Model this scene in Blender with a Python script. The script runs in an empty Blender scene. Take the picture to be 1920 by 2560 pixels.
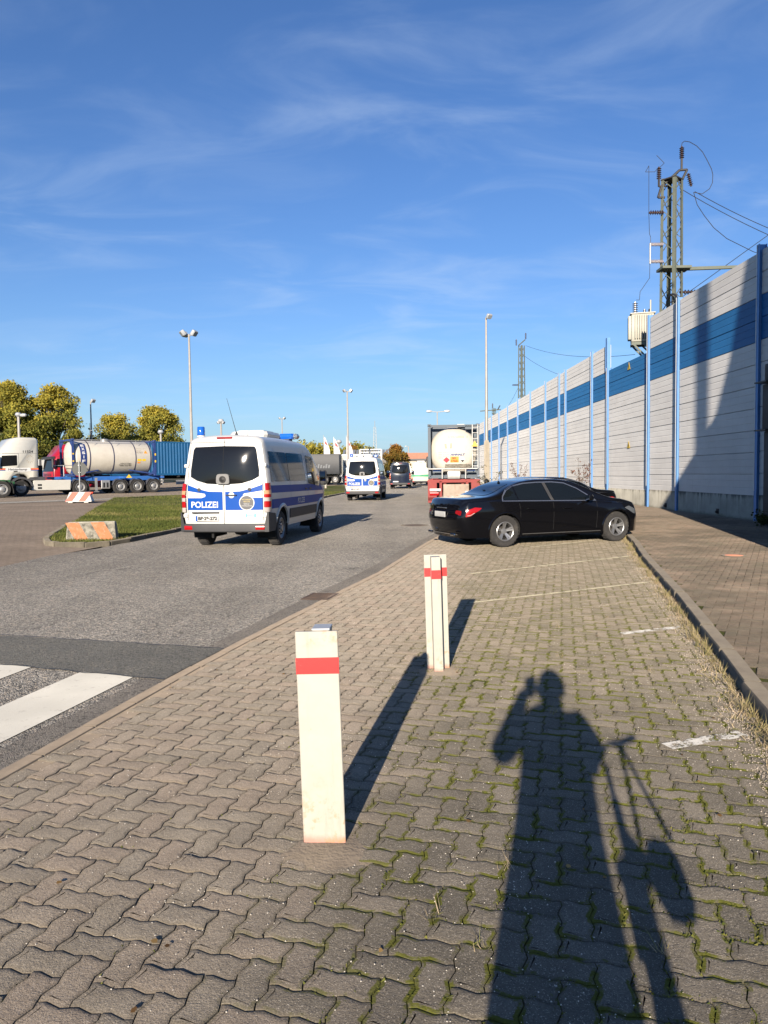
import bpy, bmesh, math, random
import numpy as np
from mathutils import Vector, Matrix, noise

R = math.radians
scene = bpy.context.scene
COL = scene.collection
random.seed(7)
rng = np.random.default_rng(7)

# ------------------------------------------------------------------ camera
PITCH, YAW, ROLL, CH = R(2.97), R(0.28), -0.012, 1.62
fwd = Vector((-math.sin(YAW) * math.cos(PITCH), math.cos(YAW) * math.cos(PITCH), -math.sin(PITCH)))
rgt = Vector((math.cos(YAW), math.sin(YAW), 0))
upv = rgt.cross(fwd)
rgt2 = rgt * math.cos(ROLL) + upv * math.sin(ROLL)
upv2 = rgt2.cross(fwd)
cam_data = bpy.data.cameras.new('camera')
cam = bpy.data.objects.new('camera', cam_data)
COL.objects.link(cam)
cam.matrix_world = Matrix(((rgt2.x, upv2.x, -fwd.x, 0), (rgt2.y, upv2.y, -fwd.y, 0), (rgt2.z, upv2.z, -fwd.z, CH), (0, 0, 0, 1)))
cam_data.sensor_fit = 'VERTICAL'
cam_data.sensor_height = 36.0
cam_data.lens = 36.0 * 1849 / 2560
cam_data.clip_start = 0.03
cam_data.clip_end = 4000
scene.camera = cam

# ------------------------------------------------------------------ light
SUN_EL, SUN_AZ = R(15.6), R(10.8)      # behind the camera, to its left
world = bpy.data.worlds.new("World")
scene.world = world
world.use_nodes = True
wn, wl = world.node_tree.nodes, world.node_tree.links
wn.clear()
w_out = wn.new('ShaderNodeOutputWorld')
w_bg = wn.new('ShaderNodeBackground')
w_bg.inputs['Strength'].default_value = 0.066
w_sky = wn.new('ShaderNodeTexSky')
w_sky.sky_type = 'NISHITA'
w_sky.sun_disc = False
w_sky.sun_elevation = SUN_EL
w_sky.sun_rotation = R(180) + SUN_AZ
w_sky.air_density = 1.0
w_sky.dust_density = 0.3
w_sky.ozone_density = 2.5
w_hsv = wn.new('ShaderNodeHueSaturation')
w_hsv.inputs['Saturation'].default_value = 1.06
w_hsv.inputs['Value'].default_value = 1.0
w_tc = wn.new('ShaderNodeTexCoord')
w_sep = wn.new('ShaderNodeSeparateXYZ')
wl.new(w_tc.outputs['Generated'], w_sep.inputs[0])
def wmath(op, a, b=None, clamp=False):
    n = wn.new('ShaderNodeMath'); n.operation = op; n.use_clamp = clamp
    for i, v in enumerate((a, b)):
        if v is None: continue
        if isinstance(v, (int, float)): n.inputs[i].default_value = v
        else: wl.new(v, n.inputs[i])
    return n.outputs[0]
# thin cirrus on a high flat layer: direction projected on a plane
w_z = wmath('ADD', wmath('MAXIMUM', w_sep.outputs['Z'], 0.0), 0.12)
w_cx = wmath('DIVIDE', w_sep.outputs['X'], w_z)
w_cy = wmath('DIVIDE', w_sep.outputs['Y'], w_z)
w_cmb = wn.new('ShaderNodeCombineXYZ')
wl.new(w_cx, w_cmb.inputs[0]); wl.new(w_cy, w_cmb.inputs[1])
w_map = wn.new('ShaderNodeMapping')
w_map.inputs['Rotation'].default_value = (0, 0, R(28))
w_map.inputs['Scale'].default_value = (0.9, 1.7, 1)
w_map.inputs['Location'].default_value = (5.3, 2.6, 0)
wl.new(w_cmb.outputs[0], w_map.inputs[0])
w_n1 = wn.new('ShaderNodeTexNoise')
w_n1.inputs['Scale'].default_value = 1.9
w_n1.inputs['Detail'].default_value = 9
w_n1.inputs['Roughness'].default_value = 0.55
w_n1.inputs['Distortion'].default_value = 0.7
wl.new(w_map.outputs[0], w_n1.inputs['Vector'])
w_n2 = wn.new('ShaderNodeTexNoise')
w_n2.inputs['Scale'].default_value = 0.55
w_n2.inputs['Detail'].default_value = 3
wl.new(w_cmb.outputs[0], w_n2.inputs['Vector'])
w_r1 = wn.new('ShaderNodeMapRange'); w_r1.interpolation_type = 'SMOOTHSTEP'
w_r1.inputs['From Min'].default_value = 0.42; w_r1.inputs['From Max'].default_value = 0.82
wl.new(w_n1.outputs['Fac'], w_r1.inputs['Value'])
w_r2 = wn.new('ShaderNodeMapRange'); w_r2.interpolation_type = 'SMOOTHSTEP'
w_r2.inputs['From Min'].default_value = 0.25; w_r2.inputs['From Max'].default_value = 0.58
wl.new(w_n2.outputs['Fac'], w_r2.inputs['Value'])
w_fac = wmath('MULTIPLY', wmath('MULTIPLY', w_r1.outputs[0], w_r2.outputs[0]), 0.30, True)
w_mix = wn.new('ShaderNodeMix'); w_mix.data_type = 'RGBA'
wl.new(w_fac, w_mix.inputs['Factor'])
wl.new(w_sky.outputs[0], w_hsv.inputs['Color'])
w_tint = wn.new('ShaderNodeMix'); w_tint.data_type = 'RGBA'; w_tint.blend_type = 'MULTIPLY'
w_tint.inputs['Factor'].default_value = 1.0
w_tint.inputs['B'].default_value = (0.79, 0.98, 1.34, 1)
wl.new(w_hsv.outputs[0], w_tint.inputs['A'])
w_hz = wn.new('ShaderNodeMix'); w_hz.data_type = 'RGBA'      # haze that whitens the sky towards the horizon all round
wl.new(wmath('MULTIPLY', wmath('POWER', wmath('SUBTRACT', 1.0, wmath('MAXIMUM', w_sep.outputs['Z'], 0.0)), 9.0), 0.70), w_hz.inputs['Factor'])
wl.new(w_tint.outputs['Result'], w_hz.inputs['A']); w_hz.inputs['B'].default_value = (3.1, 4.9, 6.7, 1)
wl.new(w_hz.outputs['Result'], w_mix.inputs['A'])
w_mix.inputs['B'].default_value = (6.0, 7.2, 8.8, 1)
wl.new(w_mix.outputs['Result'], w_bg.inputs['Color'])
wl.new(w_bg.outputs[0], w_out.inputs['Surface'])

sun_data = bpy.data.lights.new('sun', 'SUN')
sun_data.energy = 5.0
sun_data.angle = R(0.5)
sun_data.color = (1.0, 0.875, 0.73)
sun = bpy.data.objects.new('sun', sun_data)
COL.objects.link(sun)
to_sun = Vector((-math.sin(SUN_AZ) * math.cos(SUN_EL), -math.cos(SUN_AZ) * math.cos(SUN_EL), math.sin(SUN_EL)))
sun.rotation_euler = to_sun.to_track_quat('Z', 'Y').to_euler()
sun.location = (0, -20, 30)

vs = scene.view_settings
vs.view_transform = 'Standard'; vs.look = 'None'; vs.exposure = 0.80; vs.gamma = 1.0
vs.use_curve_mapping = False
scene.cycles.max_bounces = 6
scene.cycles.caustics_reflective = False
scene.cycles.caustics_refractive = False

# ------------------------------------------------------------------ helpers
def gz(x, y):
    s = min(1.0, max(0.0, (-x - 6) / 10))
    return 0.003 * min(115.0, max(0.0, y - 5)) + 0.3 * s * s * (3 - 2 * s)

def tag(o, label=None, cat=None, group=None, kind=None):
    if label: o['label'] = label
    if cat: o['category'] = cat
    if group: o['group'] = group
    if kind: o['kind'] = kind
    return o

def thing(name, label, cat, loc=(0, 0, 0), rz=0.0, group=None):
    o = bpy.data.objects.new(name, None)
    o.empty_display_size = 0.2
    COL.objects.link(o)
    o.location = loc; o.rotation_euler = (0, 0, rz)
    return tag(o, label, cat, group)

def link(name, me, parent=None):
    o = bpy.data.objects.new(name, me)
    COL.objects.link(o)
    if parent: o.parent = parent
    return o

def children_of(o): return [c for c in bpy.data.objects if c.parent == o]
def copy_tree(o, parent=None, kids=None):
    if kids is None:
        kids = {}
        for c in bpy.data.objects:
            if c.parent: kids.setdefault(c.parent.name, []).append(c)
    c = o.copy(); COL.objects.link(c); c.parent = parent
    for ch in kids.get(o.name, []): copy_tree(ch, c, kids)
    return c

class MB:
    """collects geometry; build() links it as one mesh object"""
    def __init__(s): s.v = []; s.f = []; s.m = []; s.mi = 0; s.M = Matrix.Identity(4)
    def add(s, vs_, fs):
        n = len(s.v)
        s.v += [tuple(s.M @ Vector(p)) for p in vs_]
        s.f += [tuple(i + n for i in f) for f in fs]; s.m += [s.mi] * len(fs)
        return s
    def box(s, c, d, rz=0.0, rx=0.0, ry=0.0, ch=0.0):
        a, b, h = d[0] / 2, d[1] / 2, d[2] / 2
        mt = Matrix.Translation(c) @ Matrix.Rotation(rz, 4, 'Z') @ Matrix.Rotation(ry, 4, 'Y') @ Matrix.Rotation(rx, 4, 'X')
        if ch <= 0:
            P = [(x, y, z) for z in (-h, h) for y in (-b, b) for x in (-a, a)]
            F = [(0, 2, 3, 1), (4, 5, 7, 6), (0, 1, 5, 4), (2, 6, 7, 3), (0, 4, 6, 2), (1, 3, 7, 5)]
        else:
            k = min(ch, a * .9, b * .9, h * .9)
            def ring(z, i): return [(-a + i + k, -b + i, z), (a - i - k, -b + i, z), (a - i, -b + i + k, z), (a - i, b - i - k, z), (a - i - k, b - i, z), (-a + i + k, b - i, z), (-a + i, b - i - k, z), (-a + i, -b + i + k, z)]
            P = ring(-h, k * .6) + ring(-h + k, 0) + ring(h - k, 0) + ring(h, k * .6)
            F = [tuple(range(7, -1, -1)), tuple(range(24, 32))]
            for r_ in range(3):
                for i in range(8):
                    j = (i + 1) % 8; F.append((r_ * 8 + i, r_ * 8 + j, r_ * 8 + 8 + j, r_ * 8 + 8 + i))
        return s.add([mt @ Vector(p) for p in P], F)
    def tube(s, p0, p1, r0, r1=None, n=10, caps=True):
        r1 = r0 if r1 is None else r1
        p0, p1 = Vector(p0), Vector(p1); d = (p1 - p0)
        if d.length < 1e-6: return s
        q = d.to_track_quat('Z', 'Y'); P = []
        for p, r_ in ((p0, r0), (p1, r1)):
            for i in range(n):
                a = 2 * math.pi * (i + .5) / n
                P.append(p + q @ Vector((r_ * math.cos(a), r_ * math.sin(a), 0)))
        F = [(i, (i + 1) % n, n + (i + 1) % n, n + i) for i in range(n)]
        if caps: F += [tuple(range(n - 1, -1, -1)), tuple(range(n, 2 * n))]
        return s.add(P, F)
    def path(s, pts, r_, n=6):
        for a, b in zip(pts[:-1], pts[1:]): s.tube(a, b, r_, r_, n)
        return s
    def lathe(s, prof, c=(0, 0, 0), axis='Z', n=24, caps=True):
        # prof: (radius, height)
        q = {'Z': Matrix.Identity(3), 'Y': Matrix.Rotation(R(-90), 3, 'X'), 'X': Matrix.Rotation(R(90), 3, 'Y')}[axis]
        P = []; F = []; c = Vector(c)
        for r_, h in prof:
            for i in range(n):
                a = 2 * math.pi * i / n; P.append(c + q @ Vector((r_ * math.cos(a), r_ * math.sin(a), h)))
        for k in range(len(prof) - 1):
            for i in range(n): F.append((k * n + i, k * n + (i + 1) % n, (k + 1) * n + (i + 1) % n, (k + 1) * n + i))
        if caps:
            if prof[0][0] > 1e-5: F.append(tuple(range(n - 1, -1, -1)))
            if prof[-1][0] > 1e-5: F.append(tuple(range((len(prof) - 1) * n, len(prof) * n)))
        return s.add(P, F)
    def prism(s, poly, h0, h1, plane='XY', off=0.0):
        # poly in the plane, extruded along the third axis between h0 and h1
        def p3(a, b, h):
            return {'XY': (a, b, h), 'XZ': (a, h, b), 'YZ': (h, a, b)}[plane]
        n = len(poly)
        P = [p3(a, b, h0) for a, b in poly] + [p3(a, b, h1) for a, b in poly]
        F = [tuple(range(n - 1, -1, -1)), tuple(range(n, 2 * n))] + [(i, (i + 1) % n, n + (i + 1) % n, n + i) for i in range(n)]
        return s.add(P, F)
    def build(s, name, mats, parent=None, smooth=True, ang=35, bevel=0.0, loc=None):
        me = bpy.data.meshes.new(name)
        me.from_pydata(s.v, [], s.f)
        if not isinstance(mats, (list, tuple)): mats = [mats]
        for m_ in mats: me.materials.append(m_)
        if len(mats) > 1: me.polygons.foreach_set('material_index', s.m)
        bm = bmesh.new(); bm.from_mesh(me)
        bmesh.ops.recalc_face_normals(bm, faces=bm.faces)
        if bevel > 0:
            es = [e for e in bm.edges if len(e.link_faces) == 2 and e.calc_face_angle(0) > R(40)]
            bmesh.ops.bevel(bm, geom=es, offset=bevel, segments=1, affect='EDGES', clamp_overlap=True)
        bm.to_mesh(me); bm.free()
        if smooth:
            me.shade_smooth(); me.set_sharp_from_angle(angle=R(ang))
        o = link(name, me, parent)
        if loc: o.location = loc
        return o

def np_mesh(name, verts, faces_flat, loop_counts, mats, parent=None, attrs=None, smooth=False):
    me = bpy.data.meshes.new(name)
    nv = len(verts); nl = len(faces_flat); nf = len(loop_counts)
    me.vertices.add(nv); me.vertices.foreach_set('co', np.asarray(verts, dtype=np.float32).ravel())
    me.loops.add(nl); me.loops.foreach_set('vertex_index', np.asarray(faces_flat, dtype=np.int32))
    me.polygons.add(nf)
    ls = np.concatenate(([0], np.cumsum(loop_counts)[:-1])).astype(np.int32)
    me.polygons.foreach_set('loop_start', ls)
    if smooth: me.polygons.foreach_set('use_smooth', np.ones(nf, dtype=bool))
    for k, a in (attrs or {}).items():
        at = me.attributes.new(k, 'FLOAT', 'POINT'); at.data.foreach_set('value', np.asarray(a, dtype=np.float32))
    for m_ in mats: me.materials.append(m_)
    me.update(calc_edges=True)
    return link(name, me, parent)

# ------------------------------------------------------------------ materials
class NT:
    def __init__(s, name):
        s.m = bpy.data.materials.new(name); s.m.use_nodes = True
        s.n, s.l = s.m.node_tree.nodes, s.m.node_tree.links
        s.n.clear()
        s.out = s.n.new('ShaderNodeOutputMaterial'); s.b = s.n.new('ShaderNodeBsdfPrincipled')
        s.l.new(s.b.outputs[0], s.out.inputs['Surface'])
        s._tc = None
    def tc(s, k='Object'):
        if s._tc is None: s._tc = s.n.new('ShaderNodeTexCoord')
        return s._tc.outputs[k]
    def pos(s):
        g = s.n.new('ShaderNodeNewGeometry'); return g.outputs['Position']
    def put(s, v, sock):
        if isinstance(v, (int, float)): sock.default_value = v
        elif isinstance(v, (tuple, list)): sock.default_value = tuple(v) + ((1,) if len(v) == 3 and sock.type == 'RGBA' else ())
        else: s.l.new(v, sock)
    def math(s, op, a, b=0.0, c=None, clamp=False):
        n = s.n.new('ShaderNodeMath'); n.operation = op; n.use_clamp = clamp
        s.put(a, n.inputs[0]); s.put(b, n.inputs[1])
        if c is not None: s.put(c, n.inputs[2])
        return n.outputs[0]
    def noise(s, scale=5, detail=4, rough=.55, vec=None, dist=0, out='Fac'):
        n = s.n.new('ShaderNodeTexNoise'); n.inputs['Scale'].default_value = scale
        n.inputs['Detail'].default_value = detail; n.inputs['Roughness'].default_value = rough
        n.inputs['Distortion'].default_value = dist
        s.l.new(vec if vec is not None else s.tc(), n.inputs['Vector']); return n.outputs[out]
    def vor(s, scale=50, vec=None, feature='F1', out='Distance', rnd=1.0):
        n = s.n.new('ShaderNodeTexVoronoi'); n.feature = feature; n.inputs['Scale'].default_value = scale
        n.inputs['Randomness'].default_value = rnd
        s.l.new(vec if vec is not None else s.tc(), n.inputs['Vector']); return n.outputs[out]
    def mapping(s, vec, scale=(1, 1, 1), rot=(0, 0, 0), loc=(0, 0, 0)):
        n = s.n.new('ShaderNodeMapping'); n.inputs['Scale'].default_value = scale
        n.inputs['Rotation'].default_value = rot; n.inputs['Location'].default_value = loc
        s.l.new(vec, n.inputs[0]); return n.outputs[0]
    def rng(s, v, a, b, lo=0.0, hi=1.0, smooth=True):
        n = s.n.new('ShaderNodeMapRange'); n.interpolation_type = 'SMOOTHSTEP' if smooth else 'LINEAR'
        s.put(v, n.inputs['Value'])
        for k, x in (('From Min', a), ('From Max', b), ('To Min', lo), ('To Max', hi)): n.inputs[k].default_value = x
        return n.outputs[0]
    def mix(s, f, a, b, mode='MIX'):
        n = s.n.new('ShaderNodeMix'); n.data_type = 'RGBA'; n.blend_type = mode
        s.put(f, n.inputs['Factor']); s.put(a, n.inputs['A']); s.put(b, n.inputs['B']); return n.outputs['Result']
    def scale_col(s, col, f):
        n = s.n.new('ShaderNodeVectorMath'); n.operation = 'SCALE'
        s.put(col if not isinstance(col, (tuple, list)) else tuple(col[:3]), n.inputs[0]); s.put(f, n.inputs['Scale']); return n.outputs[0]
    def ramp(s, v, stops):
        n = s.n.new('ShaderNodeValToRGB'); e = n.color_ramp.elements
        while len(e) < len(stops): e.new(0.5)
        for i, (p, c) in enumerate(stops): e[i].position = p; e[i].color = tuple(c) + (1,)
        s.put(v, n.inputs[0]); return n.outputs[0]
    def bump(s, h, strength=.3, dist=.01, prev=None):
        n = s.n.new('ShaderNodeBump'); n.inputs['Strength'].default_value = strength; n.inputs['Distance'].default_value = dist
        s.put(h, n.inputs['Height'])
        if prev is not None: s.l.new(prev, n.inputs['Normal'])
        s.l.new(n.outputs[0], s.b.inputs['Normal']); return n.outputs[0]
    def attr(s, name):
        n = s.n.new('ShaderNodeAttribute'); n.attribute_name = name; return n.outputs['Fac']
    def objrand(s):
        n = s.n.new('ShaderNodeObjectInfo'); return n.outputs['Random']
    def done(s, color=None, rough=.6, metal=0.0, spec=.5, coat=0.0, dr=0.0):
        if 'Diffuse Roughness' in s.b.inputs: s.b.inputs['Diffuse Roughness'].default_value = dr
        if color is not None: s.put(color, s.b.inputs['Base Color'])
        s.put(rough, s.b.inputs['Roughness']); s.put(metal, s.b.inputs['Metallic'])
        s.b.inputs['Specular IOR Level'].default_value = spec
        s.b.inputs['Coat Weight'].default_value = coat; s.b.inputs['Coat Roughness'].default_value = .03
        return s.m

def mat(name, col, rough=.6, metal=0.0, var=.12, scale=3.0, dirt=None, dirt_amt=.3, dscale=1.5, bump=0.0, bscale=60, spec=.5, coat=0.0, bdist=.004):
    t = NT(name)
    n1 = t.noise(scale, 5, .6)
    f = t.rng(n1, .25, .75, 1 - var, 1 + var)
    c = t.scale_col(col, f)
    if dirt:
        n2 = t.noise(dscale, 8, .65, dist=.3)
        c = t.mix(t.rng(n2, .52 - dirt_amt * .15, .8, 0, dirt_amt * 1.6), c, dirt)
        rr = t.math('ADD', rough, t.math('MULTIPLY', n2, .12))
    else: rr = t.math('ADD', rough - .03, t.math('MULTIPLY', n1, .06), clamp=True)
    if bump > 0: t.bump(t.noise(bscale, 4, .6), bump, bdist)
    return t.done(c, rr, metal, spec, coat, dr=1.0 if rough > .78 else (.5 if rough > .6 else 0))

def flat_mat(name, col, rough=.5, metal=0.0, spec=.5):
    return mat(name, col, rough, metal, var=.05, scale=8, spec=spec)

_textcache = {}
def text_mesh(body, size, m_, extrude=0.0, align='LEFT', bold=0.0, spacing=1.0, linesp=1.0):
    cu = bpy.data.curves.new('lettering', 'FONT'); cu.body = body; cu.size = size; cu.extrude = extrude
    cu.offset = bold; cu.space_character = spacing; cu.space_line = linesp
    cu.align_x = align; cu.align_y = 'BOTTOM_BASELINE' if False else 'BOTTOM'
    cu.resolution_u = 3
    o = bpy.data.objects.new('lettering_tmp', cu); COL.objects.link(o)
    dg = bpy.context.evaluated_depsgraph_get()
    me = bpy.data.meshes.new_from_object(o.evaluated_get(dg))
    bpy.data.objects.remove(o); bpy.data.curves.remove(cu)
    me.materials.clear(); me.materials.append(m_)
    return me

def text_obj(name, body, size, m_, parent, origin, xdir, zdir, width=None, height=None, warp=None, bold=0.0, italic=0.0, extrude=0.0):
    """lettering in the plane xdir/zdir with lower left corner at origin; optionally stretched; warp maps (x,z) to a surface"""
    me = text_mesh(body, size, m_, bold=bold, extrude=extrude)
    n = len(me.vertices); co = np.empty(n * 3, dtype=np.float32); me.vertices.foreach_get('co', co); co = co.reshape(-1, 3)
    if n == 0: return None
    mn, mx = co.min(0), co.max(0)
    sx = (width / (mx[0] - mn[0])) if width else 1.0
    sy = (height / (mx[1] - mn[1])) if height else (sx if width else 1.0)
    if height and not width: sx = sy
    u = (co[:, 0] - mn[0]) * sx; v = (co[:, 1] - mn[1]) * sy; w = co[:, 2]
    u = u + italic * v
    if warp: P = np.array([warp(float(a), float(b)) for a, b in zip(u, v)])
    else:
        X, Z, O = np.array(xdir), np.array(zdir), np.array(origin)
        N = np.cross(X, Z); P = O + u[:, None] * X + v[:, None] * Z + w[:, None] * N
    me.vertices.foreach_set('co', P.astype(np.float32).ravel()); me.update()
    return link(name, me, parent)

def in_poly(x, y, poly):
    c = False; n = len(poly); j = n - 1
    for i in range(n):
        xi, yi = poly[i]; xj, yj = poly[j]
        if (yi > y) != (yj > y) and x < (xj - xi) * (y - yi) / (yj - yi) + xi: c = not c
        j = i
    return c

def interp(pts, t):
    """piecewise linear over sorted (t, v)"""
    if t <= pts[0][0]: return pts[0][1]
    for (a, va), (b, vb) in zip(pts[:-1], pts[1:]):
        if t <= b: return va + (vb - va) * (t - a) / (b - a)
    return pts[-1][1]

def smooth_interp(pts, t):
    """monotone-ish cubic (catmull) over sorted (t, v)"""
    if t <= pts[0][0]: return pts[0][1]
    if t >= pts[-1][0]: return pts[-1][1]
    for i in range(len(pts) - 1):
        if t <= pts[i + 1][0]:
            x0, y0 = pts[i]; x1, y1 = pts[i + 1]; h = x1 - x0
            def sl(k):
                if k <= 0 or k >= len(pts) - 1: 
                    a, b = (0, 1) if k <= 0 else (len(pts) - 2, len(pts) - 1)
                    return (pts[b][1] - pts[a][1]) / (pts[b][0] - pts[a][0])
                s0 = (pts[k][1] - pts[k - 1][1]) / (pts[k][0] - pts[k - 1][0]); s1 = (pts[k + 1][1] - pts[k][1]) / (pts[k + 1][0] - pts[k][0])
                return 0 if s0 * s1 <= 0 else 2 * s0 * s1 / (s0 + s1)
            m0, m1 = sl(i), sl(i + 1); u = (t - x0) / h
            return (2*u**3-3*u**2+1)*y0 + (u**3-2*u**2+u)*h*m0 + (-2*u**3+3*u**2)*y1 + (u**3-u**2)*h*m1

def patch(name, poly, fn, m_, parent, step=.12, build=True, rim=None):
    """polygon in (u,v) cut by a grid and mapped onto a surface by fn(u,v)->(x,y,z); rim: vector the edge is folded back along"""
    bm = bmesh.new()
    bm.faces.new([bm.verts.new((u, v, 0)) for u, v in poly])
    us = [p[0] for p in poly]; vs_ = [p[1] for p in poly]
    for ax, lo, hi in ((0, min(us), max(us)), (1, min(vs_), max(vs_))):
        k = math.floor(lo / step) + 1
        while k * step < hi - 1e-4:
            co = [0, 0, 0]; no = [0, 0, 0]; co[ax] = k * step; no[ax] = 1
            bmesh.ops.bisect_plane(bm, geom=bm.verts[:] + bm.edges[:] + bm.faces[:], plane_co=co, plane_no=no, dist=1e-5)
            k += 1
    if rim is not None:
        be = [e for e in bm.edges if e.is_boundary]
        ret = bmesh.ops.extrude_edge_only(bm, edges=be)
        rv = {v for v in ret['geom'] if isinstance(v, bmesh.types.BMVert)}
    else: rv = set()
    for v in bm.verts:
        p = Vector(fn(v.co.x, v.co.y))
        if v in rv: p += Vector(rim)
        v.co = p
    bmesh.ops.recalc_face_normals(bm, faces=bm.faces)
    me = bpy.data.meshes.new(name); bm.to_mesh(me); bm.free()
    me.materials.append(m_); me.shade_smooth(); me.set_sharp_from_angle(angle=R(30))
    return link(name, me, parent)

def rounded(poly, r_=.04, seg=3):
    """rounds the corners of a polygon"""
    out = []; n = len(poly)
    for i in range(n):
        p0, p1, p2 = Vector(poly[i - 1]), Vector(poly[i]), Vector(poly[(i + 1) % n])
        a, b = (p0 - p1), (p2 - p1); k = min(r_, a.length * .45, b.length * .45)
        A, B = p1 + a.normalized() * k, p1 + b.normalized() * k
        for j in range(seg + 1):
            t = j / seg; q = A * (1 - t) ** 2 + p1 * 2 * t * (1 - t) + B * t * t
            out.append((q.x, q.y))
    return out
def circle2(cx, cy, r_, n=20): return [(cx + r_ * math.cos(2 * math.pi * i / n), cy + r_ * math.sin(2 * math.pi * i / n)) for i in range(n)]
# ================================================================== ground materials
def wpos(t): return t.pos()

def mat_asphalt(name, base, agg=(.42, .38, .33), agg_amt=.5, scale=95, warm=.0, mott=.12):
    t = NT(name); p = t.pos()
    big = t.noise(.35, 4, .6, p); mid = t.noise(2.5, 5, .65, p)
    v = t.vor(scale, p, out='Color'); sep = t.n.new('ShaderNodeSeparateColor'); t.l.new(v, sep.inputs[0])
    g = t.rng(sep.outputs[0], .35, .95, 0, 1)
    vf = t.vor(scale * .45, p, out='Color'); sep2 = t.n.new('ShaderNodeSeparateColor'); t.l.new(vf, sep2.inputs[0])
    c = t.mix(t.math('MULTIPLY', g, agg_amt), base, agg)
    c = t.mix(t.math('MULTIPLY', t.rng(sep2.outputs[1], .72, 1.0), agg_amt * .5), c, (.50, .42, .33))
    c = t.mix(t.math('MULTIPLY', t.rng(sep2.outputs[2], .70, 1.0), .55), c, (.035, .033, .03))
    f = t.math('ADD', t.rng(big, .3, .7, 1 - mott, 1 + mott), t.rng(mid, .3, .7, -.07, .07))
    c = t.scale_col(c, f)
    if agg_amt > .6:      # tyre tracks, old repairs and hairline cracks
        tr = t.noise(.5, 3, .5, t.mapping(p, rot=(0, 0, R(8)), scale=(1.6, .06, 1)))
        c = t.scale_col(c, t.rng(tr, .35, .65, .90, 1.07))
        oil = t.noise(1.1, 5, .6, p, .6); c = t.mix(t.rng(oil, .66, .78, 0, .35), c, (.07, .065, .06))
        vw = t.n.new('ShaderNodeVectorMath'); vw.operation = 'ADD'; t.l.new(p, vw.inputs[0]); t.l.new(t.noise(1.4, 4, .6, p, out='Color'), vw.inputs[1])
        ck = t.vor(.32, vw.outputs[0], 'DISTANCE_TO_EDGE'); cm = t.math('MULTIPLY', t.rng(ck, .006, .001), t.rng(t.noise(.3, 3, .5, p), .52, .60))
        c = t.mix(t.math('MULTIPLY', cm, .75), c, (.03, .028, .026))
    d = t.vor(scale, p)
    t.bump(t.math('ADD', t.math('MULTIPLY', d, -1.0), t.math('MULTIPLY', g, .5)), 1.0, .010)
    return t.done(c, t.rng(mid, .3, .7, .78, .95), 0, .2, dr=1.0)

M_road = mat_asphalt('asphalt_coarse', (.165, .155, .135), agg=(.40, .37, .32), agg_amt=.80, scale=72)
M_road_far = M_road
M_gutter = mat_asphalt('asphalt_smooth_edge', (.215, .195, .165), agg_amt=.35, scale=130)
M_patch = mat_asphalt('asphalt_patch', (.150, .147, .130), agg=(.25, .245, .21), agg_amt=.4, scale=120, mott=.08)
M_yard = mat_asphalt('asphalt_yard', (.165, .135, .105), agg=(.26, .22, .17), agg_amt=.4, scale=40)
M_strip = mat_asphalt('concrete_strip', (.25, .24, .215), agg=(.4, .38, .35), agg_amt=.3, scale=60)

def mat_paint(name, col, wear=.45, under=(.16, .15, .13), scale=9):
    t = NT(name); p = t.pos()
    n = t.noise(scale, 8, .7, p); n2 = t.noise(scale * 9, 4, .6, p)
    k = t.rng(t.math('ADD', n, t.math('MULTIPLY', n2, .25)), wear + .12, wear + .32, 0, 1)
    c = t.mix(k, col, under)
    c = t.scale_col(c, t.rng(t.noise(1.5, 4, .6, p), .3, .7, .9, 1.06))
    t.bump(n2, .3, .004)
    return t.done(c, .8, 0, .2, dr=1.0)
M_zebra = mat_paint('zebra_paint', (.40, .39, .35), wear=.56, under=(.22, .21, .19), scale=12)

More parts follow.
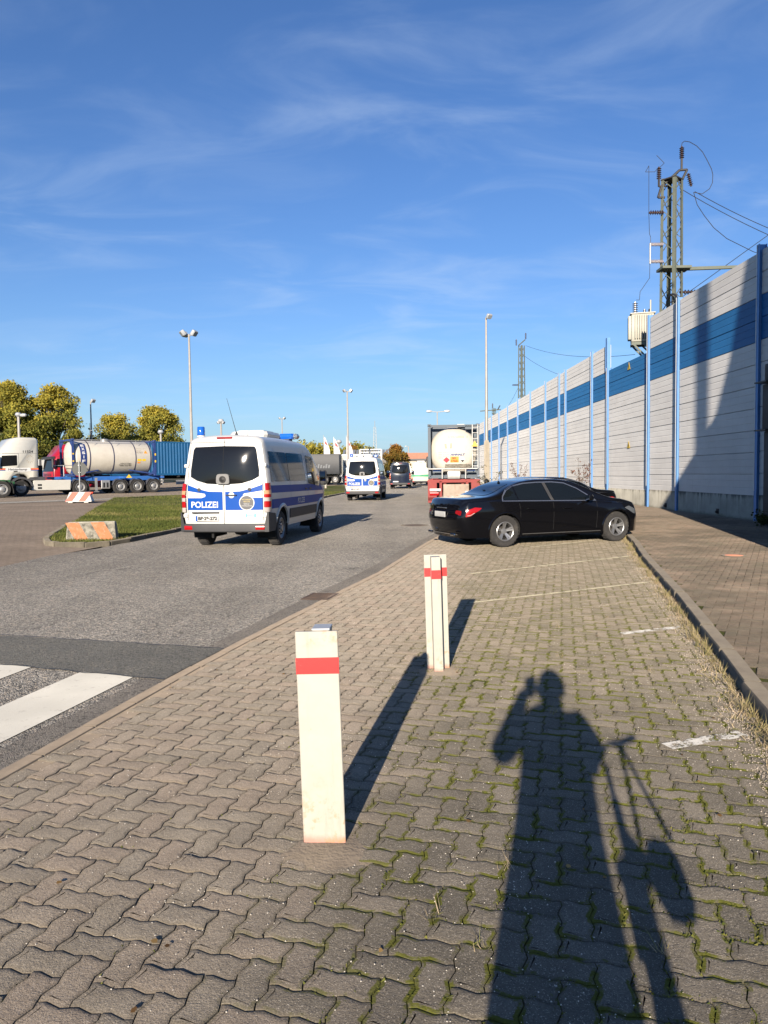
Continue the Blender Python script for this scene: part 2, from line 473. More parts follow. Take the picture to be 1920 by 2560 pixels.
def mat_paver(name, tone_src, island=False):
    t = NT(name); p = t.pos()
    if tone_src == 'attr': rnd = t.attr('tone')
    else: rnd = t.objrand()
    edge = t.attr('edge')
    sp = t.n.new('ShaderNodeSeparateXYZ'); t.l.new(p, sp.inputs[0])
    X, Y = sp.outputs[0], sp.outputs[1]
    big = t.noise(.55, 4, .6, p); mid = t.noise(4, 5, .65, p); fine = t.noise(160, 3, .7, p)
    grit = t.vor(330, p, out='Color'); sg = t.n.new('ShaderNodeSeparateColor'); t.l.new(grit, sg.inputs[0])
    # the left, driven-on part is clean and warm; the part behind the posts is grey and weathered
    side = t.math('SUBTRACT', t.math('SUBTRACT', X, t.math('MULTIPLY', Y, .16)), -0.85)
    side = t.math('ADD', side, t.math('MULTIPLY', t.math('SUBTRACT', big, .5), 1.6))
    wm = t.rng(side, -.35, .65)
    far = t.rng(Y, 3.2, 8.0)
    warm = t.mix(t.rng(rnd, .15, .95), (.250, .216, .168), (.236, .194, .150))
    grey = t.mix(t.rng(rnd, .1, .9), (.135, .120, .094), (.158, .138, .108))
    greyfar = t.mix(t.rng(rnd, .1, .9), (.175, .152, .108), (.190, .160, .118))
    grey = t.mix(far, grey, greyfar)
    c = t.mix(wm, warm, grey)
    f = t.math('ADD', t.rng(mid, .3, .7, .86, 1.13), t.rng(rnd, 0, 1, -.09, .09))
    f = t.math('MULTIPLY', f, t.rng(fine, .3, .7, .82, 1.18))
    c = t.scale_col(c, f)
    c = t.mix(t.math('MULTIPLY', t.rng(sg.outputs[0], .9, .97), .55), c, (.47, .42, .35))
    c = t.mix(t.math('MULTIPLY', t.rng(sg.outputs[1], .9, .97), .5), c, (.05, .045, .04))
    # moss creeping over the edges, and dark dirt on the arris
    mn = t.noise(7, 5, .7, p)
    moss = t.math('MULTIPLY', t.math('MULTIPLY', t.rng(t.math('ADD', edge, t.math('MULTIPLY', t.math('SUBTRACT', t.noise(30, 4, .7, p), .5), .9)), .42, .62), t.rng(mn, .46, .57)), t.math('MULTIPLY', wm, t.rng(Y, 13, 5, .15, 1)))
    c = t.mix(t.math('MULTIPLY', t.rng(edge, .3, 1), .35), c, (.10, .085, .06))
    c = t.mix(moss, c, t.mix(t.noise(50, 4, .6, p), (.048, .060, .010), (.150, .145, .028)))
    h = t.math('ADD', t.math('MULTIPLY', fine, .6), t.math('MULTIPLY', t.noise(45, 4, .7, p), .8))
    t.bump(h, .9, .006)
    return t.done(c, .92, 0, .15, dr=1.0)
M_paver_obj = mat_paver('paver_concrete', 'rand')
M_paver = mat_paver('paver_concrete_laid', 'attr')

def mat_joint():
    t = NT('joint_moss'); p = t.pos()
    sp = t.n.new('ShaderNodeSeparateXYZ'); t.l.new(p, sp.inputs[0]); X, Y = sp.outputs[0], sp.outputs[1]
    big = t.noise(.55, 4, .6, p)
    side = t.math('ADD', t.math('SUBTRACT', t.math('SUBTRACT', X, t.math('MULTIPLY', Y, .16)), -0.85), t.math('MULTIPLY', t.math('SUBTRACT', big, .5), 1.6))
    wm = t.rng(side, -.55, .45)
    mn = t.noise(6, 6, .7, p); fn_ = t.noise(220, 3, .7, p)
    moss = t.mix(t.noise(35, 4, .6, p), (.048, .062, .010), (.145, .145, .028))
    soil = t.mix(fn_, (.055, .042, .030), (.12, .092, .065))
    k = t.math('MULTIPLY', wm, t.rng(mn, .36, .5))
    c = t.scale_col(t.mix(k, soil, moss), t.rng(fn_, .3, .7, .7, 1.3))
    t.bump(t.math('ADD', fn_, t.noise(90, 4, .7, p)), .9, .006)
    return t.done(c, .95, 0, .15)
M_joint = mat_joint()

def mat_sidewalk(name, tone_src):
    t = NT(name); p = t.pos()
    rnd = t.attr('tone') if tone_src == 'attr' else t.objrand()
    edge = t.attr('edge')
    sp = t.n.new('ShaderNodeSeparateXYZ'); t.l.new(p, sp.inputs[0]); X, Y = sp.outputs[0], sp.outputs[1]
    c = t.mix(t.rng(rnd, .1, .9), (.185, .142, .105), (.165, .135, .100))
    big = t.noise(.45, 5, .65, p); fine = t.noise(140, 3, .7, p); mid = t.noise(3.5, 5, .65, p)
    # dark algae stain in patches
    c = t.mix(t.math('MULTIPLY', t.rng(big, .43, .60), .6), c, (.075, .066, .050))
    c = t.mix(t.math('MULTIPLY', t.rng(t.noise(1.1, 6, .7, p), .52, .68), .45), c, (.10, .095, .065))
    c = t.scale_col(c, t.math('MULTIPLY', t.rng(mid, .3, .7, .82, 1.15), t.rng(fine, .3, .7, .82, 1.18)))
    c = t.mix(t.math('MULTIPLY', t.rng(edge, .3, 1), .12), c, (.10, .085, .06))
    t.bump(fine, .9, .006)
    return t.done(c, .92, 0, .15, dr=1.0)
M_side_obj = mat_sidewalk('sidewalk_brick', 'rand')
M_side = mat_sidewalk('sidewalk_brick_laid', 'attr')

def mat_far_paving(name, base, mort, sx, sy, rot=0.0):
    t = NT(name); p = t.mapping(t.pos(), rot=(0, 0, rot))
    n = t.n.new('ShaderNodeTexBrick'); t.l.new(p, n.inputs['Vector'])
    n.inputs['Scale'].default_value = 1; n.inputs['Brick Width'].default_value = sx; n.inputs['Row Height'].default_value = sy
    n.inputs['Mortar Size'].default_value = .008; n.inputs['Color1'].default_value = base + (1,)
    n.inputs['Color2'].default_value = tuple(x * .85 for x in base) + (1,); n.inputs['Mortar'].default_value = mort + (1,)
    c = t.scale_col(n.outputs['Color'], t.math('ADD', t.rng(t.noise(.5, 5, .6, p), .3, .7, .85, 1.12), t.rng(t.noise(25, 4, .7, p), .3, .7, -.12, .12)))
    t.bump(t.math('SUBTRACT', 1.0, n.outputs['Fac']), .6, .006)
    return t.done(c, .9, 0, .15, dr=1.0)
M_plaza = mat_far_paving('plaza_blocks', (.155, .126, .100), (.105, .085, .066), .22, .11, R(20))
M_farpave = mat_far_paving('paving_far', (.18, .15, .115), (.1, .085, .05), .225, .1125, R(-13))
M_farside = mat_far_paving('sidewalk_far', (.18, .145, .11), (.1, .08, .05), .2, .1, R(-5))

def mat_soil():
    t = NT('ground_soil'); p = t.pos()
    n = t.noise(.05, 6, .6, p)
    c = t.mix(t.rng(n, .4, .6), (.10, .10, .045), (.16, .13, .08))
    return t.done(t.scale_col(c, t.rng(t.noise(3, 5, .7, p), .3, .7, .75, 1.2)), .95, 0, .1)
M_soil = mat_soil()
def mat_turf():
    t = NT('turf'); p = t.pos()
    n = t.noise(.6, 6, .6, p); f = t.noise(30, 4, .7, p)
    c = t.mix(t.rng(n, .38, .64), (.105, .125, .022), (.20, .17, .06))
    return t.done(t.scale_col(c, t.rng(f, .3, .7, .65, 1.3)), .95, 0, .1)
M_turf = mat_turf()
M_kerb = mat('kerb_concrete', (.130, .112, .086), .88, var=.2, scale=5, dirt=(.10, .09, .06), dirt_amt=.5, dscale=2.5, bump=.5, bscale=120)
M_edging = mat('edging_concrete', (.22, .178, .13), .88, var=.15, scale=6, bump=.4, bscale=150)
M_kerb_dark = mat('kerb_concrete_old', (.15, .13, .095), .9, var=.25, scale=4, dirt=(.07, .06, .04), dirt_amt=.6, dscale=2, bump=.5, bscale=80)

# ================================================================== ground sheets
def sheet(name, poly, off, m_, kind='structure', sx=1.0, sy=5.0, label=None):
    bm = bmesh.new()
    bm.faces.new([bm.verts.new((u, v, 0)) for u, v in poly])
    for ax, step in ((0, sx), (1, sy)):
        vals = [p[ax] for p in poly]; k = math.floor(min(vals) / step) + 1
        while k * step < max(vals) - 1e-4:
            if ax == 1 or -17 <= k * step <= -5 or k * step % 20 == 0:
                co = [0, 0, 0]; no = [0, 0, 0]; co[ax] = k * step; no[ax] = 1
                bmesh.ops.bisect_plane(bm, geom=bm.verts[:] + bm.edges[:] + bm.faces[:], plane_co=co, plane_no=no, dist=1e-5)
            k += 1
    for v in bm.verts: v.co.z = gz(v.co.x, v.co.y) + off
    bmesh.ops.recalc_face_normals(bm, faces=bm.faces)
    if bm.faces and sum(f.normal.z for f in bm.faces) < 0: bmesh.ops.reverse_faces(bm, faces=bm.faces)
    me = bpy.data.meshes.new(name); bm.to_mesh(me); bm.free(); me.materials.append(m_)
    o = link(name, me); o['kind'] = kind
    return o

BORDER = [(-2, -3.35), (1.7, -2.56), (4.16, -2.03), (5.8, -1.68), (6.84, -1.43), (9.74, -.67), (11.95, -.07), (16.86, .97), (22, 2.2), (30, 4.2), (45, 7.0), (60, 9.4)]      # (y, x)
KERB = [(-3, .3), (.5, 1.3), (3.2, 2.05), (4.58, 2.37), (5.2, 2.53), (5.97, 2.74), (6.96, 2.99), (8.4, 3.37), (10.21, 3.81), (13.02, 4.49), (15.5, 5.15), (18.71, 5.92), (22, 6.7), (26, 7.5), (32, 8.3), (40, 9.0), (60, 9.9)]
bx = lambda y: interp(BORDER, y)
kx = lambda y: interp(KERB, y)
WALLX = 10.6

# ground to the horizon
xs = np.array([-1500, -500, -200, -80, -40, -17] + list(np.arange(-16, -5, 1.0)) + [-2, 2, 6, 12, 20, 50, 200, 500, 1500])
ys = np.array([-400, -60, -10, 0, 5, 10, 20, 40, 60, 90, 120, 200, 400, 800, 1600, 3000])
V = [(x, y, gz(x, y) - .06) for y in ys for x in xs]; nx = len(xs)
Fc = [(j * nx + i, j * nx + i + 1, (j + 1) * nx + i + 1, (j + 1) * nx + i) for j in range(len(ys) - 1) for i in range(nx - 1)]
g = MB(); g.v = V; g.f = Fc; g.m = [0] * len(Fc)
tag(g.build('ground', M_soil, smooth=False), kind='structure')

road_left = [(-7.6, -12), (-7.2, 0), (-7.05, 8), (-6.97, 13.18), (-6.9, 14.9), (-6.45, 16.4), (-6.3, 17.84), (-5.9, 21.6), (-5.0, 33), (-4.06, 46.8), (-3.25, 56), (-3.3, 75), (-5.3, 88), (-6.5, 105), (-9, 130)]
road_right = [(y, x) for y, x in [(-12, -5.6), (-2, -3.68), (4.34, -2.34), (5.84, -1.97), (6.9, -1.73), (9.77, -1.03), (11.95, -.45), (16.86, .62), (22, 1.85), (30, 3.85), (45, 6.7), (60, 9.1), (130, 9.5)]]
sheet('road', [(x, y) for x, y in road_left] + [(x, y) for y, x in reversed(road_right)], -.004, M_road)
# smooth gutter band along the edge, and the concrete edging row
gut = [(x, y) for y, x in road_right[:10]]
brd = [(bx(y) - .105, y) for y in (30, 22, 16.86, 11.95, 9.74, 6.84, 5.8, 4.16, 1.7, -2, -12)]
brd[-1] = (-5.4, -12)
sheet('gutter_band', gut + brd, -.002, M_gutter)
sheet('asphalt_patch', [(-7.15, 8.45), (-4.0, 7.5), (-1.62, 6.87), (-1.545, 6.815), (-1.80, 5.80), (-3.39, 6.34), (-7.12, 7.6)], .003, M_patch)
def ribbon(name, pts, w, z, m_, n=16, jag=.0):
    return sheet(name, pts, z, m_)
d = Vector((-.217, -.976))
def stripe(xr, yr, L=4.0, w=.5):
    a = Vector((xr, yr)); b = a + Vector((-w, .155 * w / .5 * 1.0)); 
    return [tuple(a), tuple(b), tuple(b + d * L), tuple(a + d * L)]
zc = thing('zebra_crossing', 'worn white zebra crossing painted across the coarse grey asphalt', 'road marking', (0, 0, 0))
for i in range(5):
    o = sheet('stripe', stripe(-2.06 - i * 1.0, 5.93 + i * .31), .002, M_zebra); del o['kind']; o.parent = zc
# black sealing seams at the patch
M_tar = mat('tar_seam', (.03, .03, .03), .5)
for i, ((x0, y0), (x1, y1)) in enumerate((((-7.15, 8.45), (-1.545, 6.815)), ((-7.12, 7.6), (-1.80, 5.80)))):
    b = MB(); n = 60; P = []
    for k in range(n + 1):
        t = k / n; x = x0 + (x1 - x0) * t; y = y0 + (y1 - y0) * t + .012 * math.sin(k * 1.3) + .02 * noise.noise((k * .3, i * 7.0, 0))
        w = .008 + .007 * noise.noise((k * .9, i, 3))
        P += [(x, y - w, gz(x, y) + .0055), (x, y + w, gz(x, y) + .0055)]
    b.add(P, [(2 * k, 2 * k + 2, 2 * k + 3, 2 * k + 1) for k in range(n)])
    tag(b.build('tar_seam', M_tar), kind='structure')

sheet('plaza', [(-7.6, -12), (-60, -12), (-60, 60), (-25, 60), (-15.3, 41), (-11.6, 28.45), (-8.39, 17.9), (-6.5, 17.4), (-6.9, 14.9), (-6.97, 13.18), (-7.05, 8), (-7.2, 0)], -.014, M_plaza)
sheet('truck_yard', [(-60, 4), (-34.5, 20.9), (-19.3, 36.8), (-15.3, 41), (-13.1, 46.6), (-7.3, 84), (-5.3, 88), (-6.5, 105), (-9, 130), (-120, 130), (-120, 4)], -.007, M_yard)
sheet('lane_strip', [(-34.5, 19.6), (-19.4, 35.4), (-14.9, 40.0), (-13.0, 46.4), (-13.6, 47.0), (-15.8, 41.6), (-20.2, 37.6), (-35.5, 21.9)], -.001, M_strip)
sheet('far_paving', [(x, y) for x, y in [(bx(25.5), 25.5), (bx(45), 45), (bx(60), 60), (kx(60), 60), (kx(40), 40), (kx(32), 32), (kx(25.5), 25.5)]], -.003, M_farpave)
sheet('far_sidewalk', [(kx(24) + .12, 24), (kx(40) + .12, 40), (kx(60) + .12, 60), (WALLX, 130), (WALLX + 14, 130), (WALLX + 14, 24)], .085, M_farside)
sheet('railway_bank', [(WALLX + .3, -20), (WALLX + .3, 24), (WALLX + 40, 24), (WALLX + 40, -20)], .05, M_soil)

# ------------------------------------------------------------------ interlocking pavers
A = .1125; ROT = R(13.3); org = Vector((-2.03, 4.16))
ca, sa = math.cos(-ROT), math.sin(-ROT)
def lat2w(u, v): return (org.x + (u * ca - v * sa) * A, org.y + (u * sa + v * ca) * A)
AMP = .068
def unit_edges(path_):
    """expands lattice edges into S shaped steps; the offset depends only on the edge, so neighbours interlock"""
    out = []
    for (x0, y0), (x1, y1) in zip(path_, path_[1:] + path_[:1]):
        if y0 == y1:
            s = 1 if x1 > x0 else -1
            seq = [(.0, 0), (.25, AMP), (.75, -AMP)]
            if s > 0: out += [(x0 + t, y0 + o) for t, o in seq]
            else: out += [(x0 - t, y0 + o) for t, o in ((0, 0), (.25, -AMP), (.75, AMP))]
        else:
            s = 1 if y1 > y0 else -1
            if s > 0: out += [(x0 + o, y0 + t) for t, o in ((0, 0), (.25, -AMP), (.75, AMP))]
            else: out += [(x0 + o, y0 - t) for t, o in ((0, 0), (.25, AMP), (.75, -AMP))]
    return out
OUTL = {'H': np.array(unit_edges([(0, 0), (1, 0), (2, 0), (2, 1), (1, 1), (0, 1)])),
        'V': np.array(unit_edges([(0, 0), (1, 0), (1, 1), (1, 2), (0, 2), (0, 1)]))}
def inset(P, d_):
    n = len(P); out = np.empty_like(P)
    for i in range(n):
        a, b, c = P[i - 1], P[i], P[(i + 1) % n]
        e1 = b - a; e1 = e1 / np.linalg.norm(e1); e2 = c - b; e2 = e2 / np.linalg.norm(e2)
        n1 = np.array((-e1[1], e1[0])); n2 = np.array((-e2[1], e2[0])); m_ = n1 + n2; m_ = m_ / max(1e-6, np.linalg.norm(m_))
        out[i] = b + m_ * d_ / max(.5, float(m_ @ n1))
    return out
def paver_template(k):
    P = OUTL[k] * A
    cen = (OUTL[k].min(0) + OUTL[k].max(0)) / 2 * A
    rings = [(inset(P, .0022), -.035, 1.0), (inset(P, .0022), -.0026, 1.0), (inset(P, .0080), -.0006, .85), (inset(P, .024), 0.0, 0.0)]
    n = len(P); V_ = []; E_ = []
    for q, z, e in rings:
        q = q - cen; V_ += [(x * ca - y * sa, x * sa + y * ca, z) for x, y in q]; E_ += [e] * n
    F_ = []
    for r_ in range(3):
        for i in range(n): j = (i + 1) % n; F_.append((r_ * n + i, r_ * n + j, (r_ + 1) * n + j, (r_ + 1) * n + i))
    F_.append(tuple(range(3 * n, 4 * n)))
    return np.array(V_), F_, np.array(E_), cen / A
TPL = {k: paver_template(k) for k in 'HV'}
paver_mesh = {}
for k in 'HV':
    V_, F_, E_, _ = TPL[k]
    me = bpy.data.meshes.new('paver'); me.from_pydata([tuple(v) for v in V_], [], F_)
    at = me.attributes.new('edge', 'FLOAT', 'POINT'); at.data.foreach_set('value', E_.astype(np.float32))
    me.materials.append(M_paver_obj); me.shade_smooth(); me.set_sharp_from_angle(angle=R(50)); paver_mesh[k] = me

def stuff_from(items, name, mat_, parent):
    """items: (template verts, faces, edge attr, x, y, z, rx, ry, tone)"""
    Vs, Fs, Ls, Es, Ts = [], [], [], [], []; n = 0
    cache = {}
    for V_, F_, E_, x, y, z, tx, ty, tone in items:
        k = id(F_)
        if k not in cache: cache[k] = (np.concatenate([np.array(f) for f in F_]), np.array([len(f) for f in F_]))
        fl, lc = cache[k]
        W = V_.copy(); W[:, 2] += V_[:, 0] * tx + V_[:, 1] * ty + z; W[:, 0] += x; W[:, 1] += y
        Vs.append(W); Fs.append(fl + n); Ls.append(lc); Es.append(E_); Ts.append(np.full(len(V_), tone)); n += len(V_)
    return np_mesh(name, np.concatenate(Vs), np.concatenate(Fs), np.concatenate(Ls), [mat_], parent, {'edge': np.concatenate(Es), 'tone': np.concatenate(Ts)})

BOLL = [(-.30, 3.12), (.40, 6.0)]
cells = []
for i in range(-60, 120):
    for j in range(-60, 260):
        c = (i - j) % 4
        if c == 0: k = 'H'
        elif c == 3: k = 'V'
        else: continue
        cen = TPL[k][3]; x, y = lat2w(i + cen[0], j + cen[1])
        if not (.9 < y < 25.6): continue
        if x - .5 > (y + .5) * .56 + .6 or x + .5 < -(y + .5) * .56 - .6: continue
        if x < bx(y) + (.0 if k == 'V' else .03) or x > kx(y) - .02: continue
        cells.append((k, x, y))
def nearness(c):
    z = c[2]; on = abs(c[1] / max(.1, z)) < .54 and z > 1.72
    return (0 if on else 1, z)
cells.sort(key=nearness)
paving = thing('paving', 'interlocking wavy concrete paving stones laid herringbone, mossy joints', 'paving', (0, 0, 0))
del paving['category']; paving['kind'] = 'structure'
items = []
for q, (k, x, y) in enumerate(cells):
    z = gz(x, y) + random.gauss(0, .0013) + .004 * noise.noise((x * 1.1, y * 1.1, 0)); tx, ty = random.gauss(0, .009), random.gauss(0, .009)
    if q < 300:
        o = link('paving_stone', paver_mesh[k], paving); o.location = (x, y, z); o.rotation_euler = (ty, -tx, random.gauss(0, .006))
    else:
        V_, F_, E_, _ = TPL[k]
        items.append((V_, F_, E_, x, y, z, tx, ty, random.random()))
o = stuff_from(items, 'paving_stones_laid', M_paver, paving); o['kind'] = 'stuff'
# moss and soil in the joints: an uneven bed
def grid_bed(name, x0, x1, y0, y1, step, fz, m_, inside, parent):
    nx_, ny_ = int((x1 - x0) / step) + 1, int((y1 - y0) / step) + 1
    V_ = []; idx = {}
    for j in range(ny_):
        for i in range(nx_):
            x, y = x0 + i * step, y0 + j * step
            if inside(x, y): idx[(i, j)] = len(V_); V_.append((x, y, fz(x, y)))
    F_ = [(idx[(i, j)], idx[(i + 1, j)], idx[(i + 1, j + 1)], idx[(i, j + 1)]) for (i, j) in idx if (i + 1, j) in idx and (i + 1, j + 1) in idx and (i, j + 1) in idx]
    b = MB(); b.v = V_; b.f = F_; b.m = [0] * len(F_)
    return b.build(name, m_, parent, smooth=False)
def bedz(x, y):
    n1 = noise.noise((x * 5, y * 5, 2.0)); n2 = noise.noise((x * 28, y * 28, 5.0))
    s = min(1, max(0, (x - .16 * y + .85 + .5) / 1.0))
    return gz(x, y) - .009 + s * (.005 * max(0, n1 + .15) + .006 * max(0, n2)) + .002 * n2
inpave = lambda x, y: bx(y) - .02 < x < kx(y) + .02 and abs(x) < y * .56 + .5
b1 = grid_bed('joint_bed', -3.2, 3.4, .9, 5.6, .0225, bedz, M_joint, inpave, paving); b1['kind'] = 'stuff'
b2 = grid_bed('joint_bed', -2.4, 8.0, 5.6, 26.0, .2, lambda x, y: gz(x, y) - .007, M_joint, inpave, paving); b2['kind'] = 'stuff'
sheet('paving_base', [(bx(y), y) for y in (-12, -2, 4, 10, 17, 26)] + [(kx(y), y) for y in (26, 17, 10, 4, -2, -12)], -.03, M_soil)

sheet('edge_mortar', [(bx(y) - .03, y) for y in (.8, 1.7, 4.16, 5.8, 6.84, 9.74, 11.95, 16.86, 22, 25.6)] + [(bx(y) + .13, y) for y in (25.6, 22, 16.86, 11.95, 9.74, 6.84, 5.8, 4.16, 1.7, .8)], -.0045, M_edging)
# narrow edging blocks between asphalt and paving
def along(pts_yx, y0, y1, L):
    """points every L metres along a (y,x) polyline"""
    out = []; y = y0
    while y < y1:
        x = interp(pts_yx, y); x2 = interp(pts_yx, y + .05); dl = math.hypot(.05, x2 - x); out.append((x, y, math.atan2(.05, x2 - x))); y += L * .05 / dl
    return out
edging = thing('edging', 'row of narrow tan edging blocks between asphalt and paving', 'kerb'); del edging['category']; edging['kind'] = 'structure'
proto = None
for x, y, a in along(BORDER, .8, 26, .5):
    zz = gz(x, y)
    if proto is None:
        b = MB(); b.box((0, 0, -.05), (.492, .095, .1), ch=.006); proto = b.build('edging_block', M_edging, edging); o = proto
    else: o = proto.copy(); COL.objects.link(o)
    x2 = x + math.cos(a) * .25 + math.sin(a) * -.05; y2 = y + math.sin(a) * .25 + .05 * math.cos(a)
    o.location = (x2, y2, zz + .006 + random.gauss(0, .001)); o.rotation_euler = (0, 0, a)
# kerb stones on the right, pavement behind
kerb = thing('kerb', 'raised grey concrete kerb stones curving along the sidewalk', 'kerb'); del kerb['category']; kerb['kind'] = 'structure'
kp = None
for x, y, a in along(KERB, -1.5, 45, 1.0):
    if kp is None:
        b = MB(); b.box((0, 0, -.05), (.988, .13, .32), ch=.018); kp = b.build('kerb_stone', M_kerb, kerb); o = kp
    else: o = kp.copy(); COL.objects.link(o)
    o.location = (x + math.cos(a) * .5 + .065 * math.sin(a), y + math.sin(a) * .5 - .065 * math.cos(a), gz(x, y) - .006 + random.gauss(0, .002)); o.rotation_euler = (0, 0, a)
# sidewalk bricks
def brick_tpl(L, W, H=.04):
    V_ = []; E_ = []
    for ins, z, e in ((.0012, -H, 1), (.0012, -.0015, 1), (.008, 0, 0)):
        a, b = L / 2 - ins, W / 2 - ins; V_ += [(-a, -b, z), (a, -b, z), (a, b, z), (-a, b, z)]; E_ += [e] * 4
    F_ = [(r_ * 4 + i, r_ * 4 + (i + 1) % 4, r_ * 4 + 4 + (i + 1) % 4, r_ * 4 + 4 + i) for r_ in range(2) for i in range(4)] + [(8, 9, 10, 11)]
    return np.array(V_), F_, np.array(E_, dtype=float)
SWR = R(-28)
bt0 = brick_tpl(.2, .1)
def rot_tpl(t, a):
    V_ = t[0].copy(); c_, s_ = math.cos(a), math.sin(a); x, y = V_[:, 0].copy(), V_[:, 1].copy(); V_[:, 0] = x * c_ - y * s_; V_[:, 1] = x * s_ + y * c_; return V_, t[1], t[2]
bt = {'H': rot_tpl(bt0, SWR), 'V': rot_tpl(bt0, SWR + math.pi / 2)}
sidewalk = thing('sidewalk', 'raised reddish brick sidewalk with dark algae stains beside the barrier', 'sidewalk'); del sidewalk['category']; sidewalk['kind'] = 'structure'
sw = []; c_, s_ = math.cos(SWR), math.sin(SWR)
for i in range(-260, 260):
    for j in range(-60, 300):
        c = (i - j) % 4
        if c == 0: u, v, k = i + 1, j + .5, 'H'
        elif c == 3: u, v, k = i + .5, j + 1, 'V'
        else: continue
        x = 4 + (u * c_ - v * s_) * .1; y = 4 + (u * s_ + v * c_) * .1
        if 3.4 < y < 24 and kx(y) + .105 < x < min(WALLX - .35, y * .55 + .4): sw.append((k, x, y))
sw.sort(key=lambda c: c[2] + abs(c[1]) * .2)
items = []; bm_ = {}
for k in 'HV':
    me = bpy.data.meshes.new('sidewalk_brick'); me.from_pydata([tuple(v) for v in bt[k][0]], [], bt[k][1])
    at = me.attributes.new('edge', 'FLOAT', 'POINT'); at.data.foreach_set('value', bt[k][2].astype(np.float32)); me.materials.append(M_side_obj); bm_[k] = me
for q, (k, x, y) in enumerate(sw):
    z = gz(x, y) + .095 + random.gauss(0, .0015); tx, ty = random.gauss(0, .01), random.gauss(0, .01)
    if q < 300:
        o = link('brick', bm_[k], sidewalk); o.location = (x, y, z); o.rotation_euler = (ty, -tx, 0)
    else: items.append(bt[k] + (x, y, z, tx, ty, random.random()))
o = stuff_from(items, 'bricks_laid', M_side, sidewalk); o['kind'] = 'stuff'
sheet('sidewalk_bed', [(kx(y) + .1, y) for y in (-2, 3, 6, 10, 14, 18, 24)] + [(WALLX + .3, 24), (WALLX + .3, -2)], .087, M_joint, sx=1)
# concrete strip along the foot of the wall
b = MB(); b.box((WALLX - .2, 30, -.02), (.34, 120, .34)); o = b.build('wall_strip', M_kerb); o['kind'] = 'structure'

# faded parking lines painted on the paving (sheets broken up by wear)
def mat_worn(name, col, wear):
    t = NT(name); p = t.pos()
    n = t.noise(7, 8, .75, p); n2 = t.noise(60, 4, .7, p)
    k = t.rng(t.math('ADD', n, t.math('MULTIPLY', t.math('SUBTRACT', n2, .5), .35)), wear - .05, wear + .03)
    t.put(t.math('SUBTRACT', 1.0, k), t.b.inputs['Alpha'])
    return t.done(t.scale_col(col, t.rng(n2, .3, .7, .75, 1.1)), .85, 0, .15, dr=1.0)
M_ly = mat_worn('line_paint_yellow', (.34, .31, .22), .575)
M_lw = mat_worn('line_paint_white', (.42, .41, .38), .50)
M_lo = mat_worn('line_paint_old', (.32, .29, .21), .54)
def pline(x0, y0, x1, y1, w, m_, label):
    dx, dy = x1 - x0, y1 - y0; L = math.hypot(dx, dy); nx_, ny_ = -dy / L * w / 2, dx / L * w / 2
    b = MB(); n = max(3, int(L / .12)); P = []
    for k in range(n + 1):
        t = k / n
        for s in (-1, 1):
            x, y = x0 + dx * t + s * nx_, y0 + dy * t + s * ny_
            P.append((x, y, gz(x, y) + .0065))
    b.add(P, [(2 * k, 2 * k + 2, 2 * k + 3, 2 * k + 1) for k in range(n)])
    return tag(b.build('parking_line', m_, smooth=False), label, 'road marking')
pline(1.0, 9.05, 3.85, 10.62, .075, M_ly, 'faded yellow parking line running from post shadow to the kerb')
pline(1.3, 11.62, 4.52, 13.75, .085, M_ly, 'pale parking line just in front of the black sedan')
pline(3.0, 15.55, 5.2, 17.18, .085, M_lo, 'short worn parking line beneath the black sedan front wheel')
pline(2.30, 7.25, 3.0, 7.53, .085, M_lw, 'short broken white paint streak ending at the weedy kerb')
pline(1.62, 4.26, 2.16, 4.46, .10, M_lw, 'nearest flaking white paint patch by the weedy kerb')
# ================================================================== noise barrier
def mat_panel(name, col, var=.06):
    t = NT(name); p = t.pos()
    n = t.noise(1.2, 6, .65, t.mapping(p, scale=(1, .6, 1.5))); st = t.noise(2.2, 5, .7, t.mapping(p, scale=(1, 5, .35)))
    c = t.scale_col(col, t.math('ADD', t.rng(n, .3, .7, 1 - var, 1 + var), t.math('MULTIPLY', t.math('SUBTRACT', t.objrand(), .5), .09)))
    c = t.mix(t.rng(st, .52, .78, 0, .3), c, tuple(x * .6 for x in col))
    t.bump(t.noise(40, 3, .6, p), .15, .003)
    return t.done(c, .55, 0, .3, dr=.6)
M_pw = mat_panel('panel_white', (.55, .54, .515))
M_pb = mat_panel('panel_blue', (.016, .120, .30))
M_post = mat('post_blue', (.10, .25, .52), .5, var=.08, dirt=(.2, .25, .3), dirt_amt=.2, dscale=4)
M_cap = mat('post_cap_trim', (.60, .60, .57), .4, var=.06)
def mat_plinth():
    t = NT('plinth_concrete'); p = t.pos(); sp = t.n.new('ShaderNodeSeparateXYZ'); t.l.new(p, sp.inputs[0]); Z = sp.outputs[2]
    n = t.noise(1.5, 6, .65, p); c = t.scale_col((.36, .345, .29), t.rng(n, .3, .7, .82, 1.12))
    st = t.noise(1.0, 7, .8, t.mapping(p, scale=(1, 4.5, .28)))
    run = t.math('MULTIPLY', t.rng(st, .50, .70), t.rng(Z, .1, .9, .15, 1.0))
    c = t.mix(t.math('MULTIPLY', run, .8), c, (.075, .07, .055))
    c = t.mix(t.rng(t.math('ADD', Z, t.math('MULTIPLY', n, .2)), .36, .2, 0, .7), c, (.10, .095, .055))
    top = t.rng(t.math('ADD', Z, t.math('MULTIPLY', t.math('SUBTRACT', st, .5), .9)), .74, .90, 0, .75)
    c = t.mix(top, c, (.06, .055, .045))
    t.bump(t.noise(60, 5, .7, p), .4, .004)
    return t.done(c, .9, 0, .2, dr=1.0)
M_plinth = mat_plinth()
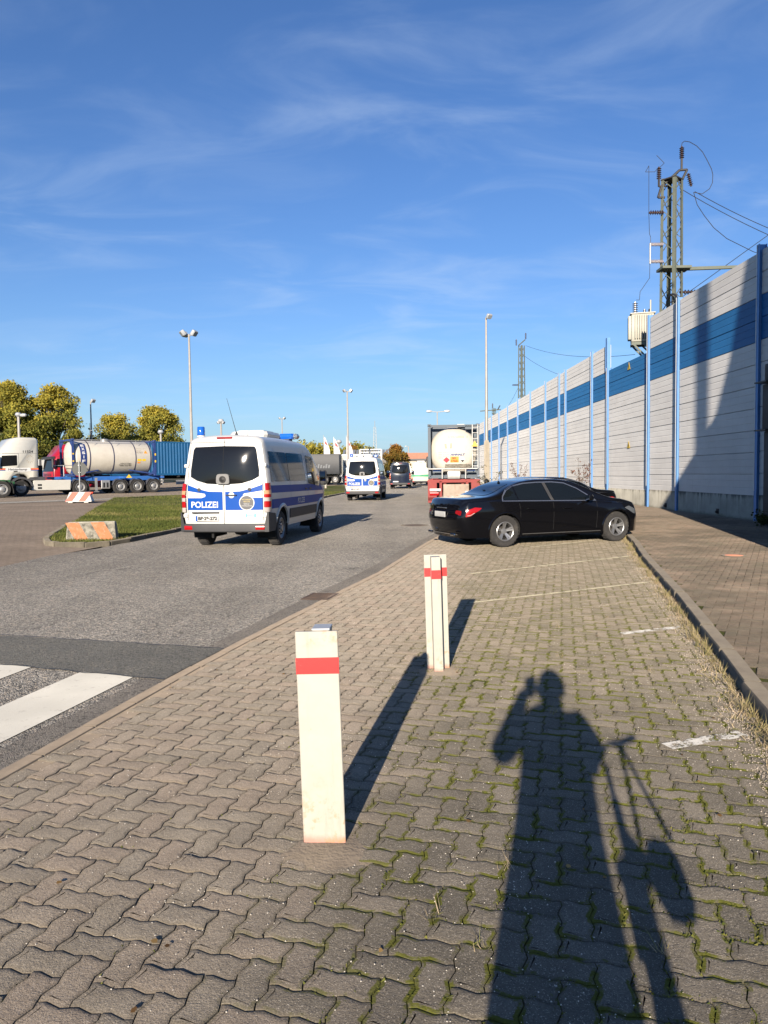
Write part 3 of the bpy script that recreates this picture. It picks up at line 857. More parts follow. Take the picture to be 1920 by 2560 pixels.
POSTY = [15.3, 21.1, 26.9, 29.9, 35.4, 38.1, 43.7, 45.3, 49.2, 54.4, 59.6, 64.6, 69.6, 74.6, 79.8, 85.0, 90.2, 95.4, 100.6, 105.8, 111.0]
PH = .625; PZ0 = .87
wall = thing('noise_barrier', 'tall white noise barrier with blue stripe and blue posts on a stained concrete plinth', 'noise barrier', (WALLX, 15, 0))
def panel_mesh(L, m_):
    # section in (x, z): profiled cassette with two shallow grooves
    prof = [(.0, 0.0), (-.045, .006), (-.045, .195), (-.038, .205), (-.038, .214), (-.045, .225), (-.045, .405), (-.038, .415), (-.038, .424), (-.045, .435), (-.045, .600), (-.028, .606), (-.028, .617), (.0, .622), (.08, .622), (.08, 0)]
    b = MB(); n = len(prof)
    P = [(x, -L / 2, z) for x, z in prof] + [(x, L / 2, z) for x, z in prof]
    F = [(i, (i + 1) % n, n + (i + 1) % n, n + i) for i in range(n)] + [tuple(range(n)), tuple(range(2 * n - 1, n - 1, -1))]
    b.add(P, F); return b
pm = {}
slope = lambda y: -(y - 21) * .0095
for bi, (y0, y1) in enumerate(zip(POSTY[:-1], POSTY[1:])):
    L = y1 - y0 - .10; ym = (y0 + y1) / 2; dz = slope(ym) if ym > 30 else slope(ym) * .5
    rows = 9 if bi == 3 else 11
    # plinth slab per bay
    key = ('plinth', round(L, 2))
    o = None
    if key in pm: o = pm[key].copy(); COL.objects.link(o)
    else:
        b = MB(); b.box((.02, 0, .32), (.16, L + .02, 1.1), ch=.012)
        o = pm[key] = b.build('plinth_slab', M_plinth, wall)
    o.location = (0, ym - 15, dz * .5)
    for r_ in range(rows):
        blue = r_ in (7, 8)
        key = (blue, round(L, 2))
        if key in pm: o = pm[key].copy(); COL.objects.link(o)
        else: o = pm[key] = panel_mesh(L, None).build('panel', M_pb if blue else M_pw, wall, smooth=False)
        o.location = (0, ym - 15, PZ0 + r_ * PH + dz)
# H posts
def hpost(h, w=.145, dpt=.16, cap=True):
    b = MB(); t = .012
    b.box((-dpt / 2 - .02, 0, h / 2), (t, w, h)); b.box((dpt / 2 + .02, 0, h / 2), (t, w, h)); b.box((0, 0, h / 2), (dpt + .02, .01, h))
    b.mi = 1; b.box((-dpt / 2 - .032, w / 2 - .012, h / 2 + .5), (.012, .03, h - 1.0))
    return b.build('post', [M_post, M_cap], wall, smooth=False)
ph = {}
for bi, y in enumerate(POSTY):
    dz = slope(y) if y > 30 else slope(y) * .5
    h = 7.86 + dz
    if bi == 4: h = 6.62 + dz
    h = round(h, 1)
    if h in ph: o = ph[h].copy(); COL.objects.link(o)
    else: o = ph[h] = hpost(h)
    o.location = (-.03, y - 15, 0)
# tall blue closing section at the end of the full height bay
b = MB(); b.box((-.03, 35.4 - 15 + .14, 7.15), (.16, .26, 1.55), ch=.01)
b.box((-.117, 35.4 - 15 + .02, 7.15), (.02, .05, 1.55)); b.box((-.117, 35.4 - 15 + .26, 7.15), (.02, .05, 1.55))
b.build('end_box', M_post, wall, smooth=False)
# small hydrant-like warning triangles seen edge-on on the lowered bay
M_yel = flat_mat('sign_yellow', (.75, .50, .03), .5); M_blk = flat_mat('print_black', (.015, .015, .015), .6)
for i, (y, z) in enumerate(((32.4, 6.0), (32.4, 2.6))):
    s = thing('warning_sign', ('small yellow triangular warning sign high on the lowered blue bay', 'small yellow triangular warning sign at head height on the lowered bay')[i], 'sign', (WALLX - .06, y, z))
    b = MB(); b.prism([(-.18, 0), (.18, 0), (0, .31)], -.01, 0, 'YZ'); b.build('plate', M_yel, s, smooth=False)
    b = MB(); b.prism([(-.02, .2), (.03, .2), (.005, .13), (.04, .13), (-.02, .03), (-.005, .1), (-.04, .1)], -.014, -.011, 'YZ'); b.build('symbol', M_blk, s, smooth=False)
for i, y in enumerate((23.6, 28.0, 33.6)):
    b = MB(); b.box((WALLX - .085, y, .30), (.03, .16, .16), ch=.01); b.box((WALLX - .12, y, .28), (.06, .07, .07))
    tag(b.build('drain_outlet', M_blk, smooth=False), ('small dark drain outlet in the plinth of the nearest bay', 'small dark drain outlet in the narrow plinth bay', 'small dark drain outlet in plinth of the lowered bay')[i], 'drain outlet')

# ================================================================== railway masts
M_mast = mat('mast_steel_green', (.12, .135, .105), .6, var=.12, dirt=(.12, .10, .07), dirt_amt=.3, dscale=3)
M_iron = mat('dark_iron', (.035, .032, .03), .5)
M_ins = mat('insulator_brown', (.05, .028, .022), .25, coat=.5)
M_insg = mat('insulator_grey', (.38, .34, .34), .3)
M_galv = mat('galvanised_steel', (.42, .43, .42), .42, .6, var=.12)
M_wire = mat('wire_black', (.02, .02, .022), .6)
M_trafo = mat('transformer_grey', (.34, .335, .28), .5, var=.06)
def lattice(b, w0, w1, h, n, leg=.058, br=.018, z0=0):
    def c(z, i):
        w = w0 + (w1 - w0) * (z - z0) / h; return Vector(((-1, 1, 1, -1)[i] * w / 2, (-1, -1, 1, 1)[i] * w / 2, z))
    for i in range(4): 
        p0, p1 = c(z0, i), c(z0 + h, i)
        sx_, sy_ = (-1, 1, 1, -1)[i], (-1, -1, 1, 1)[i]
        for (ax, ay) in ((1, 0), (0, 1)):
            q = [p0, p0 + Vector((-sx_ * leg * 2 * ax, -sy_ * leg * 2 * ay, 0)), p1 + Vector((-sx_ * leg * 2 * ax, -sy_ * leg * 2 * ay, 0)), p1]
            nrm = Vector((ay, ax, 0)) * .008
            b.add([v - nrm for v in q] + [v + nrm for v in q], [(0, 1, 2, 3), (7, 6, 5, 4), (0, 4, 5, 1), (1, 5, 6, 2), (2, 6, 7, 3), (3, 7, 4, 0)])
    return c
def insulator(b, p0, p1, r_=.09, n=6, core=.03):
    p0, p1 = Vector(p0), Vector(p1); b.tube(p0, p1, core, core, 8)
    for k in range(n):
        t = (k + .8) / (n + .6); q = p0.lerp(p1, t); dd = (p1 - p0).normalized() * .012
        b.tube(q - dd, q + dd * .6, r_, r_ * .55, 12)
def make_mast(name, label, x, y, h, w0=.62, w1=.42, rz=R(40), detail=True):
    m = thing(name, label, 'mast', (x, y, gz(x, y)), rz)
    b = MB(); c = lattice(b, w0, w1, h, 0); b.build('frame', M_mast, m, smooth=False)
    n = int(h / .62); bb = MB()
    for k in range(n):
        za, zb = h * k / n, h * (k + 1) / n
        for i in range(4):
            a, d_ = c(za, i), c(zb, (i + 1) % 4)
            if k % 2: a, d_ = c(za, (i + 1) % 4), c(zb, i)
            bb.tube(a, d_, .02, .02, 4)
    o = bb.build('bracing', M_mast, m, smooth=False); o['kind'] = 'stuff'
    return m
MX, MY, MT = 12.0, 31.5, 13.65
mast = make_mast('railway_mast', 'grey green lattice railway mast rising behind the barrier at right, topped with dark insulators', MX, MY, MT, .74, .62)
MR = Matrix.Rotation(R(-40), 4, 'Z')
def wl_(p): return MR @ Vector(p)                             # offsets along world axes from the mast foot
def wt(x, y, z): return MR @ Vector((x, y, MT - gz(MX, MY) + z))       # offsets from the mast head
b = MB()
for a, d_ in (((-.45, 0, -.25), (.30, 0, .42)), ((.30, 0, .42), (.62, 0, .44)), ((.62, 0, .44), (.35, 0, -.1)), ((-.45, 0, -.25), (-.58, 0, -.68)), ((-.4, .25, -.2), (.30, .2, .42)), ((-.58, 0, -.68), (-.3, 0, -.68))):
    b.tube(wt(*a), wt(*d_), .05, .05, 6)
b.tube(wt(.39, 0, .40), wt(.39, 0, .88), .045, .045, 8); b.tube(wt(-.2, 0, -.22), wt(-.57, 0, -.22), .04, .04, 6); b.tube(wt(-.55, 0, -.22), wt(-.55, 0, .05), .05, .05, 6)
b.box(wt(0, 0, .03), (.66, .66, .05)); b.build('head_frame', M_iron, mast)
for a, d_ in (((.39, 0, .88), (.39, 0, 1.38)), ((-.55, 0, .05), (-.55, 0, .56)), ((.66, 0, .28), (.80, 0, -.24)), ((-.38, -.1, -1.33), (-1.0, -.1, -1.33)), ((.35, 0, -4.58), (1.27, .1, -4.56)), ((.35, 0, -4.93), (.95, .1, -4.90))):
    b = MB(); insulator(b, wt(*a), wt(*d_), .10, 6, .045); b.build('insulator', M_ins, mast)
for z in (-2.63, -3.33):
    b = MB(); insulator(b, wt(-.38, -.1, z), wt(-.95, -.1, z), .085, 9, .035); b.build('insulator', M_insg, mast)
b = MB(); b.tube(wt(-.93, -.1, -2.58), wt(-.93, -.1, -3.42), .035, .035, 8); b.build('fuse', M_galv, mast)
b = MB(); b.box(wt(.1, 0, -3.62), (1.2, .75, .10), rz=R(-40)); b.tube(wt(.6, 0, -3.62), wt(4.2, .1, -3.52), .09, .08, 4); b.build('arm', M_mast, mast, smooth=False)
b = MB(); b.M = Matrix.Translation(wt(-.18, -.55, -5.1)) @ MR @ Matrix.Rotation(R(18), 4, 'Z'); b.lathe([(.27, -.03), (.34, -.03), (.34, .03), (.27, .03), (.27, -.03)], (0, 0, 0), 'X', 24, False); b.box((0, 0, 0), (.03, .58, .04)); b.box((0, 0, 0), (.03, .04, .58)); b.M = Matrix.Identity(4)
b.tube(wt(.2, -.2, -5.1), wt(1.2, 0, -4.9), .04, .04, 6); b.build('tension_wheel', M_iron, mast)
# transformer on its bracket
tr = thing('transformer', 'pale grey ribbed transformer on a bracket left of the railway mast', 'transformer', (10.86, 31.7, 7.02), R(-14))
b = MB(); b.box((0, 0, .60), (.90, .62, 1.15), ch=.02); b.build('tank', M_trafo, tr)
b = MB(); b.box((0, 0, 1.19), (1.0, .72, .04)); b.build('lid', M_trafo, tr)
for k in range(8):
    b = MB(); b.box((-.30 + k * .092, -.37, .62), (.035, .14, .98), ch=.006); b.build('cooling_fin', M_trafo, tr)
for k in range(5):
    b = MB(); b.box((-.51, -.22 + k * .11, .62), (.12, .03, .98), ch=.006); b.build('cooling_fin', M_trafo, tr)
for k, (x, y) in enumerate(((-.28, .1), (0.10, .12), (.3, .1))):
    b = MB(); insulator(b, (x, y, 1.2), (x, y, 1.75 if k == 0 else 1.42), .12 if k == 0 else .06, 6, .04); b.build('bushing', M_ins, tr)
b = MB(); b.tube((.32, -.1, 1.2), (.32, -.1, 1.75), .035, .035, 8); b.build('breather_pipe', M_trafo, tr)
b = MB()
for y in (-.3, .3):
    b.box((.1, y, -.06), (1.1, .08, .12)); b.tube((-.35, y, -.1), (.75, y, -1.3), .05, .05, 4); b.tube((.05, y, -.1), (.95, y, -1.0), .045, .045, 4)
b.box((.1, 0, -.0), (1.0, .5, .05)); b.build('bracket', M_mast, tr, smooth=False)
mast2 = make_mast('railway_mast', 'middle lattice railway mast behind the barrier, seen above its long receding top', 12.9, 71, 13.4)
b = MB(); b.tube((-.4, 0, 13.4), (.5, 0, 14.0), .06, .06, 6); b.tube(wl_((0, 0, 5.95 + 1.5)), wl_((3.2, 0, 7.6)), .08, .08, 6); b.build('arm', M_mast, mast2)
for a, d_ in (((.4, 0, 14.0), (.4, 0, 14.6)), ((-.5, 0, 13.4), (-.5, 0, 14.0)), ((-.3, 0, 9.7), (-.9, 0, 9.7)), ((.3, .1, 6.3), (1.4, .1, 6.4))):
    b = MB(); insulator(b, wl_(a), wl_(d_), .11, 5, .04); b.build('insulator', M_ins, mast2)
mast3 = make_mast('railway_mast', 'farthest small railway mast just right of the tall lamp pole', 15.6, 108, 10.6, .5, .4)
b = MB(); b.tube(wl_((-2.0, 0, 10.2)), wl_((1.0, 0, 10.4)), .07, .07, 6); b.tube(wl_((-1.4, 0, 8.2)), wl_((0, 0, 10.0)), .05, .05, 6); b.build('arm', M_mast, mast3)
b = MB(); insulator(b, wl_((-.2, 0, 10.6)), wl_((-.2, 0, 11.3)), .16, 4, .06); insulator(b, wl_((.5, 0, 10.3)), wl_((.9, 0, 11.0)), .16, 4, .06); b.build('insulator', M_ins, mast3)
# overhead wires
def sag(p0, p1, s, n=14):
    p0, p1 = Vector(p0), Vector(p1); return [p0.lerp(p1, k / n) + Vector((0, 0, -s * 4 * (k / n) * (1 - k / n))) for k in range(n + 1)]
def wire(pts, label, r_=.014):
    b = MB(); b.path(pts, r_, 5); return tag(b.build('overhead_wire', M_wire), label, 'wire')
def wm(x, z, y=MY): return Vector((MX + x, y, MT + z))
wire(sag(wm(.95, -.46), wm(8, -3.3), .3), 'upper of the two black wires leaving the mast head to the right')
wire(sag(wm(.3, -.3), wm(8, -3.75), .3), 'lower of the two black wires leaving the mast head to the right')
wire([wm(.9, -.5), wm(1.05, -1.0), wm(1.35, -1.45), wm(1.75, -1.95), wm(2.3, -2.4), wm(3.4, -2.95), wm(5.5, -3.7)], 'sagging black wire looping down right from the mast head')
wire([wm(.5, -4.75), wm(.9, -4.47), wm(4.13, -2.2), wm(8, .5)], 'taut black wire climbing right over the barrier top')
wire([wm(.37, 1.38), wm(.40, 1.52), wm(.50, 1.60), wm(.72, 1.56), wm(1.0, 1.40), wm(1.25, 1.15), wm(1.45, .80), wm(1.63, .45), wm(1.69, .2), wm(1.68, -.1), wm(1.56, -.35), wm(1.25, -.56), wm(.9, -.48)], 'black jumper wire arching out from the topmost insulator')
wire([wm(-.55, .58), wm(-.72, .37), wm(-1.11, .37), wm(-.97, .62), wm(-.96, -1.3), wm(-.93, -2.15), wm(-.88, -2.3), wm(-.88, -2.6)], 'thin drop wire left of the mast from top insulator to fuse', .011)
wire([wm(-.90, -3.4), wm(-.91, -3.98), wm(-1.3, -4.54), wm(-1.33, -4.88), wm(-1.46, -4.88)], 'thin wire from the fuse down to the transformer bushing', .011)
wire([wm(-.5, .56), wm(-.33, .72), wm(-.65, 1.04)], 'short bent wire whisker above the left insulator', .011)
wire(sag((13.3, 71, 13.6), (15.0, 45, 8.6), .5, 20), 'wire falling right from the middle mast head towards the barrier top')
wire(sag((13.2, 71, 12.6), (16.5, 50, 7.6), .9, 20), 'lower sagging wire falling right from the middle mast head')
wire(sag((12.7, 71, 9.9), (15.3, 108, 10.2), 1.2, 20), 'wire slanting down left from middle mast to farthest mast')

# ================================================================== dark portal leg at the right edge, and unseen shapes added to shade the barrier
M_rustd = mat('weathered_dark_steel', (.07, .062, .055), .7, var=.2, dirt=(.14, .09, .06), dirt_amt=.4, dscale=1.5)
M_darkconc = mat('shadow_block_dark', (.16, .16, .15), .8, var=.12, dirt=(.09, .08, .06))
pl = thing('portal_leg', 'dark weathered steel portal leg with flanges at the right edge before the barrier end', 'steel column', (10.08, 19.3, .1))
b = MB(); b.box((0, 0, 1.25), (.40, .42, 2.5), ch=.02); b.build('lower_column', M_rustd, pl)
b = MB(); b.box((-.02, 0, 3.12), (.44, .46, 1.2), ch=.02); b.build('sleeve', M_rustd, pl)
b = MB(); b.box((0, 0, 4.0), (.40, .42, .5), ch=.02); b.build('upper_column', M_rustd, pl)
for z in (2.51, 3.75):
    b = MB(); b.prism([(-.42, -.30), (.3, -.30), (.3, .30), (-.42, .30)], z, z + .035); b.build('flange', M_iron, pl, smooth=False)
sb = thing('shadow_block', 'unseen dark block outside the frame, added and shaped to shade the barrier', 'building', (0, 0, 0))
prof = [(6.75, 0), (7.35, 4.85), (8.02, 6.1), (8.28, 6.75), (8.46, 8.1), (8.65, 10.6), (8.7, 13.2), (12.2, 13.2), (12.2, 0)]  # outline of the added block follows the shadow it should throw on the barrier
b = MB(); b.prism(prof, 11.0, 12.0, 'XZ'); b.build('wall', M_darkconc, sb, smooth=False)
b = MB(); b.box((12.25, 11.5, 6.6), (.1, 1.1, 13.3)); b.box((8.9, 12.02, 1.1), (.9, .05, 2.1)); b.build('door', M_iron, sb, smooth=False)  # back slab and door are invented parts of the added shadow block
vm = thing('shadow_mast', 'unseen slim dark mast outside the frame, added to cast a band of shade on the barrier', 'mast', (8.02 + .1, 12.2, 0))  # added out of view to throw the upright shadow band on the barrier
b = MB(); b.tube((0, 0, 0), (0, 0, 14.5), .11, .10, 10); b.build('pipe', M_iron, vm)
b = MB(); b.lathe([(.11, 14.5), (.22, 14.55), (.2, 14.7), (.0, 14.85)], n=12); b.build('mast_top', M_iron, vm)
# ================================================================== white steel posts
def mat_postwhite():
    t = NT('post_paint'); p = t.tc()
    n = t.noise(5, 6, .65, p); f = t.noise(60, 4, .7, p); sp = t.n.new('ShaderNodeSeparateXYZ'); t.l.new(p, sp.inputs[0]); Z = sp.outputs[2]
    c = t.scale_col((.42, .405, .345), t.rng(n, .3, .7, .93, 1.05))
    st = t.noise(3, 6, .7, t.mapping(p, scale=(6, 6, .7)))
    c = t.mix(t.rng(st, .52, .72, 0, .5), c, (.30, .28, .23))
    c = t.mix(t.rng(t.noise(38, 3, .6, p), .70, .76, 0, .7), c, (.32, .26, .17))
    # rust runs at the lower edge and the head
    lowm = t.rng(t.math('ADD', Z, t.math('MULTIPLY', n, .07)), .085, .045)
    c = t.mix(t.math('MULTIPLY', lowm, .9), c, (.46, .22, .17))
    hm = t.math('MULTIPLY', t.rng(t.noise(18, 5, .7, p), .5, .66), t.math('MAXIMUM', t.rng(Z, .86, .93), t.rng(Z, .35, .08)))
    c = t.mix(t.math('MULTIPLY', hm, .55), c, (.42, .22, .08))
    t.bump(f, .12, .002)
    return t.done(c, .5, 0, .4)
M_pwh = mat_postwhite()
def mat_tape():
    t = NT('red_tape'); p = t.tc(); n = t.noise(14, 6, .7, p, 1.5)
    c = t.mix(t.rng(n, .62, .72, 0, .5), (.56, .03, .03), (.55, .25, .2)); t.bump(t.noise(25, 4, .7, p, .8), .2, .002)
    return t.done(c, .38, 0, .5)
M_tape = mat_tape()
M_concpatch = mat('concrete_patch', (.19, .155, .115), .92, var=.2, scale=4, dirt=(.16, .13, .09), dirt_amt=.4, dscale=4, bump=.7, bscale=50, bdist=.01)
M_print2 = mat('cap_grey', (.42, .44, .46), .6)
def bollard(x, y, h, rz, lean, label, hbeam):
    t = thing('steel_bollard', label, 'bollard', (x, y, gz(x, y) - .005), rz, 'white steel posts with red bands')
    t.rotation_euler = (0, lean, rz)
    W = .186; q = 1 if hbeam else -1       # the bar stands before or behind the broad plate
    o = MB().box((0, q * .02, h / 2), (W, .016, h), ch=.003).build('plate', M_pwh, t, smooth=False)
    o = MB().box((-.005 if hbeam else .018, -q * .036, h / 2 - .004), (.076, .095, h + (-.012 if hbeam else .012)), ch=.004).build('bar', M_pwh, t, smooth=False)
    zb = h - .150; bh = .072
    if hbeam:
        MB().box((-.068, .0115, zb + .006), (.050, .002, bh)).build('red_band', M_tape, t, smooth=False); MB().box((.0635, .0115, zb + .006), (.059, .002, bh)).build('red_band', M_tape, t, smooth=False)
        MB().box((-.005, -.0845, zb - .002), (.0765, .002, bh)).build('red_band', M_tape, t, smooth=False); MB().box((.0338, -.037, zb - .002), (.002, .093, bh)).build('red_band', M_tape, t, smooth=False)
    else:
        MB().box((0, -.0288, zb), (W + .002, .002, bh)).build('red_band', M_tape, t, smooth=False)
        MB().box((.018, .036, h + .006), (.080, .10, .008), ch=.002).build('cap', M_print2, t, smooth=False)
    return t
bollard(-.292, 3.20, .945, R(-3), R(-1.4), 'nearer white steel post with a flat front plate, red band and small grey cap', False)
bollard(.405, 6.02, .955, R(2), R(-1.2), 'farther white steel post with a raised centre bar and red bands', True)
def blob_sheet(name, cx, cy, rx, ry, z, m_, label, cat, h=.012, seed=0):
    b = MB(); n = 26; V_ = [(cx, cy, gz(cx, cy) + z + h)]
    for k, s in ((0, .72), (1, 1.0)):
        for i in range(n):
            a = 2 * math.pi * i / n; q = s * (1 + .22 * noise.noise((math.cos(a) * 1.5 + seed, math.sin(a) * 1.5, seed)))
            x, y = cx + rx * q * math.cos(a), cy + ry * q * math.sin(a); V_.append((x, y, gz(x, y) + z + (h * .9 if k == 0 else 0) + .004 * noise.noise((x * 9, y * 9, 1))))
    b.add(V_, [(0, 1 + i, 1 + (i + 1) % n) for i in range(n)] + [(1 + i, 1 + n + i, 1 + n + (i + 1) % n, 1 + (i + 1) % n) for i in range(n)])
    return tag(b.build(name, m_), label, cat)
blob_sheet('concrete_footing', -.27, 3.10, .21, .17, -.004, M_concpatch, 'rough concrete footing around the foot of the nearer white post', 'footing', .007, 1)
blob_sheet('concrete_footing', .42, 5.98, .2, .14, -.004, M_concpatch, 'rough concrete footing around the foot of the farther white post', 'footing', .012, 4)

# ================================================================== iron covers
M_cast = mat('cast_iron', (.085, .06, .045), .7, .3, var=.2, dirt=(.16, .09, .05), dirt_amt=.4, dscale=6)
M_rustc = mat('rusty_cover', (.42, .17, .10), .8, var=.2)
gr = thing('storm_drain', 'rusty rectangular storm drain grate in the gutter beside the edging', 'drain grate', (-.90, 9.66, gz(-.9, 9.66)), R(76.7 - 90) + R(90))
b = MB(); b.box((0, .17, .002), (.5, .03, .012)); b.box((0, -.17, .002), (.5, .03, .012)); b.box((.235, 0, .002), (.03, .31, .012)); b.box((-.235, 0, .002), (.03, .31, .012)); b.build('frame', M_cast, gr, smooth=False)
for k in range(9):
    b = MB(); b.box((-.2 + k * .05, 0, .002), (.024, .31, .010)); b.build('bar', M_cast, gr, smooth=False)
b = MB(); b.box((0, 0, -.0015), (.5, .36, .003)); b.build('pit', M_blk, gr, smooth=False)
mh = thing('manhole_cover', 'round dark manhole cover in the asphalt behind the black sedan', 'manhole cover', (.81, 22.3, gz(.8, 22.3)))
b = MB(); b.lathe([(.42, -.01), (.42, .006), (.33, .006), (.32, .002)], n=32, caps=False); b.build('ring', M_kerb, mh)
b = MB(); b.lathe([(.32, -.01), (.32, .004), (0.0001, .004)], n=32, caps=False); b.build('lid', M_cast, mh)
mh = thing('manhole_cover', 'orange rusted round cover set in the brick sidewalk', 'manhole cover', (6.0, 12.8, gz(6, 12.8) + .105))
b = MB(); b.lathe([(.2, -.02), (.2, .004), (.15, .004)], n=28, caps=False); b.build('ring', M_kerb, mh)
b = MB(); b.lathe([(.15, -.02), (.15, .004), (.06, .004), (.05, .008), (.0001, .008)], n=28, caps=False); b.build('lid', M_rustc, mh)

# ================================================================== grass island with kerb
ISL = [(-8.39, 17.96), (-7.95, 17.1), (-7.6, 16.83), (-6.87, 16.71), (-6.45, 17.1), (-6.26, 17.84), (-5.86, 21.6), (-5.0, 32), (-4.01, 46.8), (-3.2, 56), (-3.25, 75), (-5.2, 88), (-7.3, 84), (-13.1, 46.6), (-15.3, 41.0), (-11.61, 28.45), (-9.68, 22.07)]
def shrink(poly, d_):
    n = len(poly); out = []
    area = sum(poly[i][0] * poly[(i + 1) % n][1] - poly[(i + 1) % n][0] * poly[i][1] for i in range(n)); s = 1 if area > 0 else -1
    for i in range(n):
        a, b_, c = Vector(poly[i - 1]), Vector(poly[i]), Vector(poly[(i + 1) % n]); e1 = (b_ - a).normalized(); e2 = (c - b_).normalized()
        m_ = Vector((-(e1.y + e2.y), e1.x + e2.x)).normalized() * d_ * s; out.append((b_.x + m_.x, b_.y + m_.y))
    return out
isl_in = shrink(ISL, .14)
o = sheet('grass_verge', isl_in, .07, M_turf)
FARISL = [(-6.9, 108), (-5.5, 116), (-7, 168), (-40, 168), (-40, 130)]
sheet('far_verge', FARISL, .05, M_turf)
ik = thing('island_kerb', 'old mossy stone kerb around the grass island', 'kerb'); del ik['category']; ik['kind'] = 'structure'
kp = None
ring = ISL[-1:] + ISL[:11]
acc = 0; pts = []
for (x0, y0), (x1, y1) in zip(ring[:-1], ring[1:]):
    L = math.hypot(x1 - x0, y1 - y0); n = max(1, round(L / .95))
    for k in range(n):
        t = (k + .5) / n; pts.append((x0 + (x1 - x0) * t, y0 + (y1 - y0) * t, math.atan2(y1 - y0, x1 - x0), L / n))
for x, y, a, l in pts:
    if kp is None: b = MB(); b.box((0, 0, -.06), (1.0, .14, .36), ch=.02); kp = b.build('kerb_stone', M_kerb_dark, ik); o = kp
    else: o = kp.copy(); COL.objects.link(o)
    o.scale = (l * .985, 1, 1); o.location = (x - math.sin(a) * -.05 * -1, y + math.cos(a) * -.0, gz(x, y) - .03 + random.gauss(0, .012)); o.rotation_euler = (random.gauss(0, .03), random.gauss(0, .01), a + random.gauss(0, .02))

# ================================================================== concrete barriers
M_bconc = mat('barrier_concrete', (.34, .32, .26), .92, var=.3, scale=7, dirt=(.10, .095, .075), dirt_amt=.85, dscale=9, bump=.7, bscale=70, bdist=.008)
M_borange = mat('barrier_orange', (.50, .18, .07), .7, var=.12, scale=8, dirt=(.50, .40, .30), dirt_amt=.4, dscale=12)
def barrier(label, x, y, rz, L, h, mats, lean=1, d0=.42, d1=.2, group='striped barriers', feet=False):
    t = thing('concrete_barrier', label, 'barrier', (x, y, gz(x, y)), rz, group)
    z0 = .05 if feet else 0
    def half(z, f=1.0): return (d0 + (d1 - d0) * (z - z0) / (h - z0)) / 2 * f
    b = MB(); e = .04 if not feet else .16
    P = []
    for z, k in ((z0, 0), (h, 1)):
        hl = L / 2 - (e if k else 0); w = half(z); P += [(-hl, -w, z), (hl, -w, z), (hl, w, z), (-hl, w, z)]
    b.add(P, [(3, 2, 1, 0), (4, 5, 6, 7), (0, 1, 5, 4), (1, 2, 6, 5), (2, 3, 7, 6), (3, 0, 4, 7)])
    if feet:
        for s in (-1, 1): b.box((s * L * .3, 0, .03), (.22, d0 + .1, .06))
    b.build('body', mats[0], t, bevel=.02)
    w = .30 * L / 1.15
    for c in (-.26, .24):
        cx = c * L
        for s in (-1, 1):
            za, zb = z0 + .03, h - .01; yb = lambda z: s * (half(z) + .003)
            sh = lean * .10 * L / 1.15 * 1.3
            b = MB(); b.add([(cx - w / 2 + sh, yb(za), za), (cx + w / 2 + sh, yb(za), za), (cx + w / 2 - sh, yb(zb), zb), (cx - w / 2 - sh, yb(zb), zb)], [(0, 1, 2, 3)])
            b.build('stripe', mats[1], t, smooth=False)
    return t
barrier('weathered concrete barrier with two orange stripes at the tip of the grass island', -7.12, 17.75, R(8), 1.16, .50, (M_bconc, M_borange), 1, .40, .24)
M_pl = mat('barrier_white', (.60, .58, .53), .5, var=.06); M_pr = mat('barrier_red', (.72, .07, .03), .5, var=.06)
barrier('clean white barrier with two red stripes carrying a round sign near the trucks', -14.95, 35.9, R(3), 1.25, .52, (M_pl, M_pr), -1, .45, .2, feet=True)
sg = thing('round_sign', 'grey back of a round traffic sign on a pole above the white barrier', 'traffic sign', (-14.95, 35.92, gz(-15, 36) + .52), R(12))
b = MB(); b.tube((0, 0, -.3), (0, 0, 1.52), .032, .032, 10); b.build('pole', M_galv, sg)
b = MB(); b.lathe([(.0001, .0), (.33, .0), (.345, .012), (.345, -.014), (.33, -.012)], (0.0, .045, 1.12), 'Y', 32, False); b.build('disc', mat('sign_back_grey', (.06, .065, .06), .6, .0), sg)
b = MB(); b.box((0, .03, 1.3), (.12, .03, .03)); b.box((0, .03, .95), (.12, .03, .03)); b.build('clamp', M_galv, sg)
barrier('small pale orange striped barrier near the flag poles', -8.3, 96, R(10), 1.9, .55, (M_pl, M_borange), 1)
b = MB(); b.tube((0, 0, 0), (0, 0, .75), .10, .10, 10); o = b.build('marker_post', M_pwh); o.location = (-6.0, 72, gz(-6, 72) + .06); tag(o, 'short cream marker post on the grass between the two police vans', 'bollard')

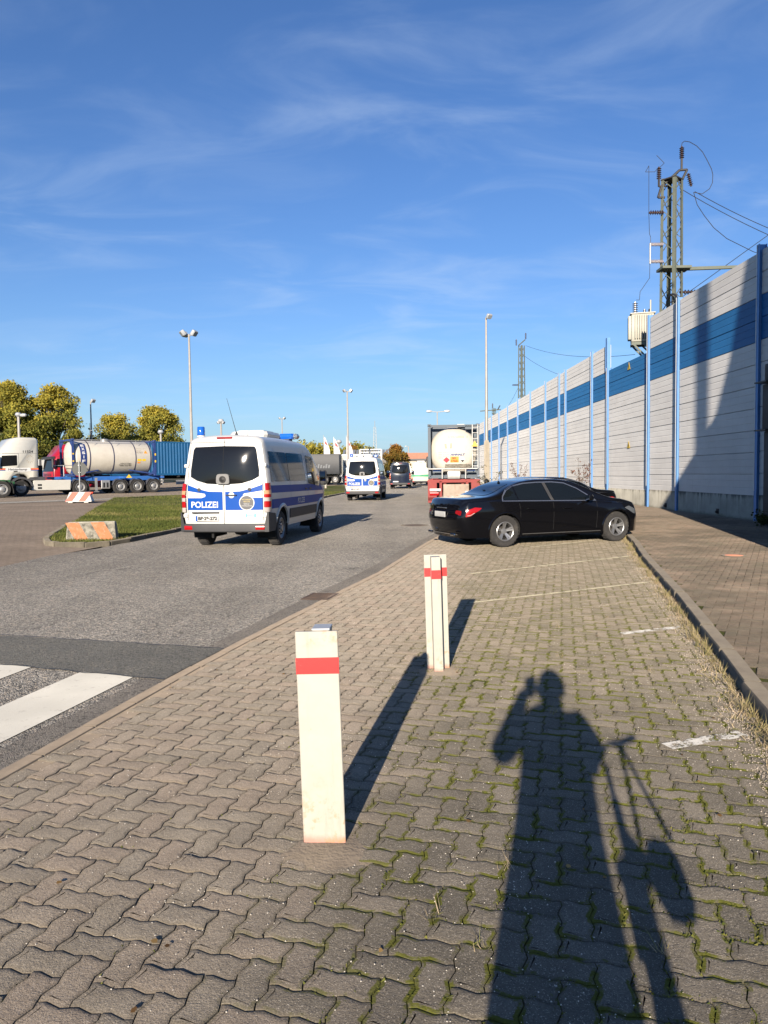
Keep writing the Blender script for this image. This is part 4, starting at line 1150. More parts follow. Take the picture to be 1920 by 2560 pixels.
# ================================================================== lamp masts
M_lamp = mat('lamp_pole_steel', (.36, .34, .31), .5, .3, var=.1, dirt=(.2, .15, .11), dirt_amt=.3)
M_lampbase = mat('lamp_base_beige', (.36, .32, .25), .8, var=.12)
M_head = mat('flood_housing', (.45, .46, .46), .35, .2, var=.05); M_glass = mat('flood_glass', (.25, .28, .3), .08)
def lamp_mast(label, x, y, h, heads, r0=.10, r1=.05, base=None, name='lamp_mast', group='light masts'):
    t = thing(name, label, 'lamp mast', (x, y, gz(x, y)), 0, group); H = h - gz(x, y)
    b = MB()
    if base: b.tube((0, 0, base - .02), (0, 0, H), r0, r1, 12)
    else: b.tube((0, 0, 0), (0, 0, H), r0, r1, 10)
    b.build('pole', M_lamp, t)
    if base: b = MB(); b.tube((0, 0, 0), (0, 0, base), r0 * 1.65, r0 * 1.55, 12); b.lathe([(r0 * 1.55, base), (r0 * 1.05, base + .15)], n=12, caps=False); b.build('pole_base', M_lampbase, t)
    for kind, a, s in heads:
        ca_, sa_ = math.cos(a), math.sin(a)
        if kind == 'flood':
            b = MB(); b.M = Matrix.Translation((ca_ * s * .55, sa_ * s * .55, H + s * .05)) @ Matrix.Rotation(a, 4, 'Z') @ Matrix.Rotation(R(38), 4, 'Y')
            b.box((0, 0, 0), (s * .34, s * .62, s * .5), ch=s * .06); hd = b.build('floodlight', M_head, t)
            b = MB(); b.M = Matrix.Translation((ca_ * s * .55, sa_ * s * .55, H + s * .05)) @ Matrix.Rotation(a, 4, 'Z') @ Matrix.Rotation(R(38), 4, 'Y')
            b.box((s * .175, 0, 0), (s * .02, s * .52, s * .4)); b.build('lens', M_glass, hd)
            b = MB(); b.tube((0, 0, H - s * .15), (ca_ * s * .5, sa_ * s * .5, H - s * .05), s * .05, s * .05, 6); b.build('bracket', M_lamp, t)
        elif kind == 'arm':
            b = MB(); b.tube((0, 0, H), (ca_ * s * .8, sa_ * s * .8, H + .08), .05, .05, 6); b.build('bracket', M_lamp, t)
            b = MB(); b.M = Matrix.Translation((ca_ * s, sa_ * s, H + .12)) @ Matrix.Rotation(a, 4, 'Z'); b.lathe([(.0001, -.42), (.12, -.36), (.19, 0), (.15, .3), (.0001, .4)], (0, 0, 0), 'X', 10, False); b.build('lamp_head', M_head, t)
        elif kind == 'ball':
            b = MB(); b.lathe([(.05, H - .1), (s * .5, H), (s * .8, H + s * .35), (s * .55, H + s * .9), (.0001, H + s)], n=14, caps=False); b.build('lamp_head', M_head, t)
    return t
lamp_mast('tall rusty brown pole with one white floodlight right of the road tank truck', 6.05, 45, 10.9, [('flood', R(-60), .55), ('flood', R(-20), .4)], .10, .055, 3.3)
lamp_mast('tallest left mast with three floodlights above the near police van', -13.16, 50, 11.1, [('flood', R(-150), .75), ('flood', R(-20), .75), ('flood', R(150), .75)], .12, .06)
lamp_mast('tall mast with twin floodlights behind the second police van', -4.61, 88, 11.4, [('flood', R(-150), .7), ('flood', R(-10), .8)], .15, .08)
lamp_mast('thin mast with one floodlight rising behind the front of the tank trailer', -39.81, 100, 11.8, [('flood', R(-30), .95)], .14, .08)
lamp_mast('white lamp post with round head above the white truck cab', -38.2, 77, 8.0, [('ball', 0, .42), ('arm', R(-10), .55)], .16, .13)
lamp_mast('short white camera mast with two stacked heads left of the van aerial', -22.3, 100, 8.7, [('ball', 0, .55), ('flood', R(200), .7), ('flood', R(-20), .7)], .14, .12)
lamp_mast('low white lamp just visible over the van roof', -20.2, 102, 5.6, [('ball', 0, .55)], .12, .1)
lamp_mast('thin grey mast with small dark head right of the van light bar', -15.2, 108, 9.8, [('flood', R(-20), .7), ('flood', R(200), .6)], .11, .07)
lamp_mast('pale lamp post in front of the right hand autumn trees', -32.3, 106, 7.7, [('ball', 0, .55)], .16, .14)
lamp_mast('double armed street lamp above the grey tank container', 6.82, 100, 9.8, [('ball', 0, .01), ('arm', 0, 1.35), ('arm', R(180), 1.1)], .10, .07)
lamp_mast('faint far street lamp left of the rear tank truck', 6.7, 230, 9.9, [('arm', R(180), .8)], .2, .15)
lamp_mast('faint far street lamp between the flags', -12.9, 200, 9.9, [('ball', 0, 1.0)], .2, .15)
lm = thing('radio_mast', 'slender grey lattice radio mast on the horizon above the vans', 'radio mast', (-5.7, 360, gz(-5, 360)))
b = MB(); c = lattice(b, 2.4, 1.0, 24, 0, .06)
for k in range(16):
    for i in range(4): b.tube(c(24 * k / 16, i), c(24 * (k + 1) / 16, (i + 1) % 4), .06, .06, 3)
b.build('frame', M_lamp, lm, smooth=False)
b = MB(); b.tube((0, 0, 24), (0, 0, 27), .15, .1, 6); b.build('aerial', M_lamp, lm)

# ================================================================== flags
M_flag = mat('flag_cloth', (.72, .68, .68), .8, var=.08); M_flagred = mat('flag_red', (.55, .10, .10), .8)
def flag(label, x, y, h, seed, red=True):
    t = thing('flagpole', label, 'flag', (x, y, gz(x, y)), R(-15 + seed * 9), 'white flags on poles'); H = h - gz(x, y)
    b = MB(); b.tube((0, 0, 0), (0, 0, H), .05, .035, 8); b.build('pole', M_galv, t)
    b = MB(); n, m_ = 6, 16; V_ = []
    for j in range(m_ + 1):
        z = H - .25 - 3.6 * j / m_
        for i in range(n + 1):
            u = i / n; w = .95 * (.45 + .55 * math.sin(min(1, j / m_ * 1.7 + .1) * 1.4)) * (1 - .15 * j / m_)
            V_.append((.05 + u * w, .10 * math.sin(u * 7 + j * .5 + seed) * u, z - u * u * .9 * (1 - j / m_) - .1 * u))
    b.add(V_, [(j * (n + 1) + i, j * (n + 1) + i + 1, (j + 1) * (n + 1) + i + 1, (j + 1) * (n + 1) + i) for j in range(m_) for i in range(n)])
    cl = b.build('cloth', M_flag, t)
    if red:
        b = MB(); vs_ = [Vector(V_[j * (n + 1) + i]) + Vector((0, -.02, 0)) for j in range(2, 5) for i in range(1, 5)]; b.add(vs_, [(a * 4 + i, a * 4 + i + 1, a * 4 + 5 + i, a * 4 + 4 + i) for a in range(2) for i in range(3)]); b.build('emblem', M_flagred, cl)
flag('leftmost white flag with red emblem beside the dark trailer', -8.5, 100, 6.9, 0)
flag('middle white flag with red emblem left of the second police van', -7.13, 100, 6.65, 1)
flag('right white flag partly hidden by the lamp mast', -5.45, 100, 6.8, 2)
# ================================================================== vehicle helpers
M_white = mat('van_paint_white', (.56, .56, .535), .32, var=.03, coat=.35, dirt=(.35, .33, .3), dirt_amt=.12)
M_blue = mat('livery_blue', (.004, .065, .32), .5, var=.03, spec=.15)
M_navy = mat('van_paint_navy', (.012, .018, .036), .14, var=.05, coat=.25)
M_cream = mat('van_paint_cream', (.50, .50, .40), .35, var=.03, coat=.3)
M_green = mat('livery_green', (.02, .26, .12), .35)
M_dglass = mat('tinted_glass', (.008, .008, .008), .05, var=.0, spec=.45)
M_plast = mat('black_plastic', (.035, .036, .038), .55, var=.1, dirt=(.10, .09, .08), dirt_amt=.25)
M_rub = mat('tyre_rubber', (.028, .027, .026), .85, var=.15, dirt=(.10, .09, .075), dirt_amt=.4, dscale=6)
M_rim = mat('rim_steel', (.30, .30, .30), .4, .7, var=.1)
M_alloy = mat('rim_alloy', (.33, .33, .33), .35, .7, var=.05)
M_disc = mat('brake_steel', (.07, .065, .06), .5, .4)
M_under = mat('underbody', (.012, .012, .012), .9)
M_lred = mat('lamp_red', (.34, .006, .008), .2, spec=.4, coat=.2, var=.02)
M_lredd = mat('lamp_red_dark', (.25, .006, .008), .15, coat=.6)
M_lclr = mat('lamp_clear', (.40, .36, .33), .15, coat=.6)
M_lamb = mat('lamp_amber', (.55, .26, .13), .15, coat=.5)
M_beac = mat('beacon_blue', (.01, .11, .50), .1, coat=.8, spec=.7)
M_beacl = mat('beacon_blue_light', (.10, .42, .75), .1, coat=.8)
M_print = flat_mat('print_white', (.64, .64, .62), .5)
M_plate = flat_mat('plate_white', (.52, .52, .5), .4)
M_chrome = mat('chrome', (.6, .6, .6), .12, 1.0, var=.02)
M_sil = mat('silver_trim', (.5, .5, .5), .25, .9, var=.02)
M_hlt = mat('headlamp_smoked', (.10, .11, .12), .1, coat=.6)
M_mirr = mat('mirror_glass', (.55, .6, .65), .03, 1.0, var=0)
M_yprint = flat_mat('print_yellow', (.65, .50, .15), .5)
M_dstick = flat_mat('sticker_dark', (.07, .07, .075), .5)

def wheel(parent, x, y, r_, w, style, side, rim_mat=None, tyre_mat=None):
    """side +1: outer face towards +y"""
    t = MB(); rr = r_ * .62
    s = side
    prof = [(rr, -w / 2 + .01), (rr + .02, -w / 2), (r_ * .93, -w / 2 + .004), (r_ * .99, -w / 2 + .03), (r_, -w * .2), (r_, w * .2), (r_ * .99, w / 2 - .03), (r_ * .93, w / 2 - .004), (rr + .02, w / 2), (rr, w / 2 - .01)]
    t.lathe(prof + [prof[0]], axis='Y', n=36, caps=False)
    for k in range(28):        # tread grooves
        a = 2 * math.pi * k / 28; t.M = Matrix.Rotation(a, 4, 'Y'); t.box((0, 0, r_ + .001), (r_ * .10, w * .8, .006)); t.M = Matrix.Identity(4)
    o = t.build('tyre', tyre_mat or M_rub, parent); o.location = (x, y, r_)
    b = MB(); e = w / 2
    def L(p): return [(a, h * s) for a, h in p]
    if style == 'alloy':
        b.lathe(L([(rr, -e + .02), (rr, e - .012), (rr - .012, e - .004), (rr - .025, e - .012), (rr - .03, -.02)]), axis='Y', n=36, caps=False)
        b.lathe(L([(.0001, e - .055), (.055, e - .058), (.07, e - .08)]), axis='Y', n=20, caps=False)
        for k in range(5):
            for d_ in (-.14, .14):
                a = 2 * math.pi * k / 5 + .3
                p0 = Vector((math.cos(a + d_ * 1.2) * .055, s * (e - .065), math.sin(a + d_ * 1.2) * .055)); p1 = Vector((math.cos(a + d_) * (rr - .015), s * (e - .02), math.sin(a + d_) * (rr - .015)))
                dr = (p1 - p0); pr = dr.cross(Vector((0, 1, 0))).normalized()
                P = []
                for p, ww in ((p0, .014), (p1, .019)):
                    P += [p - pr * ww, p + pr * ww, p + pr * ww + Vector((0, -s * .03, 0)), p - pr * ww + Vector((0, -s * .03, 0))]
                b.add(P, [(0, 1, 5, 4), (1, 2, 6, 5), (2, 3, 7, 6), (3, 0, 4, 7)])
        rim = b.build('rim', M_alloy, o)
        d2 = MB(); d2.lathe(L([(.0001, e - .12), (rr * .52, e - .12), (rr * .52, e - .14)]), axis='Y', n=28, caps=False); d2.build('brake_disc', M_disc, o)
        d3 = MB(); d3.lathe(L([(rr - .02, -e + .03), (.0001, -e + .03)]), axis='Y', n=24, caps=False); d3.build('backing', M_under, o)
    else:
        dish = .05 if style == 'steel' else .02
        if style == 'truck_front': P = [(rr, e - .01), (rr - .02, e - .005), (rr - .04, e + .0), (rr * .62, e + .03), (rr * .5, e + .03), (rr * .42, e + .09), (.0001, e + .10)]
        elif style == 'truck_rear': P = [(rr, e - .01), (rr - .02, e - .005), (rr - .035, e - .03), (rr * .72, e - .13), (rr * .6, e - .14), (rr * .5, e - .04), (rr * .42, e - .02), (.0001, e - .01)]
        else: P = [(rr, e - .012), (rr - .014, e - .004), (rr - .03, e - .03), (rr * .7, e - dish), (rr * .45, e - .012), (rr * .3, e - .012), (rr * .28, e + .01), (.0001, e + .012)]
        b.lathe(L(P), axis='Y', n=32, caps=False)
        rim = b.build('rim', rim_mat or M_rim, o)
        k_n = 10; rad = rr * (.5 if style != 'steel' else .58)
        h = MB()
        for k in range(k_n):
            a = 2 * math.pi * k / k_n; y_ = e + (.032 if style == 'truck_front' else (-.09 if style == 'truck_rear' else -.02))
            h.tube((math.cos(a) * rad, s * (y_ - .02), math.sin(a) * rad), (math.cos(a) * rad, s * (y_ + .012), math.sin(a) * rad), rr * .055, rr * .055, 6)
            if style != 'steel': h.tube((math.cos(a + .3) * rr * .78, s * (y_ - .02), math.sin(a + .3) * rr * .78), (math.cos(a + .3) * rr * .78, s * (e + (.018 if style == 'truck_front' else -.10)), math.sin(a + .3) * rr * .78), rr * .09, rr * .09, 8)
        h.build('hub_bolts', M_under if style != 'truck_front' else M_galv, o)
        d3 = MB(); d3.lathe(L([(rr, -e + .03), (.0001, -e + .03)]), axis='Y', n=20, caps=False); d3.build('backing', M_under, o)
    return o

class Shell:
    """lofted car body. sec(x) gives the half section [(y,z)...] from the sill to the roof centre"""
    def __init__(s, sec, x0, x1, rearx=None, frontx=None, blend=.6):
        s.sec, s.x0, s.x1 = sec, x0, x1
        s.rearx = rearx or (lambda y, z: x0); s.frontx = frontx or (lambda y, z: x1); s.bl = blend
    def X(s, x, y, z):
        a = max(0, 1 - (x - s.x0) / s.bl); b = max(0, 1 - (s.x1 - x) / s.bl)
        return x + a * (s.rearx(y, z) - s.x0) + b * (s.frontx(y, z) - s.x1)
    def side(s, x, z, sgn, eps=.004):
        sc = s.sec(x)
        for (y0, z0), (y1, z1) in zip(sc[:-1], sc[1:]):
            if z0 <= z <= z1 and z1 > z0:
                y = y0 + (y1 - y0) * (z - z0) / (z1 - z0); return (s.X(x, y, z), sgn * (y + eps), z)
        y = sc[0][0] if z < sc[0][1] else sc[-3][0]
        return (s.X(x, y, z), sgn * (y + eps), z)
    def top(s, x, y, eps=.004):
        sc = s.sec(x); a = abs(y)
        for (y1, z1), (y0, z0) in zip(reversed(sc[:-1]), reversed(sc[1:])):   # from the centre outwards
            if y0 - 1e-6 <= a <= y1 + 1e-6:
                t = (a - y0) / max(1e-6, y1 - y0); z = z0 + (z1 - z0) * t; return (s.X(x, a, z), y, z + eps)
        return (s.X(x, a, sc[-4][1]), y, sc[-4][1] + eps)
    def mesh(s, name, m_, parent, stations, arches=(), arch_rows=8):
        N = len(s.sec(s.x0)); W = 2 * N - 1; b = MB(); V_ = []
        for x in stations:
            sc = s.sec(x)
            row = [(s.X(x, y, z), -y, z) for y, z in sc] + [(s.X(x, y, z), y, z) for y, z in reversed(sc[:-1])]
            V_ += row
        V_ = [list(v) for v in V_]
        ns = len(stations)
        def inside(i):
            j = i % W; jj = min(j, W - 1 - j)
            if jj > arch_rows: return None
            x, y, z = V_[i]
            for (cx, cz, rr) in arches:
                d_ = math.hypot(x - cx, z - cz)
                if d_ < rr: return (cx, cz, rr, d_)
            return None
        ins = [inside(i) for i in range(len(V_))]
        F = []; used = set()
        for i in range(ns - 1):
            for j in range(W - 1):
                q = (i * W + j, (i + 1) * W + j, (i + 1) * W + j + 1, i * W + j + 1)
                if sum(1 for k in q if ins[k]) >= 3: continue
                F.append(q); used.update(q)
        for i in used:
            if ins[i]:
                cx, cz, rr, d_ = ins[i]; x, y, z = V_[i]; k = rr / max(d_, .01)
                V_[i][0] = cx + (x - cx) * k; V_[i][2] = cz + (z - cz) * k
        # end caps: bands between right and left
        for base, fx in ((0, s.rearx), ((ns - 1) * W, s.frontx)):
            K = 10; prev = None
            for j in range(N):
                y, z = -V_[base + j][1], V_[base + j][2]
                row = [base + j]
                for k in range(1, K):
                    yy = -y + 2 * y * k / K
                    if j == N - 1: row.append(base + j); continue
                    V_.append([fx(abs(yy), z), yy, z]); row.append(len(V_) - 1)
                row.append(base + W - 1 - j)
                if prev:
                    for k in range(K):
                        q = [prev[k], prev[k + 1], row[k + 1], row[k]]; q2 = []
                        for a in q:
                            if a not in q2: q2.append(a)
                        if len(q2) >= 3: F.append(tuple(q2) if base else tuple(reversed(q2)))
                prev = row
        b.v = [tuple(v) for v in V_]; b.f = F; b.m = [0] * len(F)
        return b.build(name, m_, parent, ang=38)
    def arch_liner(s, name, m_, parent, cx, cz, rr, sgn, depth=.34, flare=None):
        b = MB(); n = 22; P = []
        for k in range(n + 1):
            a = math.pi * (-.12 + 1.24 * k / n); x, z = cx + rr * math.cos(a), max(cz + rr * math.sin(a), .12)
            y = s.side(x, max(z, s.sec(cx)[0][1]), 1, 0)[1]
            P += [(x, sgn * (y + .003), z), (x, sgn * (y - depth), z)]
        b.add(P, [(2 * k, 2 * k + 2, 2 * k + 3, 2 * k + 1) for k in range(n)])
        P2 = [P[2 * k + 1] for k in range(n + 1)] + [(cx + rr, P[1][1], .2), (cx - rr, P[1][1], .2)]
        b.add(P2, [tuple(range(len(P2)))])
        b.build(name, m_, parent)
        if flare:
            fm, fw = flare; b = MB(); P = []
            z_min = s.sec(cx)[0][1]
            ks = [k for k in range(n + 1) if cz + rr * math.sin(math.pi * (-.12 + 1.24 * k / n)) >= z_min - .02]
            for k in ks:
                a = math.pi * (-.12 + 1.24 * k / n)
                for rad, e in ((rr - .012, -.02), (rr - .006, .018), (rr + fw * .5, .026), (rr + fw, .004)):
                    x, z = cx + rad * math.cos(a), cz + rad * math.sin(a); y = s.side(x, max(z, z_min), 1, 0)[1]; P.append((x, sgn * (y + e), z))
            m4 = len(ks); b.add(P, [(4 * k + j, 4 * k + j + 1, 4 * k + 5 + j, 4 * k + 4 + j) for k in range(m4 - 1) for j in range(3)])
            b.build('arch_flare', fm, parent)

# ================================================================== panel van
def make_van(name, label, kind, plate=None, group=None):
    t = thing(name, label, 'police van' if kind != 'navy' else 'van', (0, 0, 0), 0, group)
    body_m = {'police': M_white, 'navy': M_navy, 'old': M_cream}[kind]
    X0, X1 = -1.06, 4.66
    ZR = {'police': 2.46, 'navy': 2.44, 'old': 2.62}[kind]
    topz = [(-1.06, ZR - .05), (-.9, ZR), (1.0, ZR + .02), (2.4, ZR), (2.75, ZR - .05), (3.1, ZR - .22), (3.75, 1.72), (4.0, 1.50), (4.35, 1.34), (4.58, 1.16), (4.66, .98)]
    wid = [(-1.06, .955), (-.98, .985), (-.8, 1.0), (3.0, 1.0), (3.8, .98), (4.3, .93), (4.55, .84), (4.66, .74)]
    sidew = [(.40, .93), (.55, .965), (.85, .985), (1.15, .99), (1.25, .982), (1.42, .965), (2.0, .885), (2.3, .83), (2.45, .79), (2.7, .75)]
    def sec(x):
        zt = smooth_interp(topz, x); w = smooth_interp(wid, x); out = []
        rc = .17 if zt > 2 else .14
        zs = zt - rc; z0 = .42
        for k in range(17):
            z = z0 + (zs - z0) * k / 16; out.append((smooth_interp(sidew, z) * w, z))
        ys = out[-1][0]; ry = .26 if zt > 2 else .22
        for k in range(1, 6):
            a = math.pi / 2 * k / 5; out.append((ys - ry * (1 - math.cos(a)), zs + (rc - .03) * math.sin(a)))
        y5, z5 = out[-1]
        for k in range(1, 5): u = k / 4; out.append((y5 * (1 - u), z5 + .03 * (1 - (1 - u) ** 2)))
        out[-1] = (0.0, out[-1][1]); return out
    rearx = lambda y, z: X0 + max(0, z - 1.25) * .10 + .065 * (y / .95) ** 2 + .02 * (y / .95) ** 4 + .01 * max(0, .8 - z)
    frontx = lambda y, z: X1 - .12 * (y / .9) ** 2 - .10 * max(0, z - .7)
    S = Shell(sec, X0, X1, rearx, frontx, .45)
    WR = .385; arches = [(0, WR, .50), (3.665, WR, .50)]
    st = sorted(set([X0, X0 + .03, X0 + .07, X0 + .13, X0 + .2] + [X0 + .2 + .06 * k for k in range(1, 90) if X0 + .2 + .06 * k < X1] + [X1]))
    S.mesh('body', body_m, t, st, arches, 9)
    b = MB(); b.box((1.8, 0, .50), (5.2, 1.3, .26)); b.box((1.8, 0, .40), (3.6, .35, .2)); b.tube((-.0, -.75, WR), (0, .75, WR), .06, .06, 8); b.lathe([(.0001, -.17), (.15, -.12), (.17, 0), (.15, .12), (.0001, .17)], (0, 0, WR), 'Y', 14, False); b.tube((-.9, .35, .45), (-.4, .3, .45), .05, .05, 8); b.box((-.95, .3, .30), (.06, .05, .12))
    b.build('underbody', M_under, t)
    for cx, cz, rr in arches:
        for sgn in (1, -1): S.arch_liner('wheel_arch', M_under, t, cx, cz, rr, sgn, .40, (body_m, .07))
    for x in (0, 3.665):
        for sgn in (1, -1): wheel(t, x, sgn * .83, WR, .245, 'steel', sgn)
    rf = lambda u, v, e=.006: (rearx(abs(u), v) - e, u, v)      # u: +y is left
    RF = lambda u, v: rf(u, v)
    RG = lambda u, v: rf(u, v, .012)
    RW = lambda u, v: rf(u, v, .012 + .055 * max(0, 1 - (u / .765) ** 2) * max(0, 1 - ((v - 1.79) / .44) ** 2) ** .5 + .0)
    SG = .006
    # rear doors: gap, windows
    if kind != 'old':
        for s in (1, -1):
            win = [(s * .002, 1.40), (s * .38, 1.42), (s * .62, 1.485), (s * .765, 1.56), (s * .765, 1.70), (s * .70, 2.14), (s * .66, 2.20), (s * .002, 2.215)]
            patch('rear_window', win, RW, M_dglass, t, .06, rim=(.03, 0, 0))
    else:
        pass
    patch('door_gap', [(-.004, .55), (.004, .55), (.004, 2.36), (-.004, 2.36)], lambda u, v: rf(u, v, (.0135 + .055 * max(0, 1 - ((v - 1.79) / .44) ** 2) ** .5) if 1.36 < v < 2.22 else .009), M_under, t, .04)
    for s in (1, -1):      # outer door seam following the corner
        patch('door_seam', [(s * .842, .62), (s * .850, .62), (s * .842, 1.5), (s * .775, 2.30), (s * .768, 2.30), (s * .834, 1.5)], RF, M_under, t, .2)
    patch('door_seam', [(-.768, 2.295), (.768, 2.295), (.768, 2.303), (-.768, 2.303)], RF, M_under, t, .2)
    if kind == 'police':
        for s in (1, -1):
            up = [(s * .03, .845), (s * .842, .845), (s * .842, 1.105), (s * .52, 1.105), (s * .43, 1.13), (s * .415, 1.165), (s * .44, 1.20), (s * .56, 1.215), (s * .842, 1.26), (s * .842, 1.39), (s * .60, 1.305), (s * .36, 1.245), (s * .03, 1.235)]
            patch('livery_stripe', up if s > 0 else up, RF, M_blue, t, .12)
        text_obj('lettering', 'POLIZEI', .2, M_print, t, None, None, None, .62, .135, warp=lambda a, c: rf(.755 - a, .895 + c, .011), bold=.004)
        patch('sticker_ring', circle2(-.50, 1.0, .165, 28), lambda u, v: rf(u, v, .010), M_print, t, .1)
        patch('sticker', circle2(-.50, 1.0, .148, 28), lambda u, v: rf(u, v, .013), M_dstick, t, .1)
        for k, (s_, m_) in enumerate((('MIT SICHERHEIT', M_yprint), ('VIELFALTIG', M_yprint), ('komm zur', M_print), ('bundespolizei.de', M_print))):
            w_ = (.20, .14, .12, .22)[k]
            text_obj('sticker_lettering', s_, .05, m_, t, None, None, None, w_, .026, warp=lambda a, c, w_=w_, k=k: rf(-.50 + w_ / 2 - a, 1.055 - k * .045 + c, .016))
        patch('info_sticker', [(-.47, .69), (-.69, .69), (-.69, .77), (-.47, .77)], RG, mat('sticker_blue', (.10, .33, .68), .4), t, .2)
        for z0 in (.705, .738): patch('sticker_line', [(-.50, z0), (-.66, z0), (-.66, z0 + .014), (-.50, z0 + .014)], lambda u, v: rf(u, v, .016), M_print, t, .2)
        b = MB()      # camera housing at the foot of the rear glass
        b.prism(rounded([(-.155, 1.395), (.155, 1.395), (.14, 1.62), (-.14, 1.62)], .07), -1.125, -1.04, 'YZ'); b.build('camera_housing', mat('housing_grey', (.16, .16, .155), .5), t, bevel=.008)
        b = MB(); b.lathe([(.075, 1.08), (.075, 1.14), (.055, 1.14), (.05, 1.13), (.0001, 1.145)], (0, 0, 1.50), 'X', 20, False); b.M = Matrix.Identity(4)
        o = b.build('camera_lens', M_blk, t); 
        for v in o.data.vertices: v.co.x = -v.co.x
        o.data.flip_normals()
    if kind == 'navy':
        patch('rear_sign', [(-.25, 2.02), (-.55, 2.0), (-.55, 2.12), (-.25, 2.14)], lambda u, v: rf(u, v, .016), M_print, t, .2)
    if kind == 'old':
        patch('livery_stripe', [(-.93, 1.02), (.93, 1.02), (.93, 1.24), (-.93, 1.24)], RF, M_green, t, .15)
        patch('livery_line', [(-.93, .95), (.93, .95), (.93, .985), (-.93, .985)], RF, M_green, t, .15)
    for s in (1, -1):
        if kind != 'old' and kind != 'navy':
            b = MB(); b.lathe([(.0001, .0), (.036, .003), (.036, .02), (.0001, .022)], (0, 0, 0), 'X', 14, False); o = b.build('door_stop', M_plast, t); o.location = (rearx(.56, 1.25) - .025, s * .565, 1.285)
        for z in (.72, 1.80, 2.0 if kind == 'old' else 1.3):
            if z == 1.3: continue
            b = MB(); b.box((0, 0, 0), (.05, .10, .07), ch=.008); o = b.build('door_hinge', body_m, t); yy = .85 if z < 1.5 else .82; o.location = (rearx(yy, z) - .0, s * (yy + .05), z)
    # handle
    b = MB(); b.box((0, -.17, 1.165), (.03, .24, .022), ch=.008); o = b.build('door_handle', M_plast, t); o.location = (rearx(.2, 1.16) - .035, 0, 0)
    if kind == 'police':
        patch('handle_recess', circle2(-.17, 1.165, .065, 20), RG, M_white, t, .2)
        b = MB(); b.box((0, .42, .79), (.02, .62, .035), ch=.006); o = b.build('plate_light_bar', M_plast, t); o.location = (X0 - .005, 0, 0)
    # plate
    if plate is not None:
        pc = .385 if kind == 'police' else .42
        b = MB(); b.box((X0 - .018, pc, .665), (.008, .52, .115), ch=.003); pl_ = b.build('licence_plate', M_plate, t)
        patch('plate_flag', [(pc + .255, .612), (pc + .215, .612), (pc + .215, .718), (pc + .255, .718)], lambda u, v: (X0 - .0235, u, v), M_blue, pl_, .2)
        for z0, z1, y0, y1 in ((.608, .612, pc - .257, pc + .257), (.718, .722, pc - .257, pc + .257)): patch('plate_frame', [(y1, z0), (y0, z0), (y0, z1), (y1, z1)], lambda u, v: (X0 - .0236, u, v), M_blk, pl_, .6)
        if plate: text_obj('plate_lettering', plate, .1, M_blk, pl_, (X0 - .0238, pc + .20, .628), (0, -1, 0), (0, 0, 1), .43, .080, bold=.006)
    # bumper
    b = MB(); prof = []
    pts = []
    for k in range(13):
        u = -1 + 2 * k / 12; y = u * .965; x = X0 - .07 + .075 * abs(u) ** 5; pts.append((x, y))
    zz = [(.37, .03), (.39, .0), (.50, -.01), (.545, .0), (.555, .05)]
    V_ = [(x + dx, y, z) for x, y in pts for z, dx in zz]; m5 = len(zz)
    b.add(V_, [(i * m5 + j, (i + 1) * m5 + j, (i + 1) * m5 + j + 1, i * m5 + j + 1) for i in range(12) for j in range(m5 - 1)])
    b.add([(X0 + .02, -.93, .36), (X0 + .02, .93, .36), (X0 - .04, .93, .365), (X0 - .04, -.93, .365)], [(0, 1, 2, 3)])
    for s in (1, -1):     # upswept corner wrapping to the side
        P = []
        for x, yo, zt in ((X0 - .0, .972, .80), (X0 + .18, .985, .78), (X0 + .42, .992, .76), (X0 + .50, .992, .60)):
            P += [(x, s * (yo + .012), .38 if x < X0 + .45 else .52), (x, s * (yo + .014), zt)]
        b.add(P, [(0, 2, 3, 1), (2, 4, 5, 3), (4, 6, 7, 5)])
        b.add([(X0 - .0, s * .984, .38), (X0, s * .986, .80), (X0 - .02, s * .955, .80), (X0 - .02, s * .90, .55), (X0 - .02, s * .90, .38)], [(0, 1, 2, 3, 4)])
    b.build('rear_bumper', M_plast, t)
    for s in (1, -1):
        b = MB(); b.box((0, 0, 0), (.02, .20, .085), rz=-s * .12, ch=.01); o = b.build('reflector', M_lred, t); o.location = (X0 - .062 + .02, s * .80, .47)
    # tail lights
    for s in (1, -1):
        segs = [(.80, .90, M_lclr, 'lamp_lens'), (.90, 1.03, M_lred, 'lamp_lens'), (1.03, 1.11, M_lclr if kind != 'navy' else M_lamb, 'lamp_lens'), (1.11, 1.18, M_lred, 'lamp_lens'), (1.18, 1.265, M_lamb, 'lamp_lens'), (1.265, 1.42, M_lred, 'lamp_lens')]
        if kind == 'old': segs = [(.62, .8, M_lred, 'lamp_lens'), (.8, .93, M_lamb, 'lamp_lens')]
        tl = None
        for z0, z1, m_, nm in segs:
            b = MB()
            for j, z in enumerate((z0 + .002, z1 - .002)):
                for (x, y) in ((X0 + .15, .975), (X0 + .05, .972), (X0 - .0, .952), (X0 - .022, .90), (X0 - .022, .862)):
                    w_ = smooth_interp(sidew, z) / .985
                    b.v.append((x + rearx(.9, z) - X0 - .035, s * (y * w_ * (1.005) + .01), z))
            n5 = 5; b.f = [(i, i + 1, n5 + i + 1, n5 + i) for i in range(4)]; b.m = [0] * 4
            if tl is None: tl = b.build('tail_light', m_, t, ang=60)
            else: b.build('lamp_lens', m_, tl, ang=60)
    b = MB(); b.box((0, 0, 0), (.04, .36, .04), ch=.012); o = b.build('brake_light', M_lredd, t); o.location = (rearx(0, ZR - .06) + .0, 0, ZR - .07)
